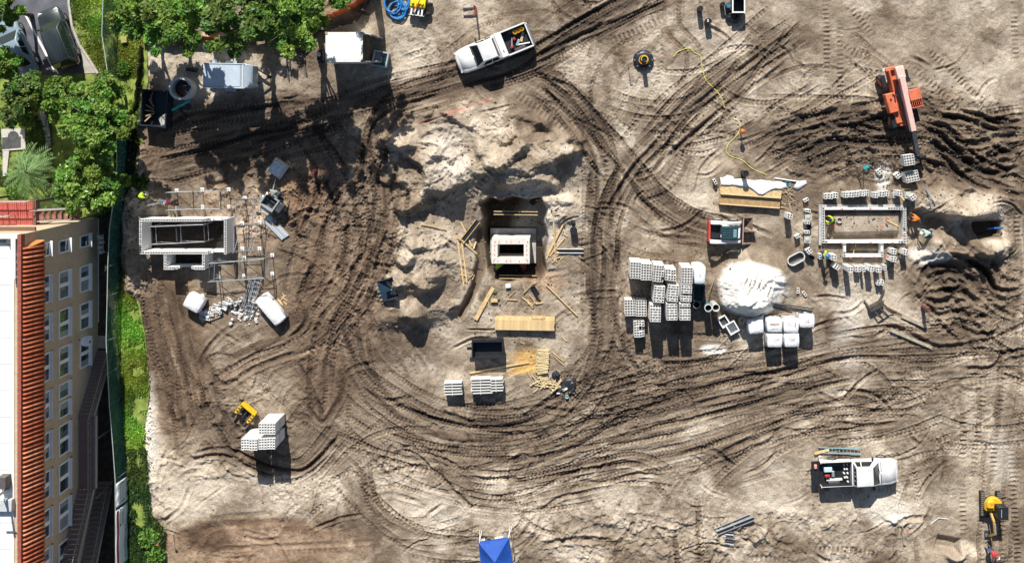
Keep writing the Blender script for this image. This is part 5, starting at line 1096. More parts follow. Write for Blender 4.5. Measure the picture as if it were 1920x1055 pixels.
def pickup(px, py, rz, label, crew, toolbox, opengate=False):
    g = P(px, py, .9); z0 = gmin(g.x, g.y, 1.6) - .03; t = thing('pickup_truck', label, 'pickup', (g.x, g.y, z0), rz)
    W = 1.98; xf = 2.95; xr = -2.95; xc = -.35 if crew else -.55        # cab/bed border
    mb = MB(); mb.loft([section(xc, W, .5, 1.12), section(.9, W, .48, 1.12), section(1.25, W, .48, 1.14), section(1.9, W * .985, .48, 1.12), section(2.45, W * .95, .48, 1.07), section(2.75, W * .87, .5, 1.0), section(2.9, W * .74, .52, .92), section(xf + .03, W * .5, .58, .8)]); mb.obj('body', m_vwhite, t, True); t.children[-1].data.set_sharp_from_angle(angle=R(40))
    for s in (-1, 1):
        mb = MB(); mb.box(((xr + xc) / 2 - .005, s * (W / 2 - .07), .86), (xc - xr - .03, .13, .62)); mb.obj('bed_side', m_vwhite, t, bevel=.03)
        mb = MB(); mb.box(((xr + xc) / 2, s * (W / 2 - .07), 1.19), (xc - xr - .1, .09, .03)); mb.obj('bed_rail_cap', m_black if crew is False else m_vwhite, t)
        mb = MB(); mb.box((-1.9, s * (W / 2 - .27), .72), (.9, .26, .34)); mb.obj('wheel_arch', m_dsteel, t, bevel=.05)
    for s in (-1, 1): mb = MB(); mb.box(((xr + xc) / 2, s * (W / 2 - .15), .88), (xc - xr - .12, .03, .56)); mb.obj('bed_liner', m_black, t)
    mb = MB(); mb.box(((xr + xc) / 2, 0, .6), (xc - xr - .05, W - .28, .08)); mb.obj('bed_floor', m_black, t)
    if opengate: mb = MB(); mb.box((xr - .3, 0, .66), (.58, W - .12, .07)); mb.obj('tailgate', m_black, t, bevel=.02)
    else: mb = MB(); mb.box((xr + .04, 0, .88), (.08, W - .3, .56)); mb.obj('tailgate', m_vwhite, t, bevel=.02)
    mb = MB(); mb.box((xc - .03, 0, .9), (.06, W - .3, .55)); mb.obj('bed_bulkhead', m_vwhite, t)
    if crew: greenhouse(t, m_vwhite, xc + .03, 1.62, xc + .17, .92, W - .06, 1.48, 1.1, 1.86, ((.07, .38), (.42, .80)))
    else: greenhouse(t, m_vwhite, xc + .03, 1.48, xc + .13, .78, W - .06, 1.48, 1.1, 1.84, ((.06, .28), (.32, .78)))
    mb = MB(); mb.loft([[(x, -w_, z_ - .05), (x, w_, z_ - .05), (x, w_ - .03, z_), (x, 0, z_ + .03), (x, -w_ + .03, z_)] for x, w_, z_ in ((1.62, .74, 1.165), (2.2, .72, 1.135), (2.72, .62, 1.05))]); mb.obj('hood', m_vwhite, t, True); t.children[-1].data.set_sharp_from_angle(angle=R(30))
    mb = MB(); mb.box((1.6, 0, 1.15), (.05, W * .84, .03)); mb.obj('cowl', m_black, t)
    mb = MB(); mb.box((xf - .05, 0, .55), (.16, W * .8, .24)); mb.obj('front_bumper', m_chrome, t, bevel=.05)
    mb = MB(); mb.box((xr - .06, 0, .55), (.14, W * .92, .2)); mb.obj('rear_bumper', m_chrome, t, bevel=.04)
    for s in (-1, 1):
        mb = MB(); mb.box((2.83, s * .68, .88), (.12, .3, .18), s * -.35); mb.obj('headlight', m_lamp, t, bevel=.03)
        mb = MB(); mb.box((xr - .005, s * (W / 2 - .08), .92), (.03, .12, .38)); mb.obj('taillight', m_tail, t)
        mb = MB(); mb.box((.25, s * (W / 2 + .01), .98), (.2, .03, .04)); mb.obj('door_handle', m_black, t)
        for k in range(2 if crew else 1): mb = MB(); mb.box((.33 - k * 1.0 + .6, s * (W / 2 + .002), .8), (.015, .006, .5)); mb.obj('door_seam', m_black, t)
    mb = MB(); mb.bar((1.35, .75, 1.2), (1.5, -.1, 1.2), .03, .02); mb.bar((1.33, .1, 1.2), (1.45, -.72, 1.2), .03, .02); mb.obj('wiper', m_black, t)
    mirrors(t, .98, W / 2, 1.2, m_black)
    for x in (1.85, -1.9):
        for s in (-1, 1): wheel(t, x, s * (W / 2 - .13), .4, .27)
    mb = MB(); mb.box((0, 0, .42), (5.0, .9, .2)); mb.obj('chassis', m_black, t)
    if toolbox:
        mb = MB(); mb.box((xc - .34, 0, 1.1), (.52, W - .1, .4)); b = mb.obj('tool_box', m_vwhite, t, bevel=.03); mb = MB(); mb.box((xc - .34, .5, 1.305), (.06, .2, .02)); mb.obj('latch', m_black, b)
    return t, z0
def put(t, name, label, cat, m, build, x, y, z, rz=0.0, smooth=False, bevel=0.0, group=None):
    """a loose thing placed in the local frame of t but left at top level"""
    M = Matrix.Translation(t.location) @ Matrix.Rotation(t.rotation_euler[2], 4, 'Z'); p = M @ Vector((x, y, z))
    mb = MB(); build(mb); o = mb.obj(name, m, None, smooth, bevel); o.location = p; o.rotation_euler = (0, 0, t.rotation_euler[2] + rz)
    return tag(o, label, cat, group)
m_yel = mat('yellow plastic', (.72, .46, .02), .45, var=.1); m_pb = mat('white plastic', (.72, .73, .72), .5, var=.06, dirt=.15); m_redp = mat('red plastic', (.38, .03, .03), .4); m_blu = mat('blue plastic', (.02, .13, .42), .4)
m_tan = mat('tan cloth', (.50, .36, .20), .9); m_teal = mat('teal plastic', (.03, .30, .34), .4)
def pail(r=.15, h=.36):
    def f(mb): mb.ring((0, 0), r * .86, r * .78, 0, h, 14, ro1=r); mb.cyl((0, 0, .01), (0, 0, h * .55), r * .8, r * .85, 14); mb.ring((0, 0), r * 1.05, r * .95, h * .92, h, 14)
    return f
def bx(*d):
    def f(mb): mb.box((0, 0, d[2] / 2), d)
    return f
# -- truck at the top
rz1 = heading((985, 62), (862, 112)); T1, z1 = pickup(925, 92, rz1, 'white crew cab pickup with a tool box and yellow buckets in its bed', True, True)
for k in range(3): put(T1, 'bucket', ['yellow bucket in the truck bed nearest the tool box', 'yellow bucket in the truck bed, middle of three', 'yellow bucket in the truck bed nearest the tailgate'][k], 'bucket', m_yel, pail(.17, .36), -2.0 - .28 * k, -.55 - .02 * k, .65, group='buckets in the truck bed')
put(T1, 'gas_can', 'dark red fuel can beside the tool box in the truck bed', 'can', m_redp, bx(.25, .2, .34), -1.35, .42, .65, .3, bevel=.04)
put(T1, 'gas_can', 'dark red can among the tools in the truck bed', 'can', m_redp, bx(.2, .24, .3), -1.75, -.1, .65, .3, bevel=.04)
put(T1, 'board', 'tan board lying slantwise in the truck bed', 'board', m_tan, bx(.75, .2, .06), -2.35, -.05, .66, 1.0)
put(T1, 'white_pipe', 'white pipe along the side of the truck bed', 'pipe', m_pb, lambda mb: mb.cyl((-.45, 0, .06), (.45, 0, .06), .06, n=8), -2.3, .5, .65, -.2)
put(T1, 'tool_tray', 'pale tool tray between the cans in the truck bed', 'tray', m_steel, bx(.5, .2, .12), -1.9, .25, .65, .8, bevel=.02)
put(T1, 'level', 'grey level leaning in the truck bed', 'level', m_steel, bx(.65, .08, .05), -1.5, 0, .66, 1.2)
# -- truck lower right
rz2 = heading((1540, 889), (1683, 883)); T2, z2 = pickup(1611, 886, rz2, 'white two door pickup with an open tailgate and a bed full of gear', False, False, True)
put(T2, 'cooler', 'pale blue cooler in the bed of the lower pickup', 'cooler', mat('cooler blue', (.45, .66, .72), .4), bx(.62, .38, .38), -2.35, .35, .65, bevel=.05)
put(T2, 'gas_can', 'red fuel can behind the cooler in the lower pickup', 'can', m_redp, bx(.4, .22, .3), -2.4, -.15, .65, bevel=.04)
put(T2, 'white_pipe', 'white board along the bed of the lower pickup', 'board', m_pb, bx(1.2, .16, .08), -1.85, -.5, .66)
put(T2, 'tool_box', 'grey tool case in the bed of the lower pickup', 'case', m_steel, bx(.22, .45, .2), -1.95, -.05, .65, bevel=.03)
for k in range(9):
    put(T2, 'bottle', ['white jug', 'second white jug', 'third white jug', 'fourth white jug', 'fifth white jug', 'sixth white jug', 'seventh white jug', 'eighth white jug', 'ninth white jug'][k] + ' counted from the left behind the cab of the lower pickup', 'jug', m_pb, lambda mb: (mb.cyl((0, 0, 0), (0, 0, .22), .07, n=8), mb.cyl((0, 0, .22), (0, 0, .3), .03, n=6)), -.85 - .22 * (k // 5) - .04 * (k % 2), .62 - .32 * (k % 5), .65, group='jugs in the truck bed')
put(T2, 'cushion', 'pink bundle on the open tailgate of the lower pickup', 'bundle', mat('pink cloth', (.62, .30, .26), .9), bx(.22, .34, .16), -3.25, .55, .7, bevel=.05)
def ladder(px0, px1, label, z=.12, L=3.3):
    a, b = GP(*px0), GP(*px1); t = thing('ladder', label, 'ladder', (a.x, a.y, max(a.z, b.z) + z), math.atan2(b.y - a.y, b.x - a.x)); L = (b - a).length
    m = mat('ladder blue', (.18, .36, .42), .45, var=.1)
    for s in (-1, 1): mb = MB(); mb.box((L / 2, s * .2, 0), (L, .05, .09)); mb.obj('rail', m, t)
    rg = MB(); rg.cyl((0, -.19, 0), (0, .19, 0), .02, n=6); rg = rg.mesh('rung', m_steel)
    for k in range(11): link('rung', rg, t, (.2 + k * (L - .4) / 10, 0, 0))
ladder((1534, 842), (1612, 844), 'blue aluminium ladder lying north of the lower pickup')
# -- parked cars ------------------------------------------------------------------------
def car(px, py, rz, label, paint, suv, name):
    g = P(px, py, .8); t = thing(name, label, 'car', (g.x, g.y, .12), rz); W = 1.9; H = 1.72 if suv else 1.45; L = 2.35
    zt = 1.0 if suv else .9
    S = [(-L, W * .78, .42, .8 if suv else .72), (-L + .15, W * .92, .35, zt - .04), (-1.5, W, .3, zt), (0, W, .28, zt), (1.2, W, .3, zt), (1.8, W * .96, .32, zt - .06), (2.15, W * .86, .36, zt - .16), (L, W * .68, .42, zt - .32)]
    mb = MB(); mb.loft([section(x, w_, a, b, .12, .03) for x, w_, a, b in S]); o = mb.obj('body', paint, t, True); o.data.set_sharp_from_angle(angle=R(40))
    if suv: greenhouse(t, paint, -2.22, 1.3, -1.95, .55, W - .08, 1.42, zt - .02, H, ((.10, .30), (.33, .56), (.59, .86)))
    else: greenhouse(t, paint, -1.75, 1.2, -.95, .35, W - .1, 1.32, zt - .02, H, ((.22, .48), (.52, .80)))
    if suv:
        for s in (-1, 1): mb = MB(); mb.tube([(-1.8, s * .62, H + .03), (-1.6, s * .62, H + .1), (.2, s * .62, H + .1), (.4, s * .6, H + .03)], .025); mb.obj('roof_rail', m_black, t)
        for k in range(4): mb = MB(); mb.box((-.75, -.36 + .24 * k, H + .045), (1.7, .05, .02)); mb.obj('roof_rib', paint, t)
    for s in (-1, 1):
        mb = MB(); mb.box((2.05, s * .62, zt - .2), (.3, .34, .13), s * -.4); mb.obj('headlight', m_lamp, t, bevel=.03)
        mb = MB(); mb.box((-L + .04, s * .66, zt - .15), (.12, .3, .18)); mb.obj('taillight', m_tail, t, bevel=.02)
        for k in range(2): mb = MB(); mb.box((-.1 - k * .95, s * (W / 2 + .01), zt - .16), (.18, .03, .04)); mb.obj('door_handle', m_chrome, t)
    mb = MB(); mb.box((-L + .02, 0, .5), (.14, W * .7, .2)); mb.obj('rear_bumper', m_black, t, bevel=.04)
    mirrors(t, .95, W / 2 - .02, zt + .08, paint)
    for x in (1.42, -1.4):
        for s in (-1, 1): wheel(t, x, s * (W / 2 - .1), .35, .23)
    return t
car(109, 72, heading((122, 118), (90, 30)), 'dark grey SUV with roof rails parked on the driveway', carpaint('dark blue grey paint', (.022, .032, .038), .38, .04), True, 'parked_suv')
car(29, 90, heading((50, 132), (10, 46)), 'light blue sedan parked half under the tree', carpaint('silver blue paint', (.20, .28, .33), .35, .05), False, 'parked_sedan')
# -- skid steer ----------------------------------------------------------------------------
def skid():
    g = P(1362, 434, 1.0); z0 = gmin(g.x, g.y, 1.2) - .02; t = thing('skid_steer', 'white and red skid steer loader with a wide brown bucket facing the foundation', 'loader', (g.x, g.y, z0), R(-2))
    m_r = mat('loader red', (.50, .06, .04), .45, dirt=.2); m_cab = mat('dark teal cab roof', (.02, .05, .06), .4, var=.2); m_rust = mat('worn brown bucket', (.16, .105, .08), .7, .2, var=.4, scale=3)
    mb = MB(); mb.box((-.1, 0, .75), (2.3, 1.0, .75)); mb.obj('body', m_vwhite, t, bevel=.06)
    mb = MB(); mb.box((-1.32, 0, .95), (.16, 1.55, .95)); mb.obj('rear_door', m_r, t, bevel=.04)
    mb = MB(); mb.box((-.85, 0, 1.2), (.75, 1.05, .2)); mb.obj('engine_cover', m_black, t, bevel=.05)
    mb = MB(); mb.box((.12, 0, 1.9), (1.25, 1.0, .1)); r = mb.obj('cab_roof', m_cab, t, bevel=.04)
    rb = MB(); rb.box((0, 0, 0), (.75, .03, .03)); rb = rb.mesh('roof_rib', mat('teal rib', (.05, .10, .12), .5))
    for k in range(5): link('roof_rib', rb, r, (-.05, -.36 + .18 * k, 1.962))
    gl = MB(); gl.box((0, 0, 0), (.05, .09, .02)); gl = gl.mesh('roof_vent', mat('pale teal', (.32, .55, .58), .4))
    for i in range(3):
        for j in range(5): link('roof_vent', gl, r, (.42 + .08 * i, -.24 + .12 * j, 1.962))
    for s in (-1, 1):
        for x in (-.45, .68): mb = MB(); mb.box((x, s * .46, 1.5), (.09, .07, .75)); mb.obj('cab_post', m_black, t)
        mb = MB(); mb.loft([[(x, s * .72 - w_, z_ - h_), (x, s * .72 + w_, z_ - h_), (x, s * .72 + w_, z_ + h_), (x, s * .72 - w_, z_ + h_)] for x, z_, w_, h_ in ((-1.3, 1.55, .14, .2), (-.9, 1.65, .14, .18), (.4, 1.5, .09, .13), (1.0, 1.2, .09, .14), (1.15, .8, .09, .2), (1.2, .45, .09, .16))]); mb.obj('lift_arm', m_vwhite, t, bevel=.02)
        mb = MB(); mb.cyl((-.7, s * .6, .9), (.5, s * .6, 1.25), .05, n=8); mb.obj('lift_cylinder', m_dsteel, t)
        for x in (-.62, .58): wheel(t, x, s * .72, .42, .3, rim=m_vwhite)
    mb = MB(); mb.bar((1.2, -.6, .6), (1.2, .6, .6), .1, .5); mb.obj('quick_attach', m_black, t)
    mb = MB(); w2 = .98; pr = [(1.32, .75), (1.30, .1), (1.45, .04), (2.15, .06)]
    for a, b in zip(pr, pr[1:]): mb.bar((a[0], 0, a[1]), (b[0], 0, b[1]), 2 * w2, .04)
    mb.obj('bucket', m_rust, t)
    for s in (-1, 1): mb = MB(); mb.add([(1.32, s * w2, .75), (1.30, s * w2, .05), (2.15, s * w2, .05), (1.32, s * (w2 + .03), .75), (1.30, s * (w2 + .03), .05), (2.15, s * (w2 + .03), .05)], [(0, 1, 2), (5, 4, 3), (0, 3, 4, 1), (1, 4, 5, 2), (2, 5, 3, 0)]); mb.obj('bucket_side', m_rust, t)
    mb = MB(); mb.bar((1.31, -w2, .76), (1.31, w2, .76), .08, .06); mb.obj('bucket_lip', mat('pink worn edge', (.40, .25, .22), .6), t)
    for s in (-1, 1): mb = MB(); mb.box((-1.42, s * .55, 1.1), (.04, .2, .12)); mb.obj('taillight', m_tail, t)
skid()
# -- telehandler -----------------------------------------------------------------------------
def telehandler():
    a, b = P(1675, 150, 1.4), P(1697, 236, 1.4); c = (a + b) / 2; rz = math.atan2(b.y - a.y, b.x - a.x); z0 = -.05
    g = P(1688, 180, 1.3); t = thing('telehandler', 'orange telehandler with its long boom reaching toward the foundation', 'telehandler', (g.x, g.y, z0), rz)
    m_o = mat('machine orange', (.60, .15, .07), .5, var=.22, scale=2, dirt=.35); m_o2 = mat('top lit boom orange', (.78, .52, .45), .4, var=.12, dirt=.15)  # boom is orange too, its pale tone is top light painted in
    # x forward (towards the forks), y to the left
    mb = MB(); mb.box((.1, 0, .95), (4.3, 1.0, .45)); mb.obj('chassis', m_o, t, bevel=.05)
    mb = MB(); mb.box((.35, -.78, 1.25), (1.5, .75, .75)); e = mb.obj('engine_hood', m_o, t, bevel=.07)
    for q in ((.1, -.85), (-.2, -.6)): mb = MB(); mb.box((q[0], q[1], 1.63), (.18, .13, .02)); mb.obj('hood_port', m_black, e)
    mb = MB(); mb.box((1.55, -.35, 1.1), (.9, .8, .35)); mb.obj('front_cowl', m_o, t, bevel=.05)
    mb = MB(); mb.box((.35, .78, 1.45), (1.4, .82, 1.0)); cb = mb.obj('cab', m_black, t, bevel=.06)
    for x in (-.3, 1.0):
        for y in (.4, 1.16): mb = MB(); mb.box((x, y, 1.75), (.08, .08, 1.0)); mb.obj('cab_post', m_o, t)
    mb = MB(); mb.box((.1, .78, 2.32), (.85, .9, .1)); mb.obj('cab_roof', m_o, t, bevel=.04)
    gb = MB(); gb.box((0, 0, 0), (.55, .035, .04)); gb = gb.mesh('roof_bar', m_o)
    for k in range(6): link('roof_bar', gb, t, (.78, .42 + .145 * k, 2.32))
    mb = MB(); mb.bar((1.05, .36, 2.32), (1.05, 1.2, 2.32), .06, .06); mb.obj('roof_edge', m_o, t)
    mb = MB(); mb.box((-2.15, -.1, 1.15), (.3, 1.1, .75)); mb.obj('counterweight', m_o, t, bevel=.05)
    for s in (-1, 1): mb = MB(); mb.bar((-2.1, s * .45, 1.6), (-.4, s * .4, 1.35), .12, .3); mb.obj('rear_frame', m_o, t)
    mb = MB(); mb.box((-1.75, .15, 2.1), (.95, .62, .5)); mb.obj('boom_pivot', m_o2, t, bevel=.05)
    mb = MB(); mb.bar((-1.5, .15, 2.22), (2.75, .15, 1.75), .4, .46); mb.obj('boom', m_o2, t, bevel=.03)
    mb = MB(); mb.bar((2.75, .15, 1.75), (4.7, .15, 1.42), .3, .32); mb.obj('inner_boom', m_dsteel, t, bevel=.02)
    for s in (-1, 1): mb = MB(); mb.cyl((2.75, .15 + s * .2, 1.62), (4.6, .15 + s * .17, 1.3), .035, n=6); mb.obj('hydraulic_line', m_black, t)
    for k in range(3): mb = MB(); mb.tube([(-1.2, -.12 - .07 * k, 1.9), (-.2, -.2 - .07 * k, 1.75), (1.2, -.15 - .05 * k, 1.6), (2.6, -.1 - .03 * k, 1.5)], .025, 5); mb.obj('hydraulic_hose', m_black, t)
    for s in (-1, 1): mb = MB(); mb.cyl((-.9, .15 + s * .1, 1.1), (.9, .15 + s * .1, 1.7), .06, n=8); mb.obj('lift_cylinder', m_steel, t)
    mb = MB(); mb.box((1.08, .78, 1.85), (.03, .7, .7)); mb.obj('cab_glass', m_cglass, t); mb = MB(); mb.box((.3, 1.2, 1.85), (1.0, .03, .7)); mb.obj('cab_glass', m_cglass, t)
    mb = MB(); mb.cyl((-.15, -.5, 1.6), (-.15, -.5, 2.0), .06, n=8); mb.obj('exhaust', m_dsteel, t)
    for x in (-1.35, 1.75):
        for s in (-1, 1): mb = MB(); mb.box((x, s * .88, 1.17), (.95, .34, .04)); mb.obj('mudguard', m_black, t, bevel=.01)
    mb = MB(); mb.box((4.85, .15, .95), (.14, 1.2, 1.0)); mb.obj('fork_carriage', m_black, t, bevel=.02)
    for s in (-1, 1): mb = MB(); mb.bar((4.9, .15 + s * .35, .62), (6.0, .15 + s * .35, .62), .12, .06); mb.bar((4.93, .15 + s * .35, .6), (4.93, .15 + s * .35, 1.4), .12, .06); mb.obj('fork', m_black, t)
    for x, st in ((1.75, R(-16)), (-1.35, R(14))):
        for s in (-1, 1): wheel(t, x, s * .88, .56, .36, st, mat('machine orange', (.66, .12, .035)))
    for s in (-1, 1): mb = MB(); mb.cyl((0, 0, 0), (0, 0, 0.01), .01); 
    mb = MB(); mb.box((-2.2, -.72, 1.3), (.25, .2, .16)); mb.obj('rear_lamp', m_lamp, t)
telehandler()
# -- mini excavator ------------------------------------------------------------------------------
def excavator():
    g = P(1862, 948, .8); z0 = gmin(g.x, g.y, 1.0) - .03; t = thing('mini_excavator', 'small yellow and black tracked excavator digging at the lower right', 'excavator', (g.x, g.y, z0), R(-90)); t.scale = (.85, .85, .85)
    m_y = mat('digger yellow', (.74, .42, .02), .4, var=.08, dirt=.12)
    # x forward: towards the bottom of the picture
    for s in (-1, 1):
        mb = MB(); n = 18; pts = []
        for i in range(n):
            a = 2 * math.pi * i / n; pts.append((math.copysign(.85, math.cos(a)) + .28 * math.cos(a), .28 + .27 * math.sin(a)))
        mb.loft([[(x, s * .72 - .17, z) for x, z in pts], [(x, s * .72 + .17, z) for x, z in pts]]); tr = mb.obj('track', m_rub, t)
        pd = MB(); pd.box((0, 0, 0), (.07, .36, .035)); pd = pd.mesh('grouser', mat('worn steel', (.26, .23, .20), .6, .3))
        for k in range(12): link('grouser', pd, tr, (-.95 + .172 * k, s * .72, .565))
    mb = MB(); mb.box((0, 0, .5), (1.2, 1.1, .25)); mb.cyl((0, 0, .55), (0, 0, .75), .45, n=16); mb.obj('undercarriage', m_dsteel, t)
    mb = MB(); mb.box((1.2, .15, .3), (.1, 1.3, .3)); mb.obj('dozer_blade', m_dsteel, t)
    mb = MB(); n = 16; pr = [(.85 * math.cos(math.pi / 2 + math.pi * i / (n - 1)), .78 * math.sin(math.pi / 2 + math.pi * i / (n - 1))) for i in range(n)] + [(.35, -.78), (.35, .78)]
    mb.prism(pr, .75, 1.25); mb.obj('counterweight', m_y, t, bevel=.08)
    mb = MB(); mb.prism([(-.6, -.72), (.0, -.74), (.05, -.1), (-.7, -.1)], 1.25, 1.5); e = mb.obj('engine_hood', m_y, t, bevel=.08)
    mb = MB(); mb.box((-.35, -.35, 1.505), (.2, .3, .02)); mb.obj('hood_grille', mat('orange decal', (.72, .25, .02), .5), e)
    mb = MB(); mb.box((.2, .38, 1.45), (1.1, .85, 1.4)); mb.obj('cab', m_black, t, bevel=.1)
    mb = MB(); mb.box((.15, .38, 2.18), (1.15, .9, .08)); rf_ = mb.obj('cab_roof', m_black, t, bevel=.05)
    mb = MB(); mb.box((.15, .2, 2.225), (.7, .03, .015)); mb.obj('roof_seam', m_lamp, rf_)
    panel(t, 'front_window', m_cglass, ((.755, .0, 1.0), (.755, .76, 1.0), (.755, .76, 2.05), (.755, .0, 2.05)), .05, .95, .05, .95)
    mb = MB(); mb.bar((.55, -.2, .85), (1.25, -.16, 1.5), .2, .26); mb.bar((1.25, -.16, 1.5), (2.2, -.1, 1.55), .18, .22); mb.obj('boom', mat('worn yellow', (.42, .26, .05), .5, var=.3), t, bevel=.02)
    mb = MB(); mb.bar((2.2, -.1, 1.6), (2.75, -.16, .75), .16, .2); mb.obj('stick', mat('worn yellow', (.42, .26, .05), .5, var=.3), t, bevel=.02)
    for a, b in (((.8, -.2, .75), (1.25, -.18, 1.25)), ((1.3, -.14, 1.72), (2.2, -.1, 1.75))): mb = MB(); mb.cyl(a, b, .06, n=8); mb.obj('hydraulic_cylinder', m_steel, t)
    mb = MB(); q = [(2.75, .75), (2.95, .62), (3.0, .35), (2.8, .12), (2.5, .15)]
    for a, b in zip(q, q[1:]): mb.bar((a[0], -.18, a[1]), (b[0], -.18, b[1]), .5, .04)
    mb.obj('bucket', m_dsteel, t)
    tt = MB(); tt.box((0, 0, 0), (.14, .06, .04)); tt = tt.mesh('bucket_tooth', m_steel)
    for k in range(4): link('bucket_tooth', tt, t, (2.44, -.38 + .13 * k, .16))
excavator()
# -- trailer, container ----------------------------------------------------------------------------
def trailer():
    g = P(434, 143, 1.1); t = thing('cargo_trailer', 'silver enclosed cargo trailer with a dark drawbar, below the dark tree', 'trailer', (g.x, g.y, gmin(g.x, g.y, 1) - .02), R(-1)); m_s = mat('silver trailer skin', (.42, .49, .56), .4, .25, var=.06, dirt=.12); Lx = 3.5
    mb = MB(); mb.loft([[(x, -w_, .5), (x, w_, .5), (x, w_, z_), (x, -w_, z_)] for x, w_, z_ in ((-1.75, .92, 2.05), (1.35, .92, 2.05), (1.72, .84, 1.95), (1.86, .78, 1.8))]); mb.obj('body', m_s, t, bevel=.05)
    mb = MB(); mb.box((-.35, 0, 2.07), (2.7, 1.6, .03)); mb.obj('roof_panel', mat('pale blue roof', (.46, .55, .64), .45, var=.1, scale=1.5, dirt=.2), t)
    mb = MB()
    for s in (-1, 1): mb.box((-.2, s * .9, 2.075), (3.05, .06, .05))
    mb.box((-1.72, 0, 2.075), (.06, 1.8, .05)); mb.box((1.2, 0, 2.075), (.08, 1.8, .05)); mb.obj('roof_trim', mat('light trim', (.58, .64, .68), .4), t)
    for s in (-1, 1): mb = MB(); mb.bar((1.8, s * .55, .5), (2.75, 0, .5), .1, .12); mb.obj('drawbar', m_black, t)
    mb = MB(); mb.box((2.8, 0, .55), (.3, .22, .14)); mb.cyl((2.6, 0, .05), (2.6, 0, .8), .04, n=8); mb.obj('coupler', m_black, t)
    for s in (-1, 1):
        wheel(t, -.15, s * 1.02, .34, .2); mb = MB(); mb.box((-.15, s * 1.03, .72), (.85, .26, .05)); mb.obj('fender', m_s, t)
        mb = MB(); mb.box((-1.4, s * 1.05, .9), (.35, .3, .5), s * .5); mb.obj('rear_door', m_s, t)
    mb = MB(); mb.box((0, 0, .44), (3.4, 1.7, .1)); mb.obj('frame', m_black, t)
trailer()
def container():
    zt = 2.6; c = P(645, 88.5, zt); t = thing('shipping_container', 'white short shipping container with its east doors open', 'container', (c.x, c.y, gmin(c.x, c.y, 1.2) - .03), R(0)); m_w = mat('white container paint', (.76, .77, .73), .55, var=.07, scale=1.5, dirt=.18); Lx, Ly = 2.75, 2.2
    mb = MB(); mb.box((0, 0, 2.56), (Lx, Ly, .06)); rf_ = mb.obj('roof', m_w, t); rb = MB(); rb.box((0, 0, 0), (.07, Ly - .3, .025)); rb = rb.mesh('roof_rib', m_w)
    for k in range(13): link('roof_rib', rb, rf_, (-Lx / 2 + .25 + k * (Lx - .5) / 12, 0, 2.6))
    for s in (-1, 1):
        mb = MB(); mb.box((0, s * (Ly / 2 - .03), 1.3), (Lx, .05, 2.45)); w_ = mb.obj('side_wall', m_w, t); rib = MB(); rib.box((0, 0, 0), (.1, .03, 2.2)); rib = rib.mesh('wall_rib', m_w)
        for k in range(10): link('wall_rib', rib, w_, (-Lx / 2 + .2 + k * .26, s * (Ly / 2 + .005), 1.3))
    mb = MB(); mb.box((-Lx / 2 + .03, 0, 1.3), (.05, Ly - .12, 2.45)); mb.obj('end_wall', m_w, t)
    mb = MB(); mb.box((0, 0, .1), (Lx, Ly - .12, .12)); mb.obj('floor', m_woodd, t)
    cc = MB(); cc.box((0, 0, 0), (.18, .17, .13)); cc = cc.mesh('corner_casting', mat('rusty casting', (.38, .27, .17), .7, var=.3))
    for sx in (-1, 1):
        for sy in (-1, 1):
            for z in (.08, 2.57): link('corner_casting', cc, t, (sx * (Lx / 2 - .06), sy * (Ly / 2 - .06), z))
    for s, ang in ((1, -.25), (-1, .05)):
        mb = MB(); Ld = 1.05; mb.box((Ld / 2, 0, 0), (Ld, .05, 2.35)); o = mb.obj('door', m_w if s > 0 else m_grey, t); o.location = (Lx / 2, s * (Ly / 2 - .02), 1.32); o.rotation_euler = (0, 0, ang)
        for k in range(2): h = MB(); h.cyl((.3 + .4 * k, .045, -1.1), (.3 + .4 * k, .045, 1.1), .02, n=6); h.obj('lock_rod', m_steel, o)
    return t
container()
# ================================================================ materials and gear lying about the site
def item(name, label, cat, px, py, build, m, rz=0.0, dz=0.0, smooth=False, bevel=0.0, group=None, z=None, sink=.02, r=.3):
    """a one-mesh thing standing on the ground at a pixel"""
    g = GP(px, py) if z is None else P(px, py, z); zz = (gmin(g.x, g.y, r) - sink if z is None else z) + dz
    mb = MB(); build(mb); o = mb.obj(name, m, None, smooth, bevel); o.location = (g.x, g.y, zz); o.rotation_euler = (0, 0, rz)
    return tag(o, label, cat, group)
def plank(p, q, label, wd=.14, th=.045, m=None, dz=.0, name='plank', group='loose planks', cat='plank', lift=(0, 0)):
    a, b = GP(*p), GP(*q); L = (b - a).length; n = 8; zs = [GZ(a.x + (b.x - a.x) * k / n, a.y + (b.y - a.y) * k / n) for k in range(n + 1)]
    # rests on the two highest points of the soil along its run
    t0, t1 = zs[0], zs[-1]; up = max(zz - (t0 + (t1 - t0) * k / n) for k, zz in enumerate(zs)); up = min(max(up, 0), .25)
    mb = MB(); d = b - a; d.z = 0; ang = math.atan2(d.y, d.x); mb.bar((0, 0, 0), (d.length, 0, t1 - t0), wd, th)
    o = mb.obj(name, m or m_wood, None); o.location = (a.x, a.y, t0 + up + th / 2 + dz); o.rotation_euler = (0, 0, ang); return tag(o, label, cat, group)
m_navy = mat('navy steel', (.018, .028, .042), .4, .2, var=.3, dirt=.15); m_orange = mat('orange netting', (.58, .13, .04), .7, var=.3)
m_cblue = mat('hose blue', (.03, .20, .50), .35, var=.1); m_tarp = mat('white tarpaulin', (.78, .80, .82), .5, var=.05, bump=.5, scale=3)
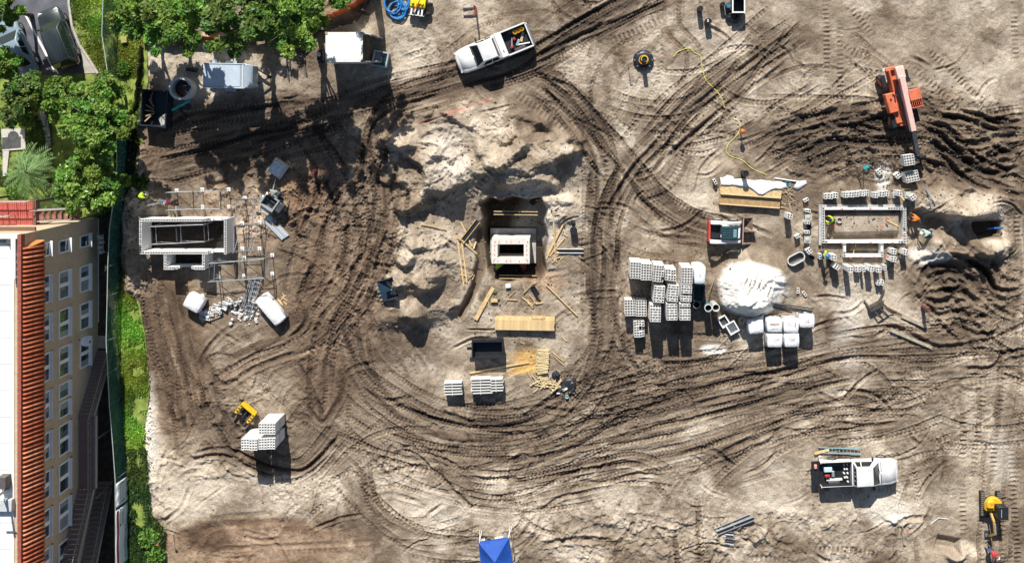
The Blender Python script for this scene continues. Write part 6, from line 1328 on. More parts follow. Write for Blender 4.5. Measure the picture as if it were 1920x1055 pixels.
# dumpster ---------------------------------------------------------------------------
def open_box(t, Lx, Ly, H, m, th=.06, floor=None, zf=.1):
    for s in (-1, 1):
        mb = MB(); mb.box((s * (Lx / 2 - th / 2), 0, H / 2), (th, Ly, H)); mb.obj('side', m, t); mb = MB(); mb.box((0, s * (Ly / 2 - th / 2), H / 2), (Lx - 2 * th, th, H)); mb.obj('end', m, t)
    mb = MB(); mb.box((0, 0, zf), (Lx - 2 * th, Ly - 2 * th, .05)); mb.obj('floor', floor or m, t)
    for s in (-1, 1):
        mb = MB(); mb.box((s * Lx / 2, 0, H), (.1, Ly + .1, .07)); mb.obj('rim', m, t); mb = MB(); mb.box((0, s * Ly / 2, H + .003), (Lx - .1, .1, .07)); mb.obj('rim', m, t)
g = P(288, 203, 1.2); t = thing('dumpster', 'dark navy open dumpster beside the black silt fence', 'dumpster', (g.x, g.y, gmin(g.x, g.y, 1)), R(-4)); open_box(t, 1.9, 2.7, 1.2, m_navy, floor=mat('dark blue floor', (.02, .03, .045), .3))
for k in range(6): mb = MB(); mb.box((.97, -1.1 + .44 * k, .55), (.06, .1, 1.0)); mb.obj('side_rib', m_navy, t)
for k in range(7):
    put(t, 'wood_scrap', f'{ordn[k]} pale wood scrap counted from the north in the dumpster', 'wood', m_woodd, lambda mb: mb.bar((-.3, 0, 0), (.35, .05, .25), .09, .05), -.6 + .05 * (k % 3), .9 - .28 * k, .2 + .06 * k, 1.0 + k * .5, group='wood scraps in the dumpster')
put(t, 'tarp', 'grey crumpled tarp in the corner of the dumpster', 'tarp', m_grey, lambda mb: mb.loft([[(x, -.5 + .1 * math.sin(x * 7), .1), (x, .4 + .2 * x, .1), (x, .3 + .2 * x, .35 + .15 * math.sin(x * 9)), (x, -.35, .3)] for x in (-.35, -.15, .1, .3)]), .5, -.85, .1, .4)
def ribbon(name, label, cat, pts, h, m, post=True, lean=0.0):
    L = [GP(*p) for p in pts]; o = L[0]; t = thing(name, label, cat, o); P3 = [q - o for q in L]
    for i, (a, b) in enumerate(zip(P3, P3[1:])):
        d = (b - a); s = Vector((-d.y, d.x, 0)).normalized(); mb = MB(); vs = []; n = 7
        for k in range(n + 1):
            p = a.lerp(b, k / n); wv = .06 * math.sin(k * 1.7 + i)
            for zz in (-.1, h * .5, h): vs.append(p + Vector((0, 0, zz)) + s * (wv * zz / h + lean * zz))
        mb.add(vs, [(3 * k + j, 3 * k + 3 + j, 3 * k + 4 + j, 3 * k + 1 + j) for k in range(n) for j in range(2)]); f = mb.obj('fabric', m, t); so = f.modifiers.new('s', 'SOLIDIFY'); so.thickness = .012
    for p in P3: mb = MB(); mb.box(p + Vector((0, 0, h / 2 - .05)), (.05, .05, h + .15)); mb.obj('stake', m_woodd, t)
ribbon('silt_fence', 'black silt fence between the bright lawn and the dumpster', 'fence', [(268, 88), (267, 120), (262, 165), (257, 215), (254, 245)], .75, m_black)
ribbon('silt_fence', 'black silt fence behind the white container', 'fence', [(600, 60), (640, 50), (668, 43), (683, 20), (704, -15)], .7, m_black)
ribbon('orange_netting', 'orange safety netting beside the white container', 'netting', [(606, 42), (630, 32), (660, 18), (700, -6)], .9, m_orange, lean=.25)
ribbon('orange_netting', 'orange safety netting glimpsed under the row of trees', 'netting', [(285, 68), (340, 74), (410, 76), (480, 72)], .8, m_orange, lean=.3)
ribbon('silt_fence', 'black silt fence in the shade below the row of trees', 'fence', [(272, 82), (330, 85), (400, 84), (470, 86), (560, 78), (600, 60)], .5, m_black)
ribbon('silt_fence', 'low dark silt fence along the lawn edge south of the dumpster', 'fence', [(250, 262), (247, 300), (244, 335)], .6, m_navy)
# precast ring, pipe, mats
g = P(338, 166, 1.1); t = thing('concrete_ring', 'grey precast concrete manhole ring holding soil', 'manhole ring', (g.x, g.y, gmin(g.x, g.y, .8)))
mb = MB(); mb.ring((0, 0), .86, .70, 0, 1.15, 32); mb.obj('barrel', mat('light precast concrete', (.48, .50, .52), .8, var=.08, scale=4), t, True); t.children[-1].data.set_sharp_from_angle(angle=R(40))
mb = MB(); mb.dome((0, 0, .2), .68, .35, 16, 4); mb.obj('soil', mat('dark soil fill', (.06, .05, .045), .95, var=.6, scale=4, bump=1), t); mb = MB(); mb.box((.55, .1, 1.2), (.55, .26, .08)); mb.obj('rubber_gasket', m_black, t, bevel=.03)
def pipe_lying(name, label, p, q, r, m, z=0.0, hollow=False):
    a, b = GP(*p), GP(*q); zz = max(a.z, b.z) + r + z; mb = MB(); d = b - a
    if hollow: mb.cyl((0, 0, 0), (d.x, d.y, 0), r, n=12, caps=False); mb.cyl((d.x, d.y, 0), (0, 0, 0), r * .88, n=12, caps=False)
    else: mb.cyl((0, 0, 0), (d.x, d.y, 0), r, n=12)
    o = mb.obj(name, m, None, True); o.data.set_sharp_from_angle(angle=R(50)); o.location = (a.x, a.y, zz); return tag(o, label, 'pipe')
pipe_lying('sewer_pipe', 'turquoise plastic pipe lying in front of the concrete ring', (318, 209), (357, 188), .12, mat('turquoise plastic', (.03, .42, .38), .35))
pipe_lying('thin_pipe', 'thin pale pipe lying above the turquoise pipe', (344, 190), (364, 181), .04, m_pb)
pipe_lying('black_pipe', 'short thick black pipe lying above the concrete ring', (352, 130), (371, 132), .17, m_black)
for x, y, rz, lab in ((343, 207, 0, 'western'), (355, 200, 35, 'eastern')): item('rubber_mat', f'{lab} of two dark rubber mats by the turquoise pipe', 'mat', x, y, lambda mb: mb.box((0, 0, .03), (.52, .5, .03)), mat('dark rubber', (.05, .047, .045), .9), R(rz))
g = GP(555, 118); t = thing('steel_goalpost', 'dark steel frame lying flat left of the white container', 'frame', g)
for a, b in (((536, 95), (542, 150)), ((542, 97), (546, 140)), ((566, 96), (575, 140)), ((536, 94.5), (573, 94)), ((537, 97.5), (572, 97))):
    p, q = GP(*a) - g, GP(*b) - g; mb = MB(); mb.bar((p.x, p.y, .1), (q.x, q.y, .1), .09, .09); mb.obj('bar', m_dsteel, t)
for k in range(5): p, q = GP(537 + k * 1.0, 105 + 8 * k) - g, GP(543 + k * .7, 105 + 8 * k) - g; mb = MB(); mb.bar((p.x, p.y, .1), (q.x, q.y, .1), .05, .05); mb.obj('rung', m_dsteel, t)
item('cardboard_box', 'small pale box above the flat steel frame', 'box', 535, 88, bx(.42, .34, .3), mat('pale grey card', (.55, .55, .53), .8), .1, bevel=.02)
g = GP(604, 106); t = thing('generator', 'dark generator against the west wall of the white container', 'generator', g, 0)
mb = MB(); mb.box((0, 0, .4), (.5, .75, .5)); mb.obj('engine', m_black, t, bevel=.05); mb = MB(); mb.cyl((-.1, .1, .65), (-.1, .1, .8), .16, n=12); mb.obj('fuel_tank', m_grey, t); mb = MB(); mb.box((0, 0, .1), (.6, .9, .05)); mb.obj('skid', m_dsteel, t); wheel(t, -.1, .45, .18, .12); wheel(t, -.1, -.45, .18, .12)
g = P(713, 111, .8); t = thing('tote_bin', 'grey plastic tote bin full of odds and ends by the container door', 'bin', (g.x, g.y, gmin(g.x, g.y, .6)), R(-12)); m_tote = mat('grey blue tote', (.38, .42, .46), .5, var=.08, dirt=.2); open_box(t, 1.05, 1.1, .8, m_tote, .05, zf=.25)
put(t, 'bag', 'green bag inside the grey tote bin', 'bag', mat('green plastic', (.02, .22, .15), .5), lambda mb: mb.dome((0, 0, 0), .24, .2, 10, 4), .2, -.18, .28, 0, True)
for k in range(5): put(t, 'pipe_offcut', f'{ordn[k]} pipe offcut from the west in the grey tote bin', 'pipe', m_pb if k % 2 else m_dsteel, lambda mb: mb.cyl((-.35, 0, .05), (.35, 0, .12), .035, n=8), -.1 + .05 * k, .1 * k - .2, .3 + .04 * k, .5 * k, group='pipe offcuts in the tote bin')
# blue hose coils and yellow pump
def coil(px, py, r, n, label, rz=0.0, sx=1.0):
    g = GP(px, py); g.z = gmin(g.x, g.y, .5); pts = []; rn = random.Random(int(px))
    for i in range(n * 24):
        a = 2 * math.pi * i / 24; rr = r * (1 + .12 * math.sin(i / 24 * 2.3) + rn.uniform(-.01, .01)); pts.append((rr * sx * math.cos(a + rz) + .08 * math.sin(i * .1), rr * math.sin(a + rz), .06 + .10 * (i / 24) * .7 + .03 * math.sin(a * 2 + i)))
    mb = MB(); mb.tube(pts, .055, 7); o = mb.obj('hose_coil', m_cblue, None, True); o.location = g; return tag(o, label, 'hose')
coil(738, 8, .72, 5, 'larger coil of blue hose at the top of the site', .3, .85); coil(746, 20, .62, 4, 'smaller coil of blue hose lying over the larger one', 1.0); coil(757, 4, .6, 4, 'coil of blue hose next to the yellow pump', 2.0, .7)
g = P(783, 14, .8); t = thing('pump_skid', 'yellow pump set on a frame with white slats and black tyres', 'pump', (g.x, g.y, gmin(g.x, g.y, .6)), R(-8))
mb = MB(); mb.box((0, .35, .75), (1.15, .75, .35)); mb.obj('engine_cover', mat('bright yellow', (.78, .62, .02), .4), t, bevel=.06)
for k in range(3): mb = MB(); mb.cyl((-.38 + .36 * k, .3, .93), (-.38 + .36 * k, .3, 1.08), .13, .1, 10); mb.obj('filter_cap', mat('bright yellow', (.78, .62, .02)), t)
mb = MB(); mb.bar((-.25, -.4, .95), (.2, .6, 1.15), .08, .08); mb.obj('lever', mat('orange steel', (.62, .18, .03), .5), t)
for k in range(4): mb = MB(); mb.box((-.42 + .27 * k, -.35, .78), (.13, .55, .06)); mb.obj('slat', m_pb, t)
for yy in (-.1, -.62): mb = MB(); mb.box((-.02, yy, .74), (1.1, .07, .07)); mb.obj('frame_bar', m_pb, t)
mb = MB(); mb.box((0, 0, .45), (1.3, 1.4, .3)); mb.obj('base', m_black, t); 
for yy in (.4, -.35): wheel(t, .75, yy, .3, .22)
g = GP(893, 22); t = thing('red_rack', 'upright red steel rack with two prongs at the top of the site', 'rack', g, R(3)); m_rr = mat('dull red steel', (.36, .08, .05), .5, dirt=.2)
mb = MB(); mb.box((0, 0, .8), (.1, .62, 1.5)); mb.obj('panel', m_rr, t); 
for s in (-1, 1): mb = MB(); mb.bar((0, s * .28, .06), (-1.0, s * .28, .06), .1, .06); mb.obj('prong', m_dsteel, t); mb = MB(); mb.bar((0, s * .28, 0), (0, s * .28, 1.75), .07, .07); mb.obj('upright', m_rr, t)
# flange with stub pipe
g = GP(1206, 113); g.z = gmin(g.x, g.y, .7); t = thing('manhole_base', 'round black manhole form with an orange collar, alone on bare sand', 'manhole', g)
mb = MB(); mb.loft([[(r_ * math.cos(2 * math.pi * i / 28), r_ * math.sin(2 * math.pi * i / 28), z_) for i in range(28)] for r_, z_ in ((.78, -.05), (.78, .16), (.62, .3), (.36, .4), (.33, .36), (.33, .1))], False); mb.obj('flange', m_navy, t, True)
mb = MB(); mb.ring((0, 0), .38, .3, .3, .5, 20); mb.obj('collar', mat('orange collar', (.55, .20, .03), .5), t); mb = MB(); mb.ring((.06, .04), .27, .22, .3, .56, 18); mb.obj('seal', mat('lime seal', (.55, .62, .05), .5), t); mb = MB(); mb.cyl((0, -.08, .05), (0, -.08, 1.3), .17, n=14); mb.obj('riser_pipe', m_black, t)
bt = MB(); bt.cyl((0, 0, 0), (0, 0, .09), .045, n=6); bt = bt.mesh('bolt', m_steel)
for k in range(8): link('bolt', bt, t, (.66 * math.cos(k * .785), .66 * math.sin(k * .785), .22))
pipe_lying('short_rod', 'short pale rod against the round manhole form', (1222, 108), (1228, 112), .03, m_pb)
def hose(label, pts, r, m):
    w_ = PN(pts); c, _ = catmull(w_, .12); P3 = [(p[0] - c[0][0], p[1] - c[0][1], GZ(*p) + r - GZ(*c[0])) for p in c]; mb = MB(); mb.tube(P3, r, 5); o = mb.obj('hose', m, None, True); o.location = (c[0][0], c[0][1], GZ(*c[0])); return tag(o, label, 'hose')
m_yh = mat('yellow hose', (.62, .58, .14), .5)
hose('yellow hose snaking from the red mark toward the wheel ruts', [(1262, 108), (1272, 97), (1292, 91), (1302, 99), (1314, 107), (1317, 128), (1325, 152), (1345, 172), (1355, 190), (1359, 205)], .032, m_yh)
hose('yellow hose running from the orange float to the plywood', [(1374, 222), (1384, 228), (1387, 243), (1380, 256), (1366, 270), (1362, 285), (1372, 294), (1392, 301), (1410, 316), (1430, 325), (1440, 330)], .032, m_yh)
item('float_ball', 'orange float on a short post along the yellow hose', 'float', 1388, 246, lambda mb: (mb.cyl((0, 0, 0), (0, 0, .9), .04, n=8), mb.dome((0, 0, 1.0), .2, .2, 12, 5, True)), mat('orange float', (.55, .14, .03), .5), smooth=True)
# top edge clutter
def barrel(name, label, px, py, r, h, m, cat='barrel', ribs=True):
    g = P(px, py, h); z0 = gmin(g.x, g.y, r); mb = MB(); prof = [(r * .95, 0), (r, .03), (r, h * .33), (r * 1.04, h * .35), (r, h * .37), (r, h * .66), (r * 1.04, h * .68), (r, h * .7), (r, h - .02), (r * .93, h), (r * .9, h - .03), (0.01, h - .03)]
    mb.loft([[(q * math.cos(2 * math.pi * i / 16), q * math.sin(2 * math.pi * i / 16), z_) for i in range(16)] for q, z_ in prof]); o = mb.obj(name, m, None, True); o.data.set_sharp_from_angle(angle=R(40)); o.location = (g.x, g.y, z0); return tag(o, label, cat)
barrel('barrel', 'tall black barrel at the top, left of the rubbish bags', 1314, 16, .2, .95, m_black); barrel('barrel', 'black barrel with a pale lid south of the rubbish bags', 1329, 40, .24, .8, m_black); barrel('barrel', 'small black barrel between the tall barrel and the blue drum', 1356, 8, .17, .7, m_black); barrel('drum', 'blue drum beside the white framed bin', 1367, 10, .2, .8, mat('drum blue', (.05, .16, .24), .4), 'drum')
item('lid', 'pale strip on the lid of the black barrel', 'lid', 1327.5, 39, bx(.08, .22, .02), m_pb, z=.83)
g = P(1385, 10, .9); t = thing('framed_bin', 'black rubbish bin with a white frame at the top edge', 'bin', (g.x, g.y, gmin(g.x, g.y, .5)), 0); open_box(t, .95, 1.1, .9, m_black, .05, zf=.3)
for s in (-1, 1): mb = MB(); mb.box((s * .45, 0, .96), (.1, 1.2, .05)); mb.obj('frame_bar', m_white, t); mb = MB(); mb.box((0, s * .54, .958), (.8, .1, .05)); mb.obj('frame_bar', m_white, t)
def bag(px, py, r, label, m, seed=0, h=.45):
    rn = random.Random(seed); n, k = 14, 7; vs = []
    ph = [rn.uniform(0, 6) for _ in range(4)]
    def f(mb):
        secs = []
        for j in range(k + 1):
            tt = math.pi / 2 * j / k
            secs.append([(r * (math.cos(tt) ** .7 + .02) * (1 + .14 * math.sin(3 * a + ph[0] + j) + .1 * math.sin(7 * a + ph[1] + j * 1.7)) * math.cos(a), r * (math.cos(tt) ** .7 + .02) * (1 + .14 * math.sin(3 * a + ph[2] + j) + .1 * math.sin(5 * a + ph[3])) * math.sin(a), h * math.sin(tt) * (1 + .12 * math.sin(4 * a + ph[1]))) for a in [2 * math.pi * i / n for i in range(n)]])
        mb.loft(secs)
    return item('bag', label, 'bag', px, py, f, m, smooth=True)
m_bagb = mat('black bin bag', (.02, .026, .034), .28, var=.3, bump=1.0, scale=4)
bag(1370, 31, .45, 'larger black rubbish bag below the blue drum', m_bagb, 1, .5); bag(1378, 36, .35, 'smaller black rubbish bag beneath the framed bin', m_bagb, 2, .4)
# plywood with tarp -----------------------------------------------------------------------
def plywood():
    a, b = GP(1352, 372), GP(1464, 376); rz = heading((1352, 372), (1464, 380)); g = P(1408, 366, .7); z0 = gmin(g.x, g.y, 1.5); t = thing('plywood_stack', 'long strapped stack of plywood and lumber under a white tarpaulin', 'lumber stack', (g.x, g.y, z0), rz)
    L = 4.6
    for k in range(3): mb = MB(); mb.box((-1.9 + 1.9 * k, 0, .05), (.1, 1.6, .1)); mb.obj('bearer', m_woodd, t)
    sh = MB(); sh.box((0, 0, 0), (L, .78, .042)); sh = sh.mesh('sheet', m_wood); sh2 = MB(); sh2.box((0, 0, 0), (L, .74, .042)); sh2 = sh2.mesh('sheet', mat('brown lumber', (.36, .235, .115), .8, var=.2, scale=5))
    for k in range(12): link('sheet', sh, t, (random.uniform(-.02, .02), .38, .125 + k * .046))
    for k in range(8): link('sheet', sh2, t, (random.uniform(-.02, .02), -.46, .125 + k * .046))
    for yy, zz in ((-.83, .47), (-.05, .68)): mb = MB(); mb.box((0, yy, zz - .02), (L, .09, .05)); mb.obj('edge_board', mat('light edge board', (.66, .50, .28), .7), t)
    for x in (-.55, .85): mb = MB(); mb.box((x, -.42, .49), (.03, .86, .012)); mb.obj('strap', m_wood, t)
    mb = MB(); vs = []; n = 16
    for i in range(n + 1):
        x = -2.35 + 4.7 * i / n; e = .55 - .42 * (abs((x - .75) / .95) if abs(x - .75) < .95 else 1); tip = .02 + .6 * abs(x - .75) if abs(x - .75) < 1.0 else .62
        for j, (yy, zz) in enumerate(((1.15, .3), (.84, .62), (.76, .72), (tip + .12, .715), (tip, .71))): vs.append((x, yy + .04 * math.sin(i * 1.3 + j), zz + .02 * math.sin(i * 2.1 + j)))
    mb.add(vs, [(5 * i + j, 5 * i + 5 + j, 5 * i + 6 + j, 5 * i + 1 + j) for i in range(n) for j in range(4)]); o = mb.obj('tarpaulin', m_tarp, t, True); s = o.modifiers.new('s', 'SOLIDIFY'); s.thickness = .015
    return t
plywood()
def sheetlump(name, label, cat, px, py, pts, m, h=.15, rz=0.0):
    """crumpled sheet: fan of points around a raised middle"""
    g = GP(px, py); q = [GP(*p) - g for p in pts]; n = len(q); rn = random.Random(int(px + py)); mb = MB(); vs = [Vector((0, 0, h))]
    for f in (.5, 1.0):
        for p in q: vs.append(Vector((p.x * f, p.y * f, (h * rn.uniform(.4, 1.2) if f < 1 else .03 + p.z + rn.uniform(0, .06)))))
    fs = [(0, 1 + i, 1 + (i + 1) % n) for i in range(n)] + [(1 + i, 1 + n + i, 1 + n + (i + 1) % n, 1 + (i + 1) % n) for i in range(n)]
    a = sum(q[i].x * q[(i + 1) % n].y - q[(i + 1) % n].x * q[i].y for i in range(n))
    mb.add(vs, fs if a > 0 else [f[::-1] for f in fs]); o = mb.obj(name, m, None, True); s = o.modifiers.new('s', 'SOLIDIFY'); s.thickness = .012; o.location = g; o.location.z = gmin(g.x, g.y, .4); return tag(o, label, cat)
sheetlump('tarp', 'crumpled white sheet hanging off the west end of the plywood', 'tarp', 1360, 340, [(1351, 346), (1354, 334), (1364, 328), (1375, 331), (1376, 338), (1366, 344), (1360, 352)], m_tarp, .3)
sheetlump('tarp', 'crumpled white sheet east of the plywood', 'tarp', 1498, 346, [(1485, 352), (1495, 340), (1510, 338), (1513, 344), (1503, 352), (1494, 356)], m_tarp, .2)
sheetlump('tarp', 'white sheet scrap between the pale pipes', 'tarp', 1465, 346, [(1458, 350), (1460, 340), (1470, 343), (1484, 348), (1478, 352), (1466, 354)], m_tarp, .15)
pipe_lying('pvc_pipe', 'longer pale plastic pipe east of the plywood', (1452, 334), (1500, 341), .05, m_pb); pipe_lying('pvc_pipe', 'shorter pale plastic pipe above the white sheet scrap', (1441, 340), (1475, 346), .05, m_pb)
item('bucket', 'blue bucket among the pale pipes', 'bucket', 1476, 342, pail(.13, .3), m_teal); item('bucket', 'teal bucket at the corner of the plywood', 'bucket', 1460, 352, pail(.12, .3), m_teal)
item('post', 'slim black post standing north of the plywood', 'post', 1392.5, 323, lambda mb: (mb.cyl((0, 0, -.1), (0, 0, 1.45), .19, .2, 14), mb.ring((0, 0), .23, .16, 1.38, 1.5, 14)), m_black)
rn = random.Random(5)
for k in range(16):
    x, y, a = rn.uniform(1466, 1486), rn.uniform(352, 392), rn.uniform(-1.3, .4); l = rn.uniform(5, 14)
    plank((x - l * math.cos(a), y + l * math.sin(a)), (x + l * math.cos(a), y - l * math.sin(a)), 'splintered lumber scrap in the heap at the east end of the plywood', .06, .04, m_woodd, .02 * (k % 4), 'wood_scrap', 'lumber scraps by the plywood', 'wood')
# trough, tubs, mortar boards
def trough(px, py):
    h = .55; g = P(px, py, h); t = thing('oval_trough', 'oval metal trough standing west of the yellow vest worker', 'trough', (g.x, g.y, gmin(g.x, g.y, .5)), R(28)); m = mat('galvanised trough', (.45, .46, .46), .4, .4, var=.2)
    def oval(r, z_, s=0.0): return [((.32 if math.cos(a) > 0 else -.32) + r * math.cos(a), r * math.sin(a), z_) for a in [2 * math.pi * (i + .5) / 24 for i in range(24)]]
    mb = MB(); mb.loft([oval(.30, 0), oval(.35, h), oval(.32, h), oval(.28, .04)], False); mb.add(oval(.28, .04), [tuple(range(24))]); mb.obj('tub', m, t, True); t.children[-1].data.set_sharp_from_angle(angle=R(40))
    mb = MB(); mb.loft([oval(.385, h - .03), oval(.385, h + .02), oval(.33, h + .02), oval(.33, h - .03), oval(.385, h - .03)], False); mb.obj('rim', m_pb, t); mb = MB(); mb.add(oval(.29, .2), [tuple(range(24))]); mb.obj('slurry', mat('grey slurry', (.12, .11, .10), .3), t)
trough(1493, 485)
for x, y, z_, rz, lab in ((1516, 407, .62, 3, 'grey mortar board at the north end of the west line of blocks'), (1514, 449, .62, -3, 'grey mortar board at the south end of the west line of blocks'), (1700.5, 365, .7, 4, 'grey mortar board near the crossed pipes')):
    g = P(x, y, z_); t = thing('mortar_board', lab, 'mortar board', (g.x, g.y, GZ(g.x, g.y)), R(rz)); mb = MB(); mb.box((0, 0, z_), (.55, .52, .04)); mb.obj('board', mat('mortar grey', (.36, .37, .31), .9, var=.3, scale=5, bump=.6), t); mb = MB(); mb.dome((0, 0, z_ + .02), .18, .08, 10, 3); mb.obj('mortar', m_grey, t)
    for c in range(3): link('block', BK, t, (0, 0, c * .195), math.pi / 2)
for x, y, lab in ((1515.5, 425, 'black bucket in the west line of blocks'), (1554, 484, 'black tub at the south west corner of the foundation'), (1521, 482, 'small dark bucket by the oval trough')):
    g = P(x, y, .4); o = item('bucket', lab, 'bucket', x, y, pail(.26 if 'tub' in lab else .18, .4), m_black)
item('mixing_bowl', 'pale round bowl inside the foundation', 'bowl', 1573, 412, lambda mb: mb.ring((0, 0), .2, .17, 0, .2, 16, ro1=.24), mat('grey bowl', (.5, .48, .45), .6)); 
plank((1664, 413), (1684, 424), 'short plank lying on the sand inside the foundation', .12); plank((1598, 474), (1602, 456), 'short plank in the southern bay of the foundation', .08); plank((1688, 366), (1697, 378), 'plank leaning over the blocks north of the foundation', .09)
for x, y, lab in ((1699, 355, 'pinkish plank scrap north of the mortar board'), (1690, 472, 'plank scrap by the south east blocks')): plank((x - 8, y), (x + 8, y - 1), lab, .1, m=m_woodd)
# transit level on tripod (teal)
g = GP(1612, 312); t = thing('survey_tripod', 'teal survey instrument on a tripod north of the foundation', 'tripod', g)
for k in range(3): a = k * 2.09 + .4; mb = MB(); mb.cyl((.45 * math.cos(a), .45 * math.sin(a), GZ(g.x + .45 * math.cos(a), g.y + .45 * math.sin(a)) - g.z), (0, 0, 1.45), .03, n=6); mb.obj('leg', m_steel, t)
mb = MB(); mb.box((0, 0, 1.55), (.42, .22, .16), .5); mb.cyl((.2, .1, 1.55), (.38, .2, 1.55), .05, n=8); mb.obj('instrument', m_teal, t, bevel=.03)
pipe_lying('thin_pipe', 'longer of two crossed thin pipes east of the fork load', (1722, 345), (1754, 382), .04, m_steel); pipe_lying('thin_pipe', 'steeper of two crossed thin pipes east of the fork load', (1731, 345), (1745, 394), .04, m_steel, .08)
# standing pipes by the sand, wrapped pallets
def standpipe(px, py, r, h, label, m, lip):
    g = P(px, py, h); t = thing('pipe_section', label, 'pipe', (g.x, g.y, gmin(g.x, g.y, .3) - .03)); mb = MB(); mb.ring((0, 0), r, r * .88, 0, h, 20); mb.obj('barrel', m, t, True); t.children[-1].data.set_sharp_from_angle(angle=R(40)); mb = MB(); mb.ring((0, 0), r * 1.06, r * .9, h - .08, h + .01, 20); mb.obj('lip', lip, t)
m_tp = mat('teal pipe', (.06, .16, .17), .4)
standpipe(1306, 571, .27, .9, 'dark pipe standing upright south of the dark crate', m_dsteel, m_steel); standpipe(1328, 577, .27, 1.6, 'teal pipe standing upright, western of the pair by the white sand', m_tp, m_pb); standpipe(1342, 576, .27, 1.6, 'grey pipe standing upright, eastern of the pair by the white sand', m_grey, m_pb)
def wrapped(px, py, rz, d, label, m, seed=0, name='wrapped_pallet', cat='pallet', group=None, band=False):
    h = d[2]; g = P(px, py, h); z0 = gmin(g.x, g.y, .5); t = thing(name, label, cat, (P(px, py, h + z0).x, P(px, py, h + z0).y, z0), R(rz), group); o = link('pallet', PALLET, t); o.scale = (d[0] / .95, d[1] / 1.0, 1); rn = random.Random(seed)
    # slightly bulging soft pack: subdivided faces with jitter
    n = 6; mb = MB(); ring_ = [(-1, -1), (-.33, -1.05), (.33, -1.05), (1, -1), (1.05, -.33), (1.05, .33), (1, 1), (.33, 1.05), (-.33, 1.05), (-1, 1), (-1.05, .33), (-1.05, -.33)]
    secs = []
    for k, (z_, s) in enumerate(((.13, .94), (.2, 1.0), (h * .5, 1.02), (h * .9, 1.0), (h * .975, .985), (h, .92), (h + .02, .45), (h + .025, .02))): secs.append([(x * d[0] / 2 * s + rn.uniform(-.015, .015), y * d[1] / 2 * s + rn.uniform(-.015, .015), z_ + rn.uniform(-.012, .012)) for x, y in ring_])
    mb.loft(secs); mb.obj('pack', m, t, True)
    if band:
        for s in band: mb = MB(); mb.box((s[0], s[1], h + .028), (s[2], s[3], .012), s[4] if len(s) > 4 else 0); mb.obj('print', mat('faded print', (.42, .30, .26), .8) if band[0] is s or True else None, t)
m_wrap = mat('white wrapped bags', (.74, .75, .77), .5, var=.07, bump=.8, scale=3)
BG = 'white wrapped pallets of bags'
for k, (x, y, lab, bnd) in enumerate([(1418, 613, 'torn white pallet of bags at the west end of the bag row', []), (1452.5, 610, 'white pallet of bags with brown print, north row second from the west', [(0, .1, .7, .12), (0, -.25, .5, .05)]), (1484, 610.5, 'white pallet of bags with dark dots, north row third from the west', [(-.2, .15, .06, .3), (.28, .1, .08, .32)]), (1513.5, 601.5, 'white pallet of bags at the east end, set back to the north', [(0, -.1, .4, .04), (.1, 0, .04, .3)]), (1453, 638.5, 'white pallet of bags in the front row, western one', [(.1, .1, .4, .05), (0, -.1, .3, .04)]), (1485, 638, 'white pallet of bags in the front row, eastern one', [(0, .1, .5, .04)])]):
    wrapped(x, y, [4, 1, -2, -1, -1, 1][k], (1.08, .98, 1.45 if k else 1.2), lab, m_wrap, k, 'bag_pallet', 'pallet', BG, bnd)
wrapped(1312.5, 516, -1, (.8, 1.25, 2.5), 'white wrapped pallet at the east end of the north block row', mat('pale wrapped pack', (.72, .76, .76), .5, var=.05), 21)
g = P(1310, 549, 1.2); t = thing('dark_crate', 'dark open crate between block pallets and standing pipes', 'crate', (g.x, g.y, gmin(g.x, g.y, .5)), R(-6)); open_box(t, .8, 1.2, 1.15, mat('dark teal crate', (.03, .05, .06), .4), .05, zf=.7)
sheetlump('tarp', 'torn white plastic sheet behind the torn bag pallet', 'tarp', 1424, 597, [(1404, 604), (1412, 595), (1425, 592), (1432, 586), (1433, 596), (1424, 606)], m_tarp, .5)
def tray(px, py, rz, label, wd=.62, ln=.75, h=.35, slats=0):
    g = P(px, py, h); t = thing('mortar_tray', label, 'tray', (g.x, g.y, gmin(g.x, g.y, .4)), R(rz)); open_box(t, wd, ln, h, m_pb, .05, m_dsteel, .12)
    for k in range(slats): mb = MB(); mb.box((0, -ln / 2 + ln * (k + .5) / slats, h - .02), (wd - .1, .03, .03)); mb.obj('wire', m_steel, t); mb = MB(); mb.box((-wd / 2 + wd * (k + .5) / slats, 0, h - .055), (.03, ln - .1, .03)); mb.obj('wire', m_steel, t)
tray(1357, 602, 32, 'white framed tray beside the upright pipes'); tray(1373, 614, 30, 'dark gridded sieve frame south of the white sand', .7, .8, .45, 6)
put(t, 'lid', 'dark lid lying in the dark crate', 'lid', m_black, bx(.4, .5, .03), 0, 0, .75, .3)
item('ring', 'pale plastic ring next to the gridded sieve', 'ring', 1389, 620, lambda mb: mb.ring((0, 0), .17, .12, 0, .12, 16), m_pb)
for k in range(8): bag(1388 + 5 * (k % 3) + rn.uniform(-2, 2), 596 + 4 * (k // 3) + rn.uniform(-2, 2), .14, f'{ordn[k]} pale cement bag from the west at the foot of the white sand', mat('cement bag', (.50, .44, .34), .85, var=.2, bump=.6), k + 50, .16)
for k, (a, b) in enumerate([((1445, 566), (1517, 572)), ((1446, 570), (1516, 577)), ((1450, 569), (1515, 580)), ((1447, 573), (1500, 580)), ((1448, 575), (1480, 581))]):
    pipe_lying('steel_bar', f'black steel bar of the bundle east of the white sand, {ordn[k]} from the north', a, b, .06, m_dsteel, .02 * k)
plank((1468, 556), (1472, 566), 'short brown plank across the black bars', .09, .05, m_woodd, .15); plank((1459, 589), (1478, 588), 'short brown plank south of the black bars', .09, .05, m_woodd); plank((1465, 549), (1476, 556), 'thin brown lath north of the black bars', .05, .04, m_woodd)
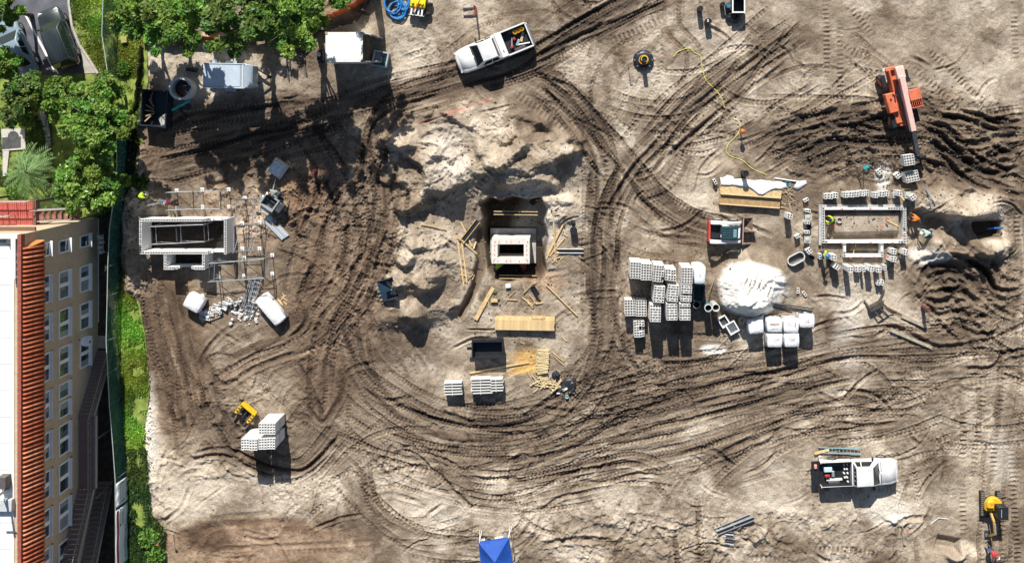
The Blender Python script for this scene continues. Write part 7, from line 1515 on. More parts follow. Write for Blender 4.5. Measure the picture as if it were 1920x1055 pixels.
pipe_lying('rod', 'thin dark rod stuck in the soil left of the white sand', (1326, 548), (1342, 520), .025, m_woodd)
# dark steel grapple, post, blue pipe in the small pit
g = GP(1640, 572); t = thing('steel_grapple', 'dark steel grapple attachment with prongs lying on pale sand', 'attachment', g, R(28)); m_gr = mat('rusty dark steel', (.075, .062, .052), .6, .2, var=.5)
mb = MB(); mb.box((0, 0, .3), (1.2, .45, .5)); mb.obj('frame', m_gr, t, bevel=.03)
for k in range(3): mb = MB(); mb.tube([(-.3 + .45 * k, -.2, .45), (-.2 + .45 * k, -.75, .5), (.05 + .45 * k, -1.2, .15)], .06, 6); mb.obj('prong', m_gr, t)
mb = MB(); mb.bar((.3, .2, .4), (1.2, .75, .15), .1, .1); mb.bar((-.5, .2, .3), (-.55, .75, .08), .1, .1); mb.obj('arm', m_gr, t)
for k, (a, b) in enumerate([((1690, 592), (1735, 612)), ((1668, 617), (1745, 650))]): plank(a, b, ['upper weathered timber skid behind the grapple', 'lower weathered timber skid behind the grapple'][k], .22, .12, mat('pale timber skid', (.36, .32, .25), .9, var=.3), 0, 'timber')
barrel('post', 'reddish brown post standing on pale sand near the swirl of ruts', 1740, 580, .14, 1.3, mat('brown post', (.16, .05, .045), .6), 'post')
pipe_lying('blue_pipe', 'blue pipe at the bottom of the small square pit', (1836, 424), (1866, 423), .07, m_blu, .25)
# ------------------------------------------------------------ west yard
g = P(518, 316, .8); t = thing('tarped_pallet', 'wooden pallet load under a bluish plastic sheet beside the mixer', 'pallet', (g.x, g.y, gmin(g.x, g.y, .6)), R(-35)); o = link('pallet', PALLET, t); o.scale = (1.25, 1.25, 1)
mb = MB(); mb.box((0, .05, .4), (.95, .9, .5)); mb.obj('load', m_wood, t); mb = MB(); vs = []
for i in range(7):
    for j in range(7):
        x, y = -.6 + .2 * i, -.62 + .2 * j; e = max(abs(x), abs(y)); vs.append((x * 1.02, y * 1.02, (.7 if e < .5 else .42) + .05 * math.sin(i * 2.3 + j * 1.7)))
mb.add(vs, [(7 * i + j, 7 * i + 7 + j, 7 * i + 8 + j, 7 * i + 1 + j) for i in range(6) for j in range(6)]); o = mb.obj('plastic_sheet', mat('bluish plastic', (.50, .58, .66), .2, var=.15, bump=1, scale=3), t); so = o.modifiers.new('s', 'SOLIDIFY'); so.thickness = .01
for k, (a, b) in enumerate([((528, 306), (546, 305)), ((530, 312), (548, 314)), ((540, 300), (548, 316))]): plank(a, b, ['upper lath', 'lower lath', 'crossing lath'][k] + ' lying beside the plastic covered pallet', .06, .04)
def mixer():
    g = P(505, 379, 1.0); t = thing('mortar_mixer', 'grey towable mortar mixer with a sheet of plywood leaning on it', 'mixer', (g.x, g.y, gmin(g.x, g.y, .6)), R(-35)); m = mat('mixer grey', (.36, .40, .41), .5, .2, var=.2, dirt=.2)
    open_box(t, 1.1, .95, 1.0, m, .06, m_dsteel, .55)
    mb = MB(); mb.cyl((-.4, .1, .8), (.4, .1, .8), .06, n=8); [mb.bar((-.3 + .2 * k, .1, .8), (-.3 + .2 * k, .35 * (1 if k % 2 else -1) + .1, .72), .05, .05) for k in range(4)]; mb.obj('paddle_shaft', m_black, t)
    mb = MB(); mb.box((0, -.72, .75), (.85, .55, .05), 0, 0, .25); mb.obj('dump_chute', mat('pale chute', (.62, .56, .48), .7, var=.2), t); mb = MB(); mb.box((.85, .05, .7), (.5, .75, .5)); mb.obj('engine_cover', m_dsteel, t, bevel=.05); mb = MB(); mb.bar((-.3, .5, .5), (-.75, 1.6, .4), .07, .07); mb.obj('tow_bar', m_steel, t)
    for s in (-1, 1): wheel(t, .1 * s + .2, s * .6, .28, .16)
    for s in (-1, 1): mb = MB(); mb.bar((s * .4, -.4, .3), (s * .5, -1.0, 0), .04, .04); mb.obj('stand', m_steel, t)
mixer()
item('plywood_board', 'weathered board lying right of the mortar mixer', 'board', 533, 384, lambda mb: mb.box((0, 0, .45), (.65, .72, .05), 0, .1), m_woodd, R(-12)); item('sawhorse', 'trestle carrying the weathered board', 'trestle', 533, 385, lambda mb: (mb.box((0, .25, .38), (.6, .08, .08)), [mb.bar((sx * .25, .25, .38), (sx * .3, .25 + sy * .2, 0), .05, .05) for sx in (-1, 1) for sy in (-1, 1)]), m_dsteel, R(-12))
for k in range(4):
    a, b = GP(494 + 3.4 * k, 411 - 2.2 * k), GP(531 + 3.4 * k, 448 - 2.2 * k); mb = MB(); d = b - a; mb.bar((0, 0, 0), (d.x, d.y, 0), .2, .06); o = mb.obj('scaffold_plank', mat('aluminium plank', (.60, .64, .66), .35, .4, var=.06), None); o.location = (a.x, a.y, max(a.z, b.z) + .06); tag(o, f'aluminium scaffold plank of the diagonal stack, {ordn[k]} from the lower left', 'plank', 'aluminium scaffold planks')
wrapped(362, 568, -30, (1.25, 1.1, .95), 'white wrapped pack lying west of the loose blocks', m_wrap, 31, group='white packs in the west yard'); wrapped(507, 580, -50, (2.4, 1.05, .8), 'long white wrapped pack east of the tube bundle', m_wrap, 32, group='white packs in the west yard')
sheetlump('tarp', 'torn white plastic beside the western white pack', 'tarp', 376, 556, [(368, 562), (372, 552), (382, 550), (386, 556), (380, 562), (384, 566)], m_tarp, .2)
rn = random.Random(9); g = GP(398, 583)
for k in range(26):
    u, v = (k % 7) / 6, k // 7; x = 382 + u * 48 + rn.uniform(-2, 2); y = 592 - u * 22 + v * 4.5 - 8 + rn.uniform(-1.5, 1.5); q = GP(x, y)
    o = link('loose_block', BKW if k % 3 else BK, None, (q.x, q.y, q.z + .1 * (k % 2)), R(-25 + rn.uniform(-25, 25)), None); o.rotation_euler = (rn.choice([0, 0, 1.57]), 0, R(-25 + rn.uniform(-25, 25)))
    if o.rotation_euler[0] > 1: o.location.z += .1
    tag(o, 'loose block in the untidy heap between the two white packs', 'block', 'loose blocks in the west yard')
pl_ = [link('pallet', PALLET, None, GP(400, 586), R(22))]; tag(pl_[0], 'wooden pallet under the untidy heap of loose blocks', 'pallet')
for k in range(6):
    a, b = (484 - 4 * k + 2, 520 - k), (462 - 3 * k + 10, 590 - 2 * k); pipe_lying('scaffold_tube', f'scaffold tube of the slanting bundle, {ordn[k]} from the east', (487 - 3.4 * k, 520 + .5 * k), (470 - 3.2 * k, 592 - 3 * k), .05, m_steel, .05 * (k % 3))
g = GP(478, 550); t = thing('ladder_section', 'scaffold ladder frame lying on the tube bundle', 'frame', (g.x, g.y, g.z + .25), heading((464, 590), (486, 516)))
for s in (-1, 1): mb = MB(); mb.cyl((-1.5, s * .22, 0), (1.5, s * .22, 0), .03, n=6); mb.obj('rail', m_steel, t)
rg = MB(); rg.cyl((0, -.22, 0), (0, .22, 0), .025, n=6); rg = rg.mesh('rung', m_steel)
for k in range(8): link('rung', rg, t, (-1.35 + .38 * k, 0, 0))
for x, y, lab in ((434, 566, 'western'), (444, 568, 'middle'), (453, 560, 'eastern')): item('bucket', f'{lab} white bucket of three between loose blocks and tubes', 'bucket', x, y, pail(.17, .38), m_pb)
bm_ = MB(); rn = random.Random(17)
def lump(mb, c, r, rn, n=6):
    secs = []
    for z_, s in ((-.6, .5), (-.1, 1.0), (.45, .85), (.8, .3)): secs.append([(c[0] + r * s * math.cos(2 * math.pi * i / n) * rn.uniform(.75, 1.25), c[1] + r * s * math.sin(2 * math.pi * i / n) * rn.uniform(.75, 1.25), c[2] + r * z_) for i in range(n)])
    mb.loft(secs)
for k in range(80):
    q = GP(rn.gauss(462, 14), rn.gauss(587, 11)); lump(bm_, (q.x, q.y, q.z + .04), rn.uniform(.05, .16), rn, 5)
tag(bm_.obj('rubble', mat('white rubble', (.62, .60, .57), .9, var=.2)), 'heap of broken white block rubble at the end of the tube bundle', 'rubble', kind='stuff')
for k in range(9):
    x, y, a, l = 527 + rn.uniform(-6, 8), 560 + rn.uniform(-12, 12), rn.uniform(-1.2, 1.2), rn.uniform(3, 8); plank((x - l * math.cos(a), y - l * math.sin(a)), (x + l * math.cos(a), y + l * math.sin(a)), 'pale wood scrap north of the long white pack', .06, .04, m_wood, 0, 'wood_scrap', 'wood scraps by the long white pack', 'wood')
# yellow bucket
g = GP(468, 766); t = thing('trench_bucket', 'yellow steel digging bucket lying open near the pale block pallets', 'bucket', (g.x, g.y, gmin(g.x, g.y, .6)), heading((460, 757), (484, 777))); m_yb = mat('machine yellow', (.72, .44, .015), .45, var=.1, dirt=.1)
mb = MB(); mb.box((0, .32, .65), (1.25, .22, .5)); mb.obj('back_plate', m_yb, t, bevel=.02)
for s in (-1, 1):
    mb = MB(); mb.box((s * .58, -.05, .7), (.2, .95, .42)); mb.obj('side_plate', m_yb, t, bevel=.02); dk = MB(); dk.box((0, 0, 0), (.1, .12, .02)); dk = dk.mesh('cutout', m_black)
    for k in range(3): link('cutout', dk, t, (s * .58, -.3 + .24 * k, .918))
    mb = MB(); mb.box((s * .58, -.8, .4), (.24, .6, .2)); mb.obj('tine', m_black, t)
mb = MB(); mb.box((0, -.1, .1), (1.1, .8, .12)); mb.obj('floor', m_black, t)
for k in range(3): mb = MB(); mb.bar((-.35 + .35 * k, .3, .5), (-.35 + .35 * k, -.7, .35), .03, .03); mb.obj('rod', m_steel, t)
# ------------------------------------------------------------ middle yard
def formpanel(px, py, rz, d, label, z=.5, tilt=0.0):
    g = P(px, py, z); t = thing('form_panel', label, 'panel', (g.x, g.y, gmin(g.x, g.y, .3)), R(rz)); mb = MB(); mb.box((0, 0, z * .6), d, 0, 0, tilt); mb.obj('face', m_navy, t)
    for s in (-1, 1): mb = MB(); mb.box((s * (d[0] / 2 - .03), 0, z * .6 + .03), (.05, d[1], d[2] + .03), 0, 0, tilt); mb.obj('edge_rib', m_black, t)
formpanel(1000, 382, 38, (.75, .5, .06), 'dark form panel tilted on the sand north of the pit', .5, .5); formpanel(1003, 546, -58, (.8, .45, .06), 'dark form panel tilted on the sand south of the pit', .5, .6)
formpanel(848, 576, 25, (.5, .12, .3), 'bent dark steel bracket south of the sand heaps', .2)
def formbeam(a, b, label, z0=-.2):
    A, B = P(*a, 0), P(*b, 0); rz = math.atan2(B.y - A.y, B.x - A.x); L = (B - A).length; t = thing('shoring_board', label, 'panel', (A.x, A.y, z0 - .8), rz); mb = MB(); mb.box((L / 2, 0, .5), (L, .08, 1.0)); mb.obj('sheet', m_navy, t)
    for y_ in (-.12, .12): mb = MB(); mb.box((L / 2, y_, 1.0), (L, .05, .07)); mb.obj('waler', m_wood, t)
formbeam((925, 400), (1008, 401), 'dark shoring panel with pale edges along the north wall of the pit', -.55); formbeam((935, 521), (1006, 522), 'dark shoring panel along the south wall of the pit', -.75)
def chan(a, b, label, wd=.3, h=.16, m=None):
    A, B = GP(*a), GP(*b); rz = math.atan2(B.y - A.y, B.x - A.x); L = (B - A).length; t = thing('steel_channel', label, 'channel', (A.x, A.y, max(A.z, B.z) + .02), rz); m = m or m_steel
    mb = MB(); mb.box((L / 2, 0, .02), (L, wd, .03)); mb.obj('web', m_black, t)
    for s in (-1, 1): mb = MB(); mb.box((L / 2, s * wd / 2, h / 2), (L, .04, h)); mb.obj('flange', m, t)
chan((866, 453), (896, 414), 'dark channel with pale edges lying across the planks west of the pit', .35, .14, m_wood); chan((1044, 470), (1094, 470), 'dark channel with pale edges east of the pit', .3, .14, m_pb)
chan((1340, 993), (1405, 963), 'northern of two long steel channels at the bottom of the site', .2); chan((1345, 998), (1412, 968), 'southern of two long steel channels at the bottom of the site', .26, .12)
g = GP(1368, 1006); 
for k in range(6): pipe_lying('steel_offcut', f'steel offcut in the little pile below the long channels, {ordn[k]} from the north', (1358 + (k % 3), 996 + 4.2 * k), (1377 - (k % 2) * 2, 997 + 4.2 * k), .05, m_steel if k % 2 else m_dsteel, .03 * (k % 3))
PLK = [((789, 420), (837, 428), 'thin plank on the sand west of the pit', .09), ((856, 440), (895, 474), 'plank crossing under the dark channel', .13), ((864, 415), (885, 462), 'steep plank beside the dark channel', .1), ((858, 448), (870, 536), 'long plank running down from the dark channel', .11), ((866, 452), (876, 530), 'second long plank next to the one below the dark channel', .11), ((888, 466), (893, 452), 'short plank at the trench edge', .1), ((892, 598), (925, 538), 'wide yellow plank beside the narrow trench', .3), ((1037, 396), (1041, 470), 'long upright plank at the north of the plank fan', .1), ((1056, 420), (1024, 485), 'plank of the fan east of the pit, outermost', .12), ((1058, 446), (1030, 480), 'plank of the fan east of the pit, lower', .1), ((1050, 432), (1026, 476), 'plank of the fan east of the pit, middle', .14), ((1024, 533), (1083, 591), 'long thin plank south east of the pit', .09), ((881, 698), (992, 678), 'very long thin plank south of the black skip', .13), ((1034, 658), (1056, 676), 'thin lath right of the stick pile, upper', .06), ((1038, 666), (1058, 685), 'thin lath right of the stick pile, lower', .05), ((1005, 376), (1046, 371), 'plank beside the dark tilted form panel', .1), ((1053, 630), (1062, 639), 'short lath east of the lumber stack', .06), ((976, 641), (984, 644), 'short lath below the lumber stack', .05), ((988, 694), (997, 710), 'short lath in the sawdust', .05), ((1000, 735), (1010, 727), 'grey lath near the black sheet', .07), ((915, 560), (918, 576), 'thin stake south of the pit', .05)]
for a, b, lab, wd in PLK: plank(a, b, lab, wd, .05, m_wood, .02, group='planks round the middle pit')
rn = random.Random(21)
for k in range(10):
    x, y, a, l = 1045 + rn.uniform(-8, 10), 478 + rn.uniform(-6, 14), rn.uniform(-1, 1), rn.uniform(3, 6); plank((x - l * math.cos(a), y - l * math.sin(a)), (x + l * math.cos(a), y + l * math.sin(a)), 'short wood offcut below the channel east of the pit', .07, .05, m_wood, .02 * (k % 3), 'wood_scrap', 'offcuts east of the pit', 'wood')
for k in range(18):
    x, y = rn.choice([(rn.uniform(862, 902), rn.uniform(400, 540)), (rn.uniform(1028, 1070), rn.uniform(385, 500)), (rn.uniform(930, 1010), rn.uniform(532, 575))]); a, l = rn.uniform(-1.5, 1.5), rn.uniform(4, 14); plank((x - l * math.cos(a), y - l * math.sin(a)), (x + l * math.cos(a), y + l * math.sin(a)), 'small loose timber scrap on the rim of the middle pit', rn.uniform(.05, .1), .05, m_woodd if k % 2 else m_wood, .02, 'wood_scrap', 'timber scraps round the middle pit', 'wood')
# lumber stack
g = P(984, 607, .5); z0 = gmin(g.x, g.y, 1.5); t = thing('lumber_stack', 'stack of pale yellow lumber north east of the black skip', 'lumber stack', (g.x, g.y, z0), heading((928, 606), (1040, 608)))
for i in range(6):
    for k in range(5):
        L = 4.55 - (.0 if i < 4 else rn.uniform(.0, .5)); mb = MB() if False else None
BM = MB(); BM.box((0, 0, 0), (4.5, .155, .095)); BM = BM.mesh('beam', m_wood)
for k in range(5):
    for i in range(6 if k < 3 else 5):
        link('beam', BM, t, (rn.uniform(-.04, .04), -.4 + .16 * i, .05 + .1 * k), R(rn.uniform(-.3, .3)))
for x in (-1.2, .3, 1.3): mb = MB(); mb.box((x, -.02, .485), (.03, .98, .01)); mb.obj('strap', m_dsteel, t)
mb = MB(); mb.box((1.0, .5, .4), (1.0, .25, .06)); mb.obj('top_board', m_wood, t)
# black skip
g = P(914, 655, 1.0); t = thing('black_skip', 'black steel skip box below the lumber stack', 'skip', (g.x, g.y, gmin(g.x, g.y, .8)), R(1)); open_box(t, 2.3, 1.35, .95, m_black, .06, zf=.35)
mb = MB(); mb.box((0, .62, .98), (2.2, .12, .1)); mb.obj('back_rail', m_black, t); mb = MB(); mb.box((-.3, .72, .95), (.35, .18, .12)); mb.obj('lift_lug', m_black, t); mb = MB(); mb.box((-1.35, .05, .75), (.45, .2, .12)); mb.obj('side_lug', m_black, t)
# stick pile
g = GP(1016, 675); z0 = gmin(g.x, g.y, .6); ST = MB(); ST.bar((-.42, 0, 0), (.42, 0, 0), .06, .05); ST = ST.mesh('stick', mat('pale stakes', (.62, .50, .28), .8, var=.25, scale=4)); t = thing('stake_pile', 'tall bundle pile of pale wooden stakes beside the sawdust', 'stakes', (g.x, g.y, z0))
for k in range(120): link('stick', ST, t, (rn.uniform(-.1, .1) + .12 * ((k % 24) / 24), -.9 + 1.8 * ((k % 24) / 24) + rn.uniform(-.04, .04), .04 + .05 * (k // 24)), R(rn.uniform(-12, 12) + 5))
for nm, cx, cy, n in (('western', 1012, 714, 16), ('eastern', 1038, 722, 14)):
    g = GP(cx, cy); t = thing('stake_pile', f'{nm} of the two loose heaps of short stakes by the black sheet', 'stakes', (g.x, g.y, gmin(g.x, g.y, .4)))
    for k in range(n): link('stick', ST, t, (rn.uniform(-.4, .4), rn.uniform(-.3, .3), .04 + .02 * k * .5), rn.uniform(-1.2, 1.2))
bag(1042, 702, .3, 'small black bag beside the pile of stakes', m_bagb, 7, .35)
sheetlump('black_sheet', 'large black plastic sheet at the edge of the loop road', 'sheet', 1064, 724, [(1053, 709), (1080, 708), (1081, 738), (1062, 742), (1040, 746), (1036, 734), (1050, 728)], m_black, .12)
item('board', 'small white board lying on the black sheet', 'board', 1059, 729, bx(.42, .16, .04), m_pb, R(25), .12); item('board', 'thin white lath lying on the black sheet', 'board', 1049, 735, bx(.42, .1, .04), m_pb, R(5), .1); item('bucket', 'pale teal pail at the corner of the black sheet', 'bucket', 1063, 742, pail(.13, .28), mat('pale teal pail', (.40, .58, .60), .4))
# precast slats
def slats(px, py, n, L, label, steps=()):
    h = .9; g = P(px, py, h); t = thing('precast_slats', label, 'precast units', (g.x, g.y, gmin(g.x, g.y, .6)), R(2)); m = mat('precast concrete pale', (.58, .58, .56), .85, var=.1)
    sl = MB(); sl.box((0, 0, 0), (L, .07, h * .9)); sl = sl.mesh('slat', m); dk = MB(); dk.box((0, 0, 0), (L * .96, .08, h * .7)); dk = dk.mesh('spacer', m_black)
    for k in range(n):
        y = (k - (n - 1) / 2) * .21; off = steps[k] if k < len(steps) else 0; link('slat', sl, t, (off, y, h * .45)); 
        if k < n - 1: link('spacer', dk, t, (0, y + .1, h * .35))
    mb = MB(); mb.box((-.05, 0, h * .91), (.03, n * .21, .01)); mb.obj('strap', m_pb, t)
slats(849, 729, 5, 1.35, 'smaller stack of pale precast slats, west of the other', (.03, 0, -.03, .02, 0)); slats(902, 724, 6, 1.5, 'western half of the larger stack of precast slats', (.1, -.05, .0, 0, .05, -.05)); slats(931, 722, 5, .95, 'eastern end of the larger stack of precast slats', (0, .05, 0, .05, 0))
barrel('barrel', 'black barrel east of the middle pit', 1075.5, 433, .27, .8, m_black); bag(1075, 418, .16, 'small dark bundle north of the black barrel', m_bagb, 11, .2)
# loader bucket west of middle
g = GP(730, 540); t = thing('loader_bucket', 'blue black loader bucket with teeth lying beside the sand heap', 'bucket', (g.x, g.y, gmin(g.x, g.y, .6)), heading((700, 545), (745, 530)) + math.pi)
mb = MB(); pr = [(-.5, .85), (-.55, .3), (-.35, .06), (.75, .05)]
for a, b in zip(pr, pr[1:]): mb.bar((a[0], 0, a[1]), (b[0], 0, b[1]), 1.5, .05)
mb.obj('shell', mat('bucket blue black', (.025, .05, .075), .4, .3, var=.3), t)
for s in (-1, 1): mb = MB(); mb.add([(-.5, s * .75, .85), (-.55, s * .75, .1), (.7, s * .75, .05), (-.5, s * .79, .85), (-.55, s * .79, .1), (.7, s * .79, .05)], [(0, 1, 2), (5, 4, 3), (0, 3, 4, 1), (1, 4, 5, 2), (2, 5, 3, 0)]); mb.obj('side_plate', m_dsteel, t)
tt = MB(); tt.box((0, 0, 0), (.2, .07, .05)); tt = tt.mesh('tooth', m_steel)
for k in range(5): link('tooth', tt, t, (.82, -.6 + .3 * k, .06))
item('cement_box', 'small white box on the sand south of the pit', 'box', 953, 535, bx(.4, .3, .28), m_pb, .1, bevel=.02); item('crate', 'small pale wooden crate south of the pit', 'crate', 927, 563, bx(.5, .22, .2), m_wood, .05); 
bag(928, 548, .16, 'small green bag south of the pit', mat('green cloth', (.05, .12, .07), .8), 14, .15)
# canopy --------------------------------------------------------------------------
def canopy():
    zc = 2.3; A = [P(897, 1017, zc), P(954, 1008, zc), P(962, 1062, zc), P(903, 1072, zc)]; c = sum(A, Vector()) / 4; t = thing('canopy_tent', 'blue pyramid canopy tent with white guy ropes at the bottom edge', 'canopy', (c.x, c.y, 0)); m = mat('blue canopy cloth', (.008, .065, .33), .7, var=.15); L = [a - Vector((c.x, c.y, 0)) for a in A]; top = Vector((.03, -.05, 3.4))
    for k in range(4):
        a, b = L[k], L[(k + 1) % 4]; mb = MB(); nn_ = 8; gi = {}
        for i in range(nn_ + 1):
            for j in range(nn_ + 1 - i):
                u, v = i / nn_, j / nn_; p = a * (1 - u - v) + b * u + top * v; sg = u * v * (1 - u - v) * 27; p = p - Vector((0, 0, .11 * sg + .035 * math.sin(9 * u + 5 * v + k) * min(1, sg * 2))); gi[i, j] = len(mb.v); mb.v.append(tuple(p))
        for i in range(nn_):
            for j in range(nn_ - i):
                mb.f.append((gi[i, j], gi[i, j + 1], gi[i + 1, j]))
                if i + j < nn_ - 1: mb.f.append((gi[i + 1, j], gi[i, j + 1], gi[i + 1, j + 1]))
        mb.add([a, b, b - Vector((0, 0, .22)), a - Vector((0, 0, .22))], [(0, 1, 2, 3)]); o = mb.obj('roof_panel', m, t); s = o.modifiers.new('s', 'SOLIDIFY'); s.thickness = .01
        mb = MB(); mb.cyl((a.x * .96, a.y * .96, GZ(a.x + c.x, a.y + c.y) - .05), (a.x * .96, a.y * .96, zc), .025, n=6); mb.obj('leg', m_white, t)
    for px, g0 in (((899, 1017), (900, 992)), ((953, 1008), (961, 983)), ((963, 1055), (972, 1047))):
        a = P(*px, zc) - Vector((c.x, c.y, 0)); q = GP(*g0); b = Vector((q.x - c.x, q.y - c.y, q.z + .02)); mb = MB(); mb.cyl(a, b, .022, n=5); mb.obj('guy_rope', m_white, t)
canopy()
for x, y, lab in ((906, 1012, 'white box by the west corner of the blue canopy'), (932, 1009, 'white box at the middle of the north side of the blue canopy'), (940, 1007, 'white box at the north east side of the blue canopy')): item('supply_box', lab, 'box', x, y, bx(.3, .22, .25), m_pb, .2, bevel=.02)
# survey stakes with orange flags
for (x, y, lab) in ((326, 1000, 'tall survey stake with an orange ribbon at the lower left'), (304, 1010, 'survey stake nearest the shrubs at the lower left'), (1690, 985, 'orange marked stake below the lower pickup'), (1178, 125, 'thin survey stake left of the round manhole form')):
    g = GP(x, y); t = thing('survey_stake', lab, 'stake', g); mb = MB(); mb.box((0, 0, .5), (.04, .04, 1.15)); mb.obj('stake', m_woodd, t); mb = MB(); mb.box((.08, 0, 1.0), (.2, .02, .12)); mb.obj('ribbon', m_orange, t)
for k, (a, b) in enumerate([((278, 992), (290, 985)), ((286, 990), (297, 987)), ((258, 945), (261, 962))]): plank(a, b, ['pale board scrap on the bank by the shrub', 'second pale board scrap on the bank by the shrub', 'bent pale scrap on the dark grass strip'][k], .08, .05, m_wood)
barrel('barrel', 'dark pipe stub with a red end on the brown soil', 588, 322, .16, .8, mat('dark pipe stub', (.10, .03, .03), .5), 'pipe')
item('bucket', 'white bucket at the rear corner of the lower pickup', 'bucket', 1537, 856, pail(.15, .36), m_pb); plank((1526, 848), (1553, 841), 'board laid across the end of the blue ladder', .18, .05, m_wood, .15)
item('bucket', 'blue bucket on the lawn beside the green fence', 'bucket', 242, 62, pail(.14, .3), mat('light blue', (.25, .42, .55), .5), z=.1); item('crate', 'small yellow and grey crate on the lawn', 'crate', 235, 76, bx(.45, .42, .3), mat('olive crate', (.36, .33, .12), .7), .1, z=.1, bevel=.02)
item('rod', 'bent pale rod west of the small excavator', 'rod', 1762, 972, lambda mb: mb.tube([(-.7, -.35, .05), (-.1, .12, .1), (.7, 0, .05)], .025, 6), m_pb)
# ------------------------------------------------------------ clods and stones: nobody could count them
bm_ = MB(); rn = random.Random(31)
V = []; F = []
for k in range(5200):
    z_ = rn.random()
    if z_ < .3: x, y = rn.gauss(1700, 130), rn.gauss(290, 60)
    elif z_ < .45: x, y = rn.gauss(260, 16), rn.uniform(330, 960)
    elif z_ < .65: x, y = rn.uniform(280, 1920), rn.uniform(180, 1055)
    elif z_ < .8: x, y = rn.gauss(880, 110), rn.gauss(400, 120)
    elif z_ < .9: x, y = rn.gauss(1180, 70), rn.gauss(720, 60)
    else: x, y = rn.gauss(520, 130), rn.gauss(400, 60)
    if x < 236 or x > 1930 or y < 5: continue
    p = P(x, y); r = .025 + .075 * rn.random() ** 2; 
    lump(bm_, (p.x, p.y, GZ(p.x, p.y) + r * .2), r, rn, 4)
tag(bm_.obj('soil_clods', mat('soil clod', (.185, .145, .105), .95, var=.5, scale=1.5)), 'loose clods and stones scattered over the dug ground', 'clods', kind='stuff')
# ------------------------------------------------------------ people
m_skin = mat('skin', (.28, .15, .09), .6, var=.08); m_jean = mat('blue jeans', (.05, .07, .12), .85); m_dtr = mat('dark trousers', (.05, .045, .04), .85); m_boot = mat('brown boots', (.09, .055, .035), .8)
POSE = {
 'stand': dict(pel=(0, 0, .95), sp=(0, 0, 1.2), ch=(0, 0, 1.42), nk=(.02, 0, 1.53), hd=(.04, 0, 1.62), ht=(.05, 0, 1.74), sh=(0, .19, 1.43), el=(.1, .27, 1.17), wr=(.3, .2, 1.06), hp=(0, .1, .92), kn=(.05, .12, .5), an=(0, .13, .09), to=(.17, .14, .045)),
 'bend': dict(pel=(-.18, 0, .92), sp=(.03, 0, 1.08), ch=(.27, 0, 1.12), nk=(.40, 0, 1.12), hd=(.48, 0, 1.12), ht=(.6, 0, 1.08), sh=(.28, .19, 1.11), el=(.4, .24, .82), wr=(.52, .14, .6), hp=(-.17, .1, .9), kn=(-.02, .13, .48), an=(-.1, .15, .09), to=(.08, .16, .045)),
 'squat': dict(pel=(-.12, 0, .4), sp=(.03, 0, .6), ch=(.17, 0, .82), nk=(.24, 0, .92), hd=(.29, 0, .99), ht=(.34, 0, 1.1), sh=(.16, .19, .83), el=(.34, .25, .62), wr=(.5, .14, .45), hp=(-.1, .1, .4), kn=(.28, .19, .5), an=(.03, .17, .09), to=(.21, .18, .045))}
def skinmesh(name, verts, edges, radii, m, parent, root=0, sub=1):
    me = bpy.data.meshes.new(name); me.from_pydata(verts, edges, []); me.materials.append(m); o = bpy.data.objects.new(name, me); col.objects.link(o); o.parent = parent
    sk = o.modifiers.new('skin', 'SKIN'); sk.use_smooth_shade = True
    if not me.skin_vertices: me.attributes  # layer is made by the modifier's first evaluation
    sl = me.skin_vertices[0].data if me.skin_vertices else None
    if sl is None:
        bpy.context.view_layer.objects.active = o; bpy.ops.mesh.customdata_skin_add(); sl = me.skin_vertices[0].data
    for i, r in enumerate(radii): sl[i].radius = (r, r) if not isinstance(r, tuple) else r
    sl[root].use_root = True
    s = o.modifiers.new('sub', 'SUBSURF'); s.levels = s.render_levels = sub
    return o
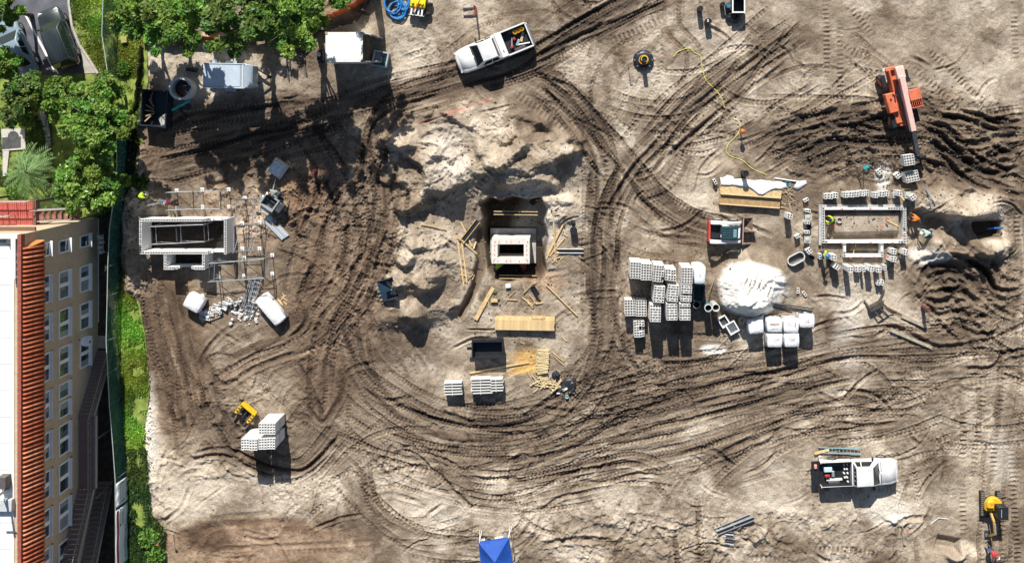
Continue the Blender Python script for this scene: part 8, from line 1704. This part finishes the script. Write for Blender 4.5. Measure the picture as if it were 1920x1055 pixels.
def person(px, py, pose, face_px, label, shirt, pants, hat=None, z=None, sleeves=True):
    d = POSE[pose]; g = GP(px, py); zz = g.z if z is None else z; t = thing('person', label, 'person', (P(px, py, zz).x, P(px, py, zz).y, zz - .01), heading((px, py), face_px))
    mir = lambda p, s: (p[0], p[1] * s, p[2]); V = [d['pel'], d['sp'], d['ch'], d['nk'], d['hd'], d['ht']]; E = [(0, 1), (1, 2), (2, 3), (3, 4), (4, 5)]; Rr = [.13, .13, .15, .06, .085, .07]
    V.append((d['hd'][0] + .1, 0, d['hd'][2] + .02)); E.append((4, 6)); Rr.append(.018)      # nose
    for s in (1, -1):
        b = len(V); V += [mir(d['sh'], s), mir(d['el'], s), mir(d['wr'], s)]; E += [(2, b), (b, b + 1), (b + 1, b + 2)]; Rr += [.065, .048, .035]
        w_ = Vector(mir(d['wr'], s)); dr = (w_ - Vector(mir(d['el'], s))).normalized(); sd_ = dr.cross(Vector((0, 0, 1))).normalized() * s; pl = w_ + dr * .07; V.append(tuple(pl)); E.append((b + 2, b + 3)); Rr.append(.032)
        for k, (off, ln) in enumerate(((-.03, .07), (-.01, .085), (.01, .08), (.03, .06))):
            f1 = pl + dr * .035 + sd_ * off; f2 = f1 + dr * ln * .6 + Vector((0, 0, -.02)); V += [tuple(f1), tuple(f2)]; n_ = len(V); E += [(b + 3, n_ - 2), (n_ - 2, n_ - 1)]; Rr += [.010, .008]
        th = w_ + dr * .035 - sd_ * .05; V += [tuple(th), tuple(th + dr * .045)]; n_ = len(V); E += [(b + 2, n_ - 2), (n_ - 2, n_ - 1)]; Rr += [.012, .009]
        b = len(V); V += [mir(d['hp'], s), mir(d['kn'], s), mir(d['an'], s), mir(d['to'], s)]; E += [(0, b), (b, b + 1), (b + 1, b + 2), (b + 2, b + 3)]; Rr += [.085, .06, .045, .04]
    skinmesh('body', V, E, Rr, m_skin, t)
    sv = [d['pel'], d['sp'], d['ch']]; se = [(0, 1), (1, 2)]; sr = [.145, .15, .17]
    for s in (1, -1):
        b = len(sv); el = Vector(mir(d['el'], s)); wr = Vector(mir(d['wr'], s)); sv += [mir(d['sh'], s), tuple(el), tuple(el.lerp(wr, .6 if sleeves else .05))]; se += [(2, b), (b, b + 1), (b + 1, b + 2)]; sr += [.085, .065, .055]
    skinmesh('shirt', sv, se, sr, shirt, t)
    pv = [d['pel']]; pe = []; pr_ = [.15]
    for s in (1, -1):
        b = len(pv); kn, an = Vector(mir(d['kn'], s)), Vector(mir(d['an'], s)); pv += [mir(d['hp'], s), tuple(kn), tuple(kn.lerp(an, .85))]; pe += [(0, b), (b, b + 1), (b + 1, b + 2)]; pr_ += [.105, .08, .07]
    skinmesh('trousers', pv, pe, pr_, pants, t)
    for s in (1, -1): mb = MB(); a = mir(d['to'], s); mb.box((a[0] - .07, a[1], .055), (.29, .11, .1)); mb.obj('boot', m_boot, t, bevel=.03)
    top = Vector(d['hd']).lerp(Vector(d['ht']), .75); ax = (Vector(d['ht']) - Vector(d['hd'])).normalized(); ax = (ax + Vector((0, 0, .6))).normalized()
    M = Matrix.Translation(top) @ Vector((0, 0, 1)).rotation_difference(ax).to_matrix().to_4x4(); mb = MB(); h = MB(); h.dome((0, 0, 0), .135, .12, 14, 5); h.ring((.02, 0), .175 if hat else .13, .10, -.01, .012, 14, 1.1, 1.0); mb.add([M @ Vector(v) for v in h.v], h.f); mb.obj('hard_hat' if hat else 'hair', hat or mat('dark hair', (.02, .015, .012), .7), t, True)
    return t
m_neon = mat('neon vest', (.50, .78, .04), .7); m_ylv = mat('yellow vest', (.70, .76, .05), .7); m_mar = mat('maroon shirt', (.14, .02, .03), .8); m_orv = mat('orange vest', (.80, .20, .02), .7); m_gsh = mat('grey shirt', (.30, .33, .28), .8); m_wsh = mat('pale teal shirt', (.45, .66, .58), .8); m_rsh = mat('red shirt', (.48, .04, .05), .8)
hw, hb = mat('white hard hat', (.80, .80, .78), .35), mat('blue hard hat', (.03, .22, .55), .35)
person(273, 366, 'bend', (290, 360), 'worker in a neon yellow vest stooping at the lawn edge', m_neon, m_dtr, hw); person(330, 378, 'bend', (312, 374), 'worker in a maroon shirt and blue cap under the north scaffold', m_mar, m_dtr, hb)
person(524, 358, 'bend', (505, 362), 'worker with a white hard hat leaning over the mortar mixer', m_gsh, m_jean, hw)
person(934, 497, 'bend', (945, 480), 'worker in a lime vest at the south west corner of the chamber', m_neon, m_jean, None, z=-2.3); person(983, 498, 'bend', (980, 480), 'worker in a red shirt and white hat at the south side of the chamber', m_rsh, m_dtr, hw, z=-2.3)
person(1557, 412, 'squat', (1546, 408), 'crouching worker in a lime vest inside the foundation', m_neon, m_dtr, None); person(1539, 474, 'stand', (1556, 472), 'worker in a yellow vest with a blue hard hat by the black tub', m_ylv, m_jean, hb)
person(1712, 408, 'bend', (1700, 404), 'worker in a bright orange shirt bending at the east wall of the foundation', m_orv, m_dtr, None); person(1732, 434, 'bend', (1716, 434), 'worker in pale teal shirt reaching into the excavation east of the foundation', m_wsh, m_jean, hw)
person(1851, 1024, 'bend', (1860, 1034), 'worker in a red shirt with a white hat beside the small excavator', m_rsh, m_jean, hw)
build_ground()
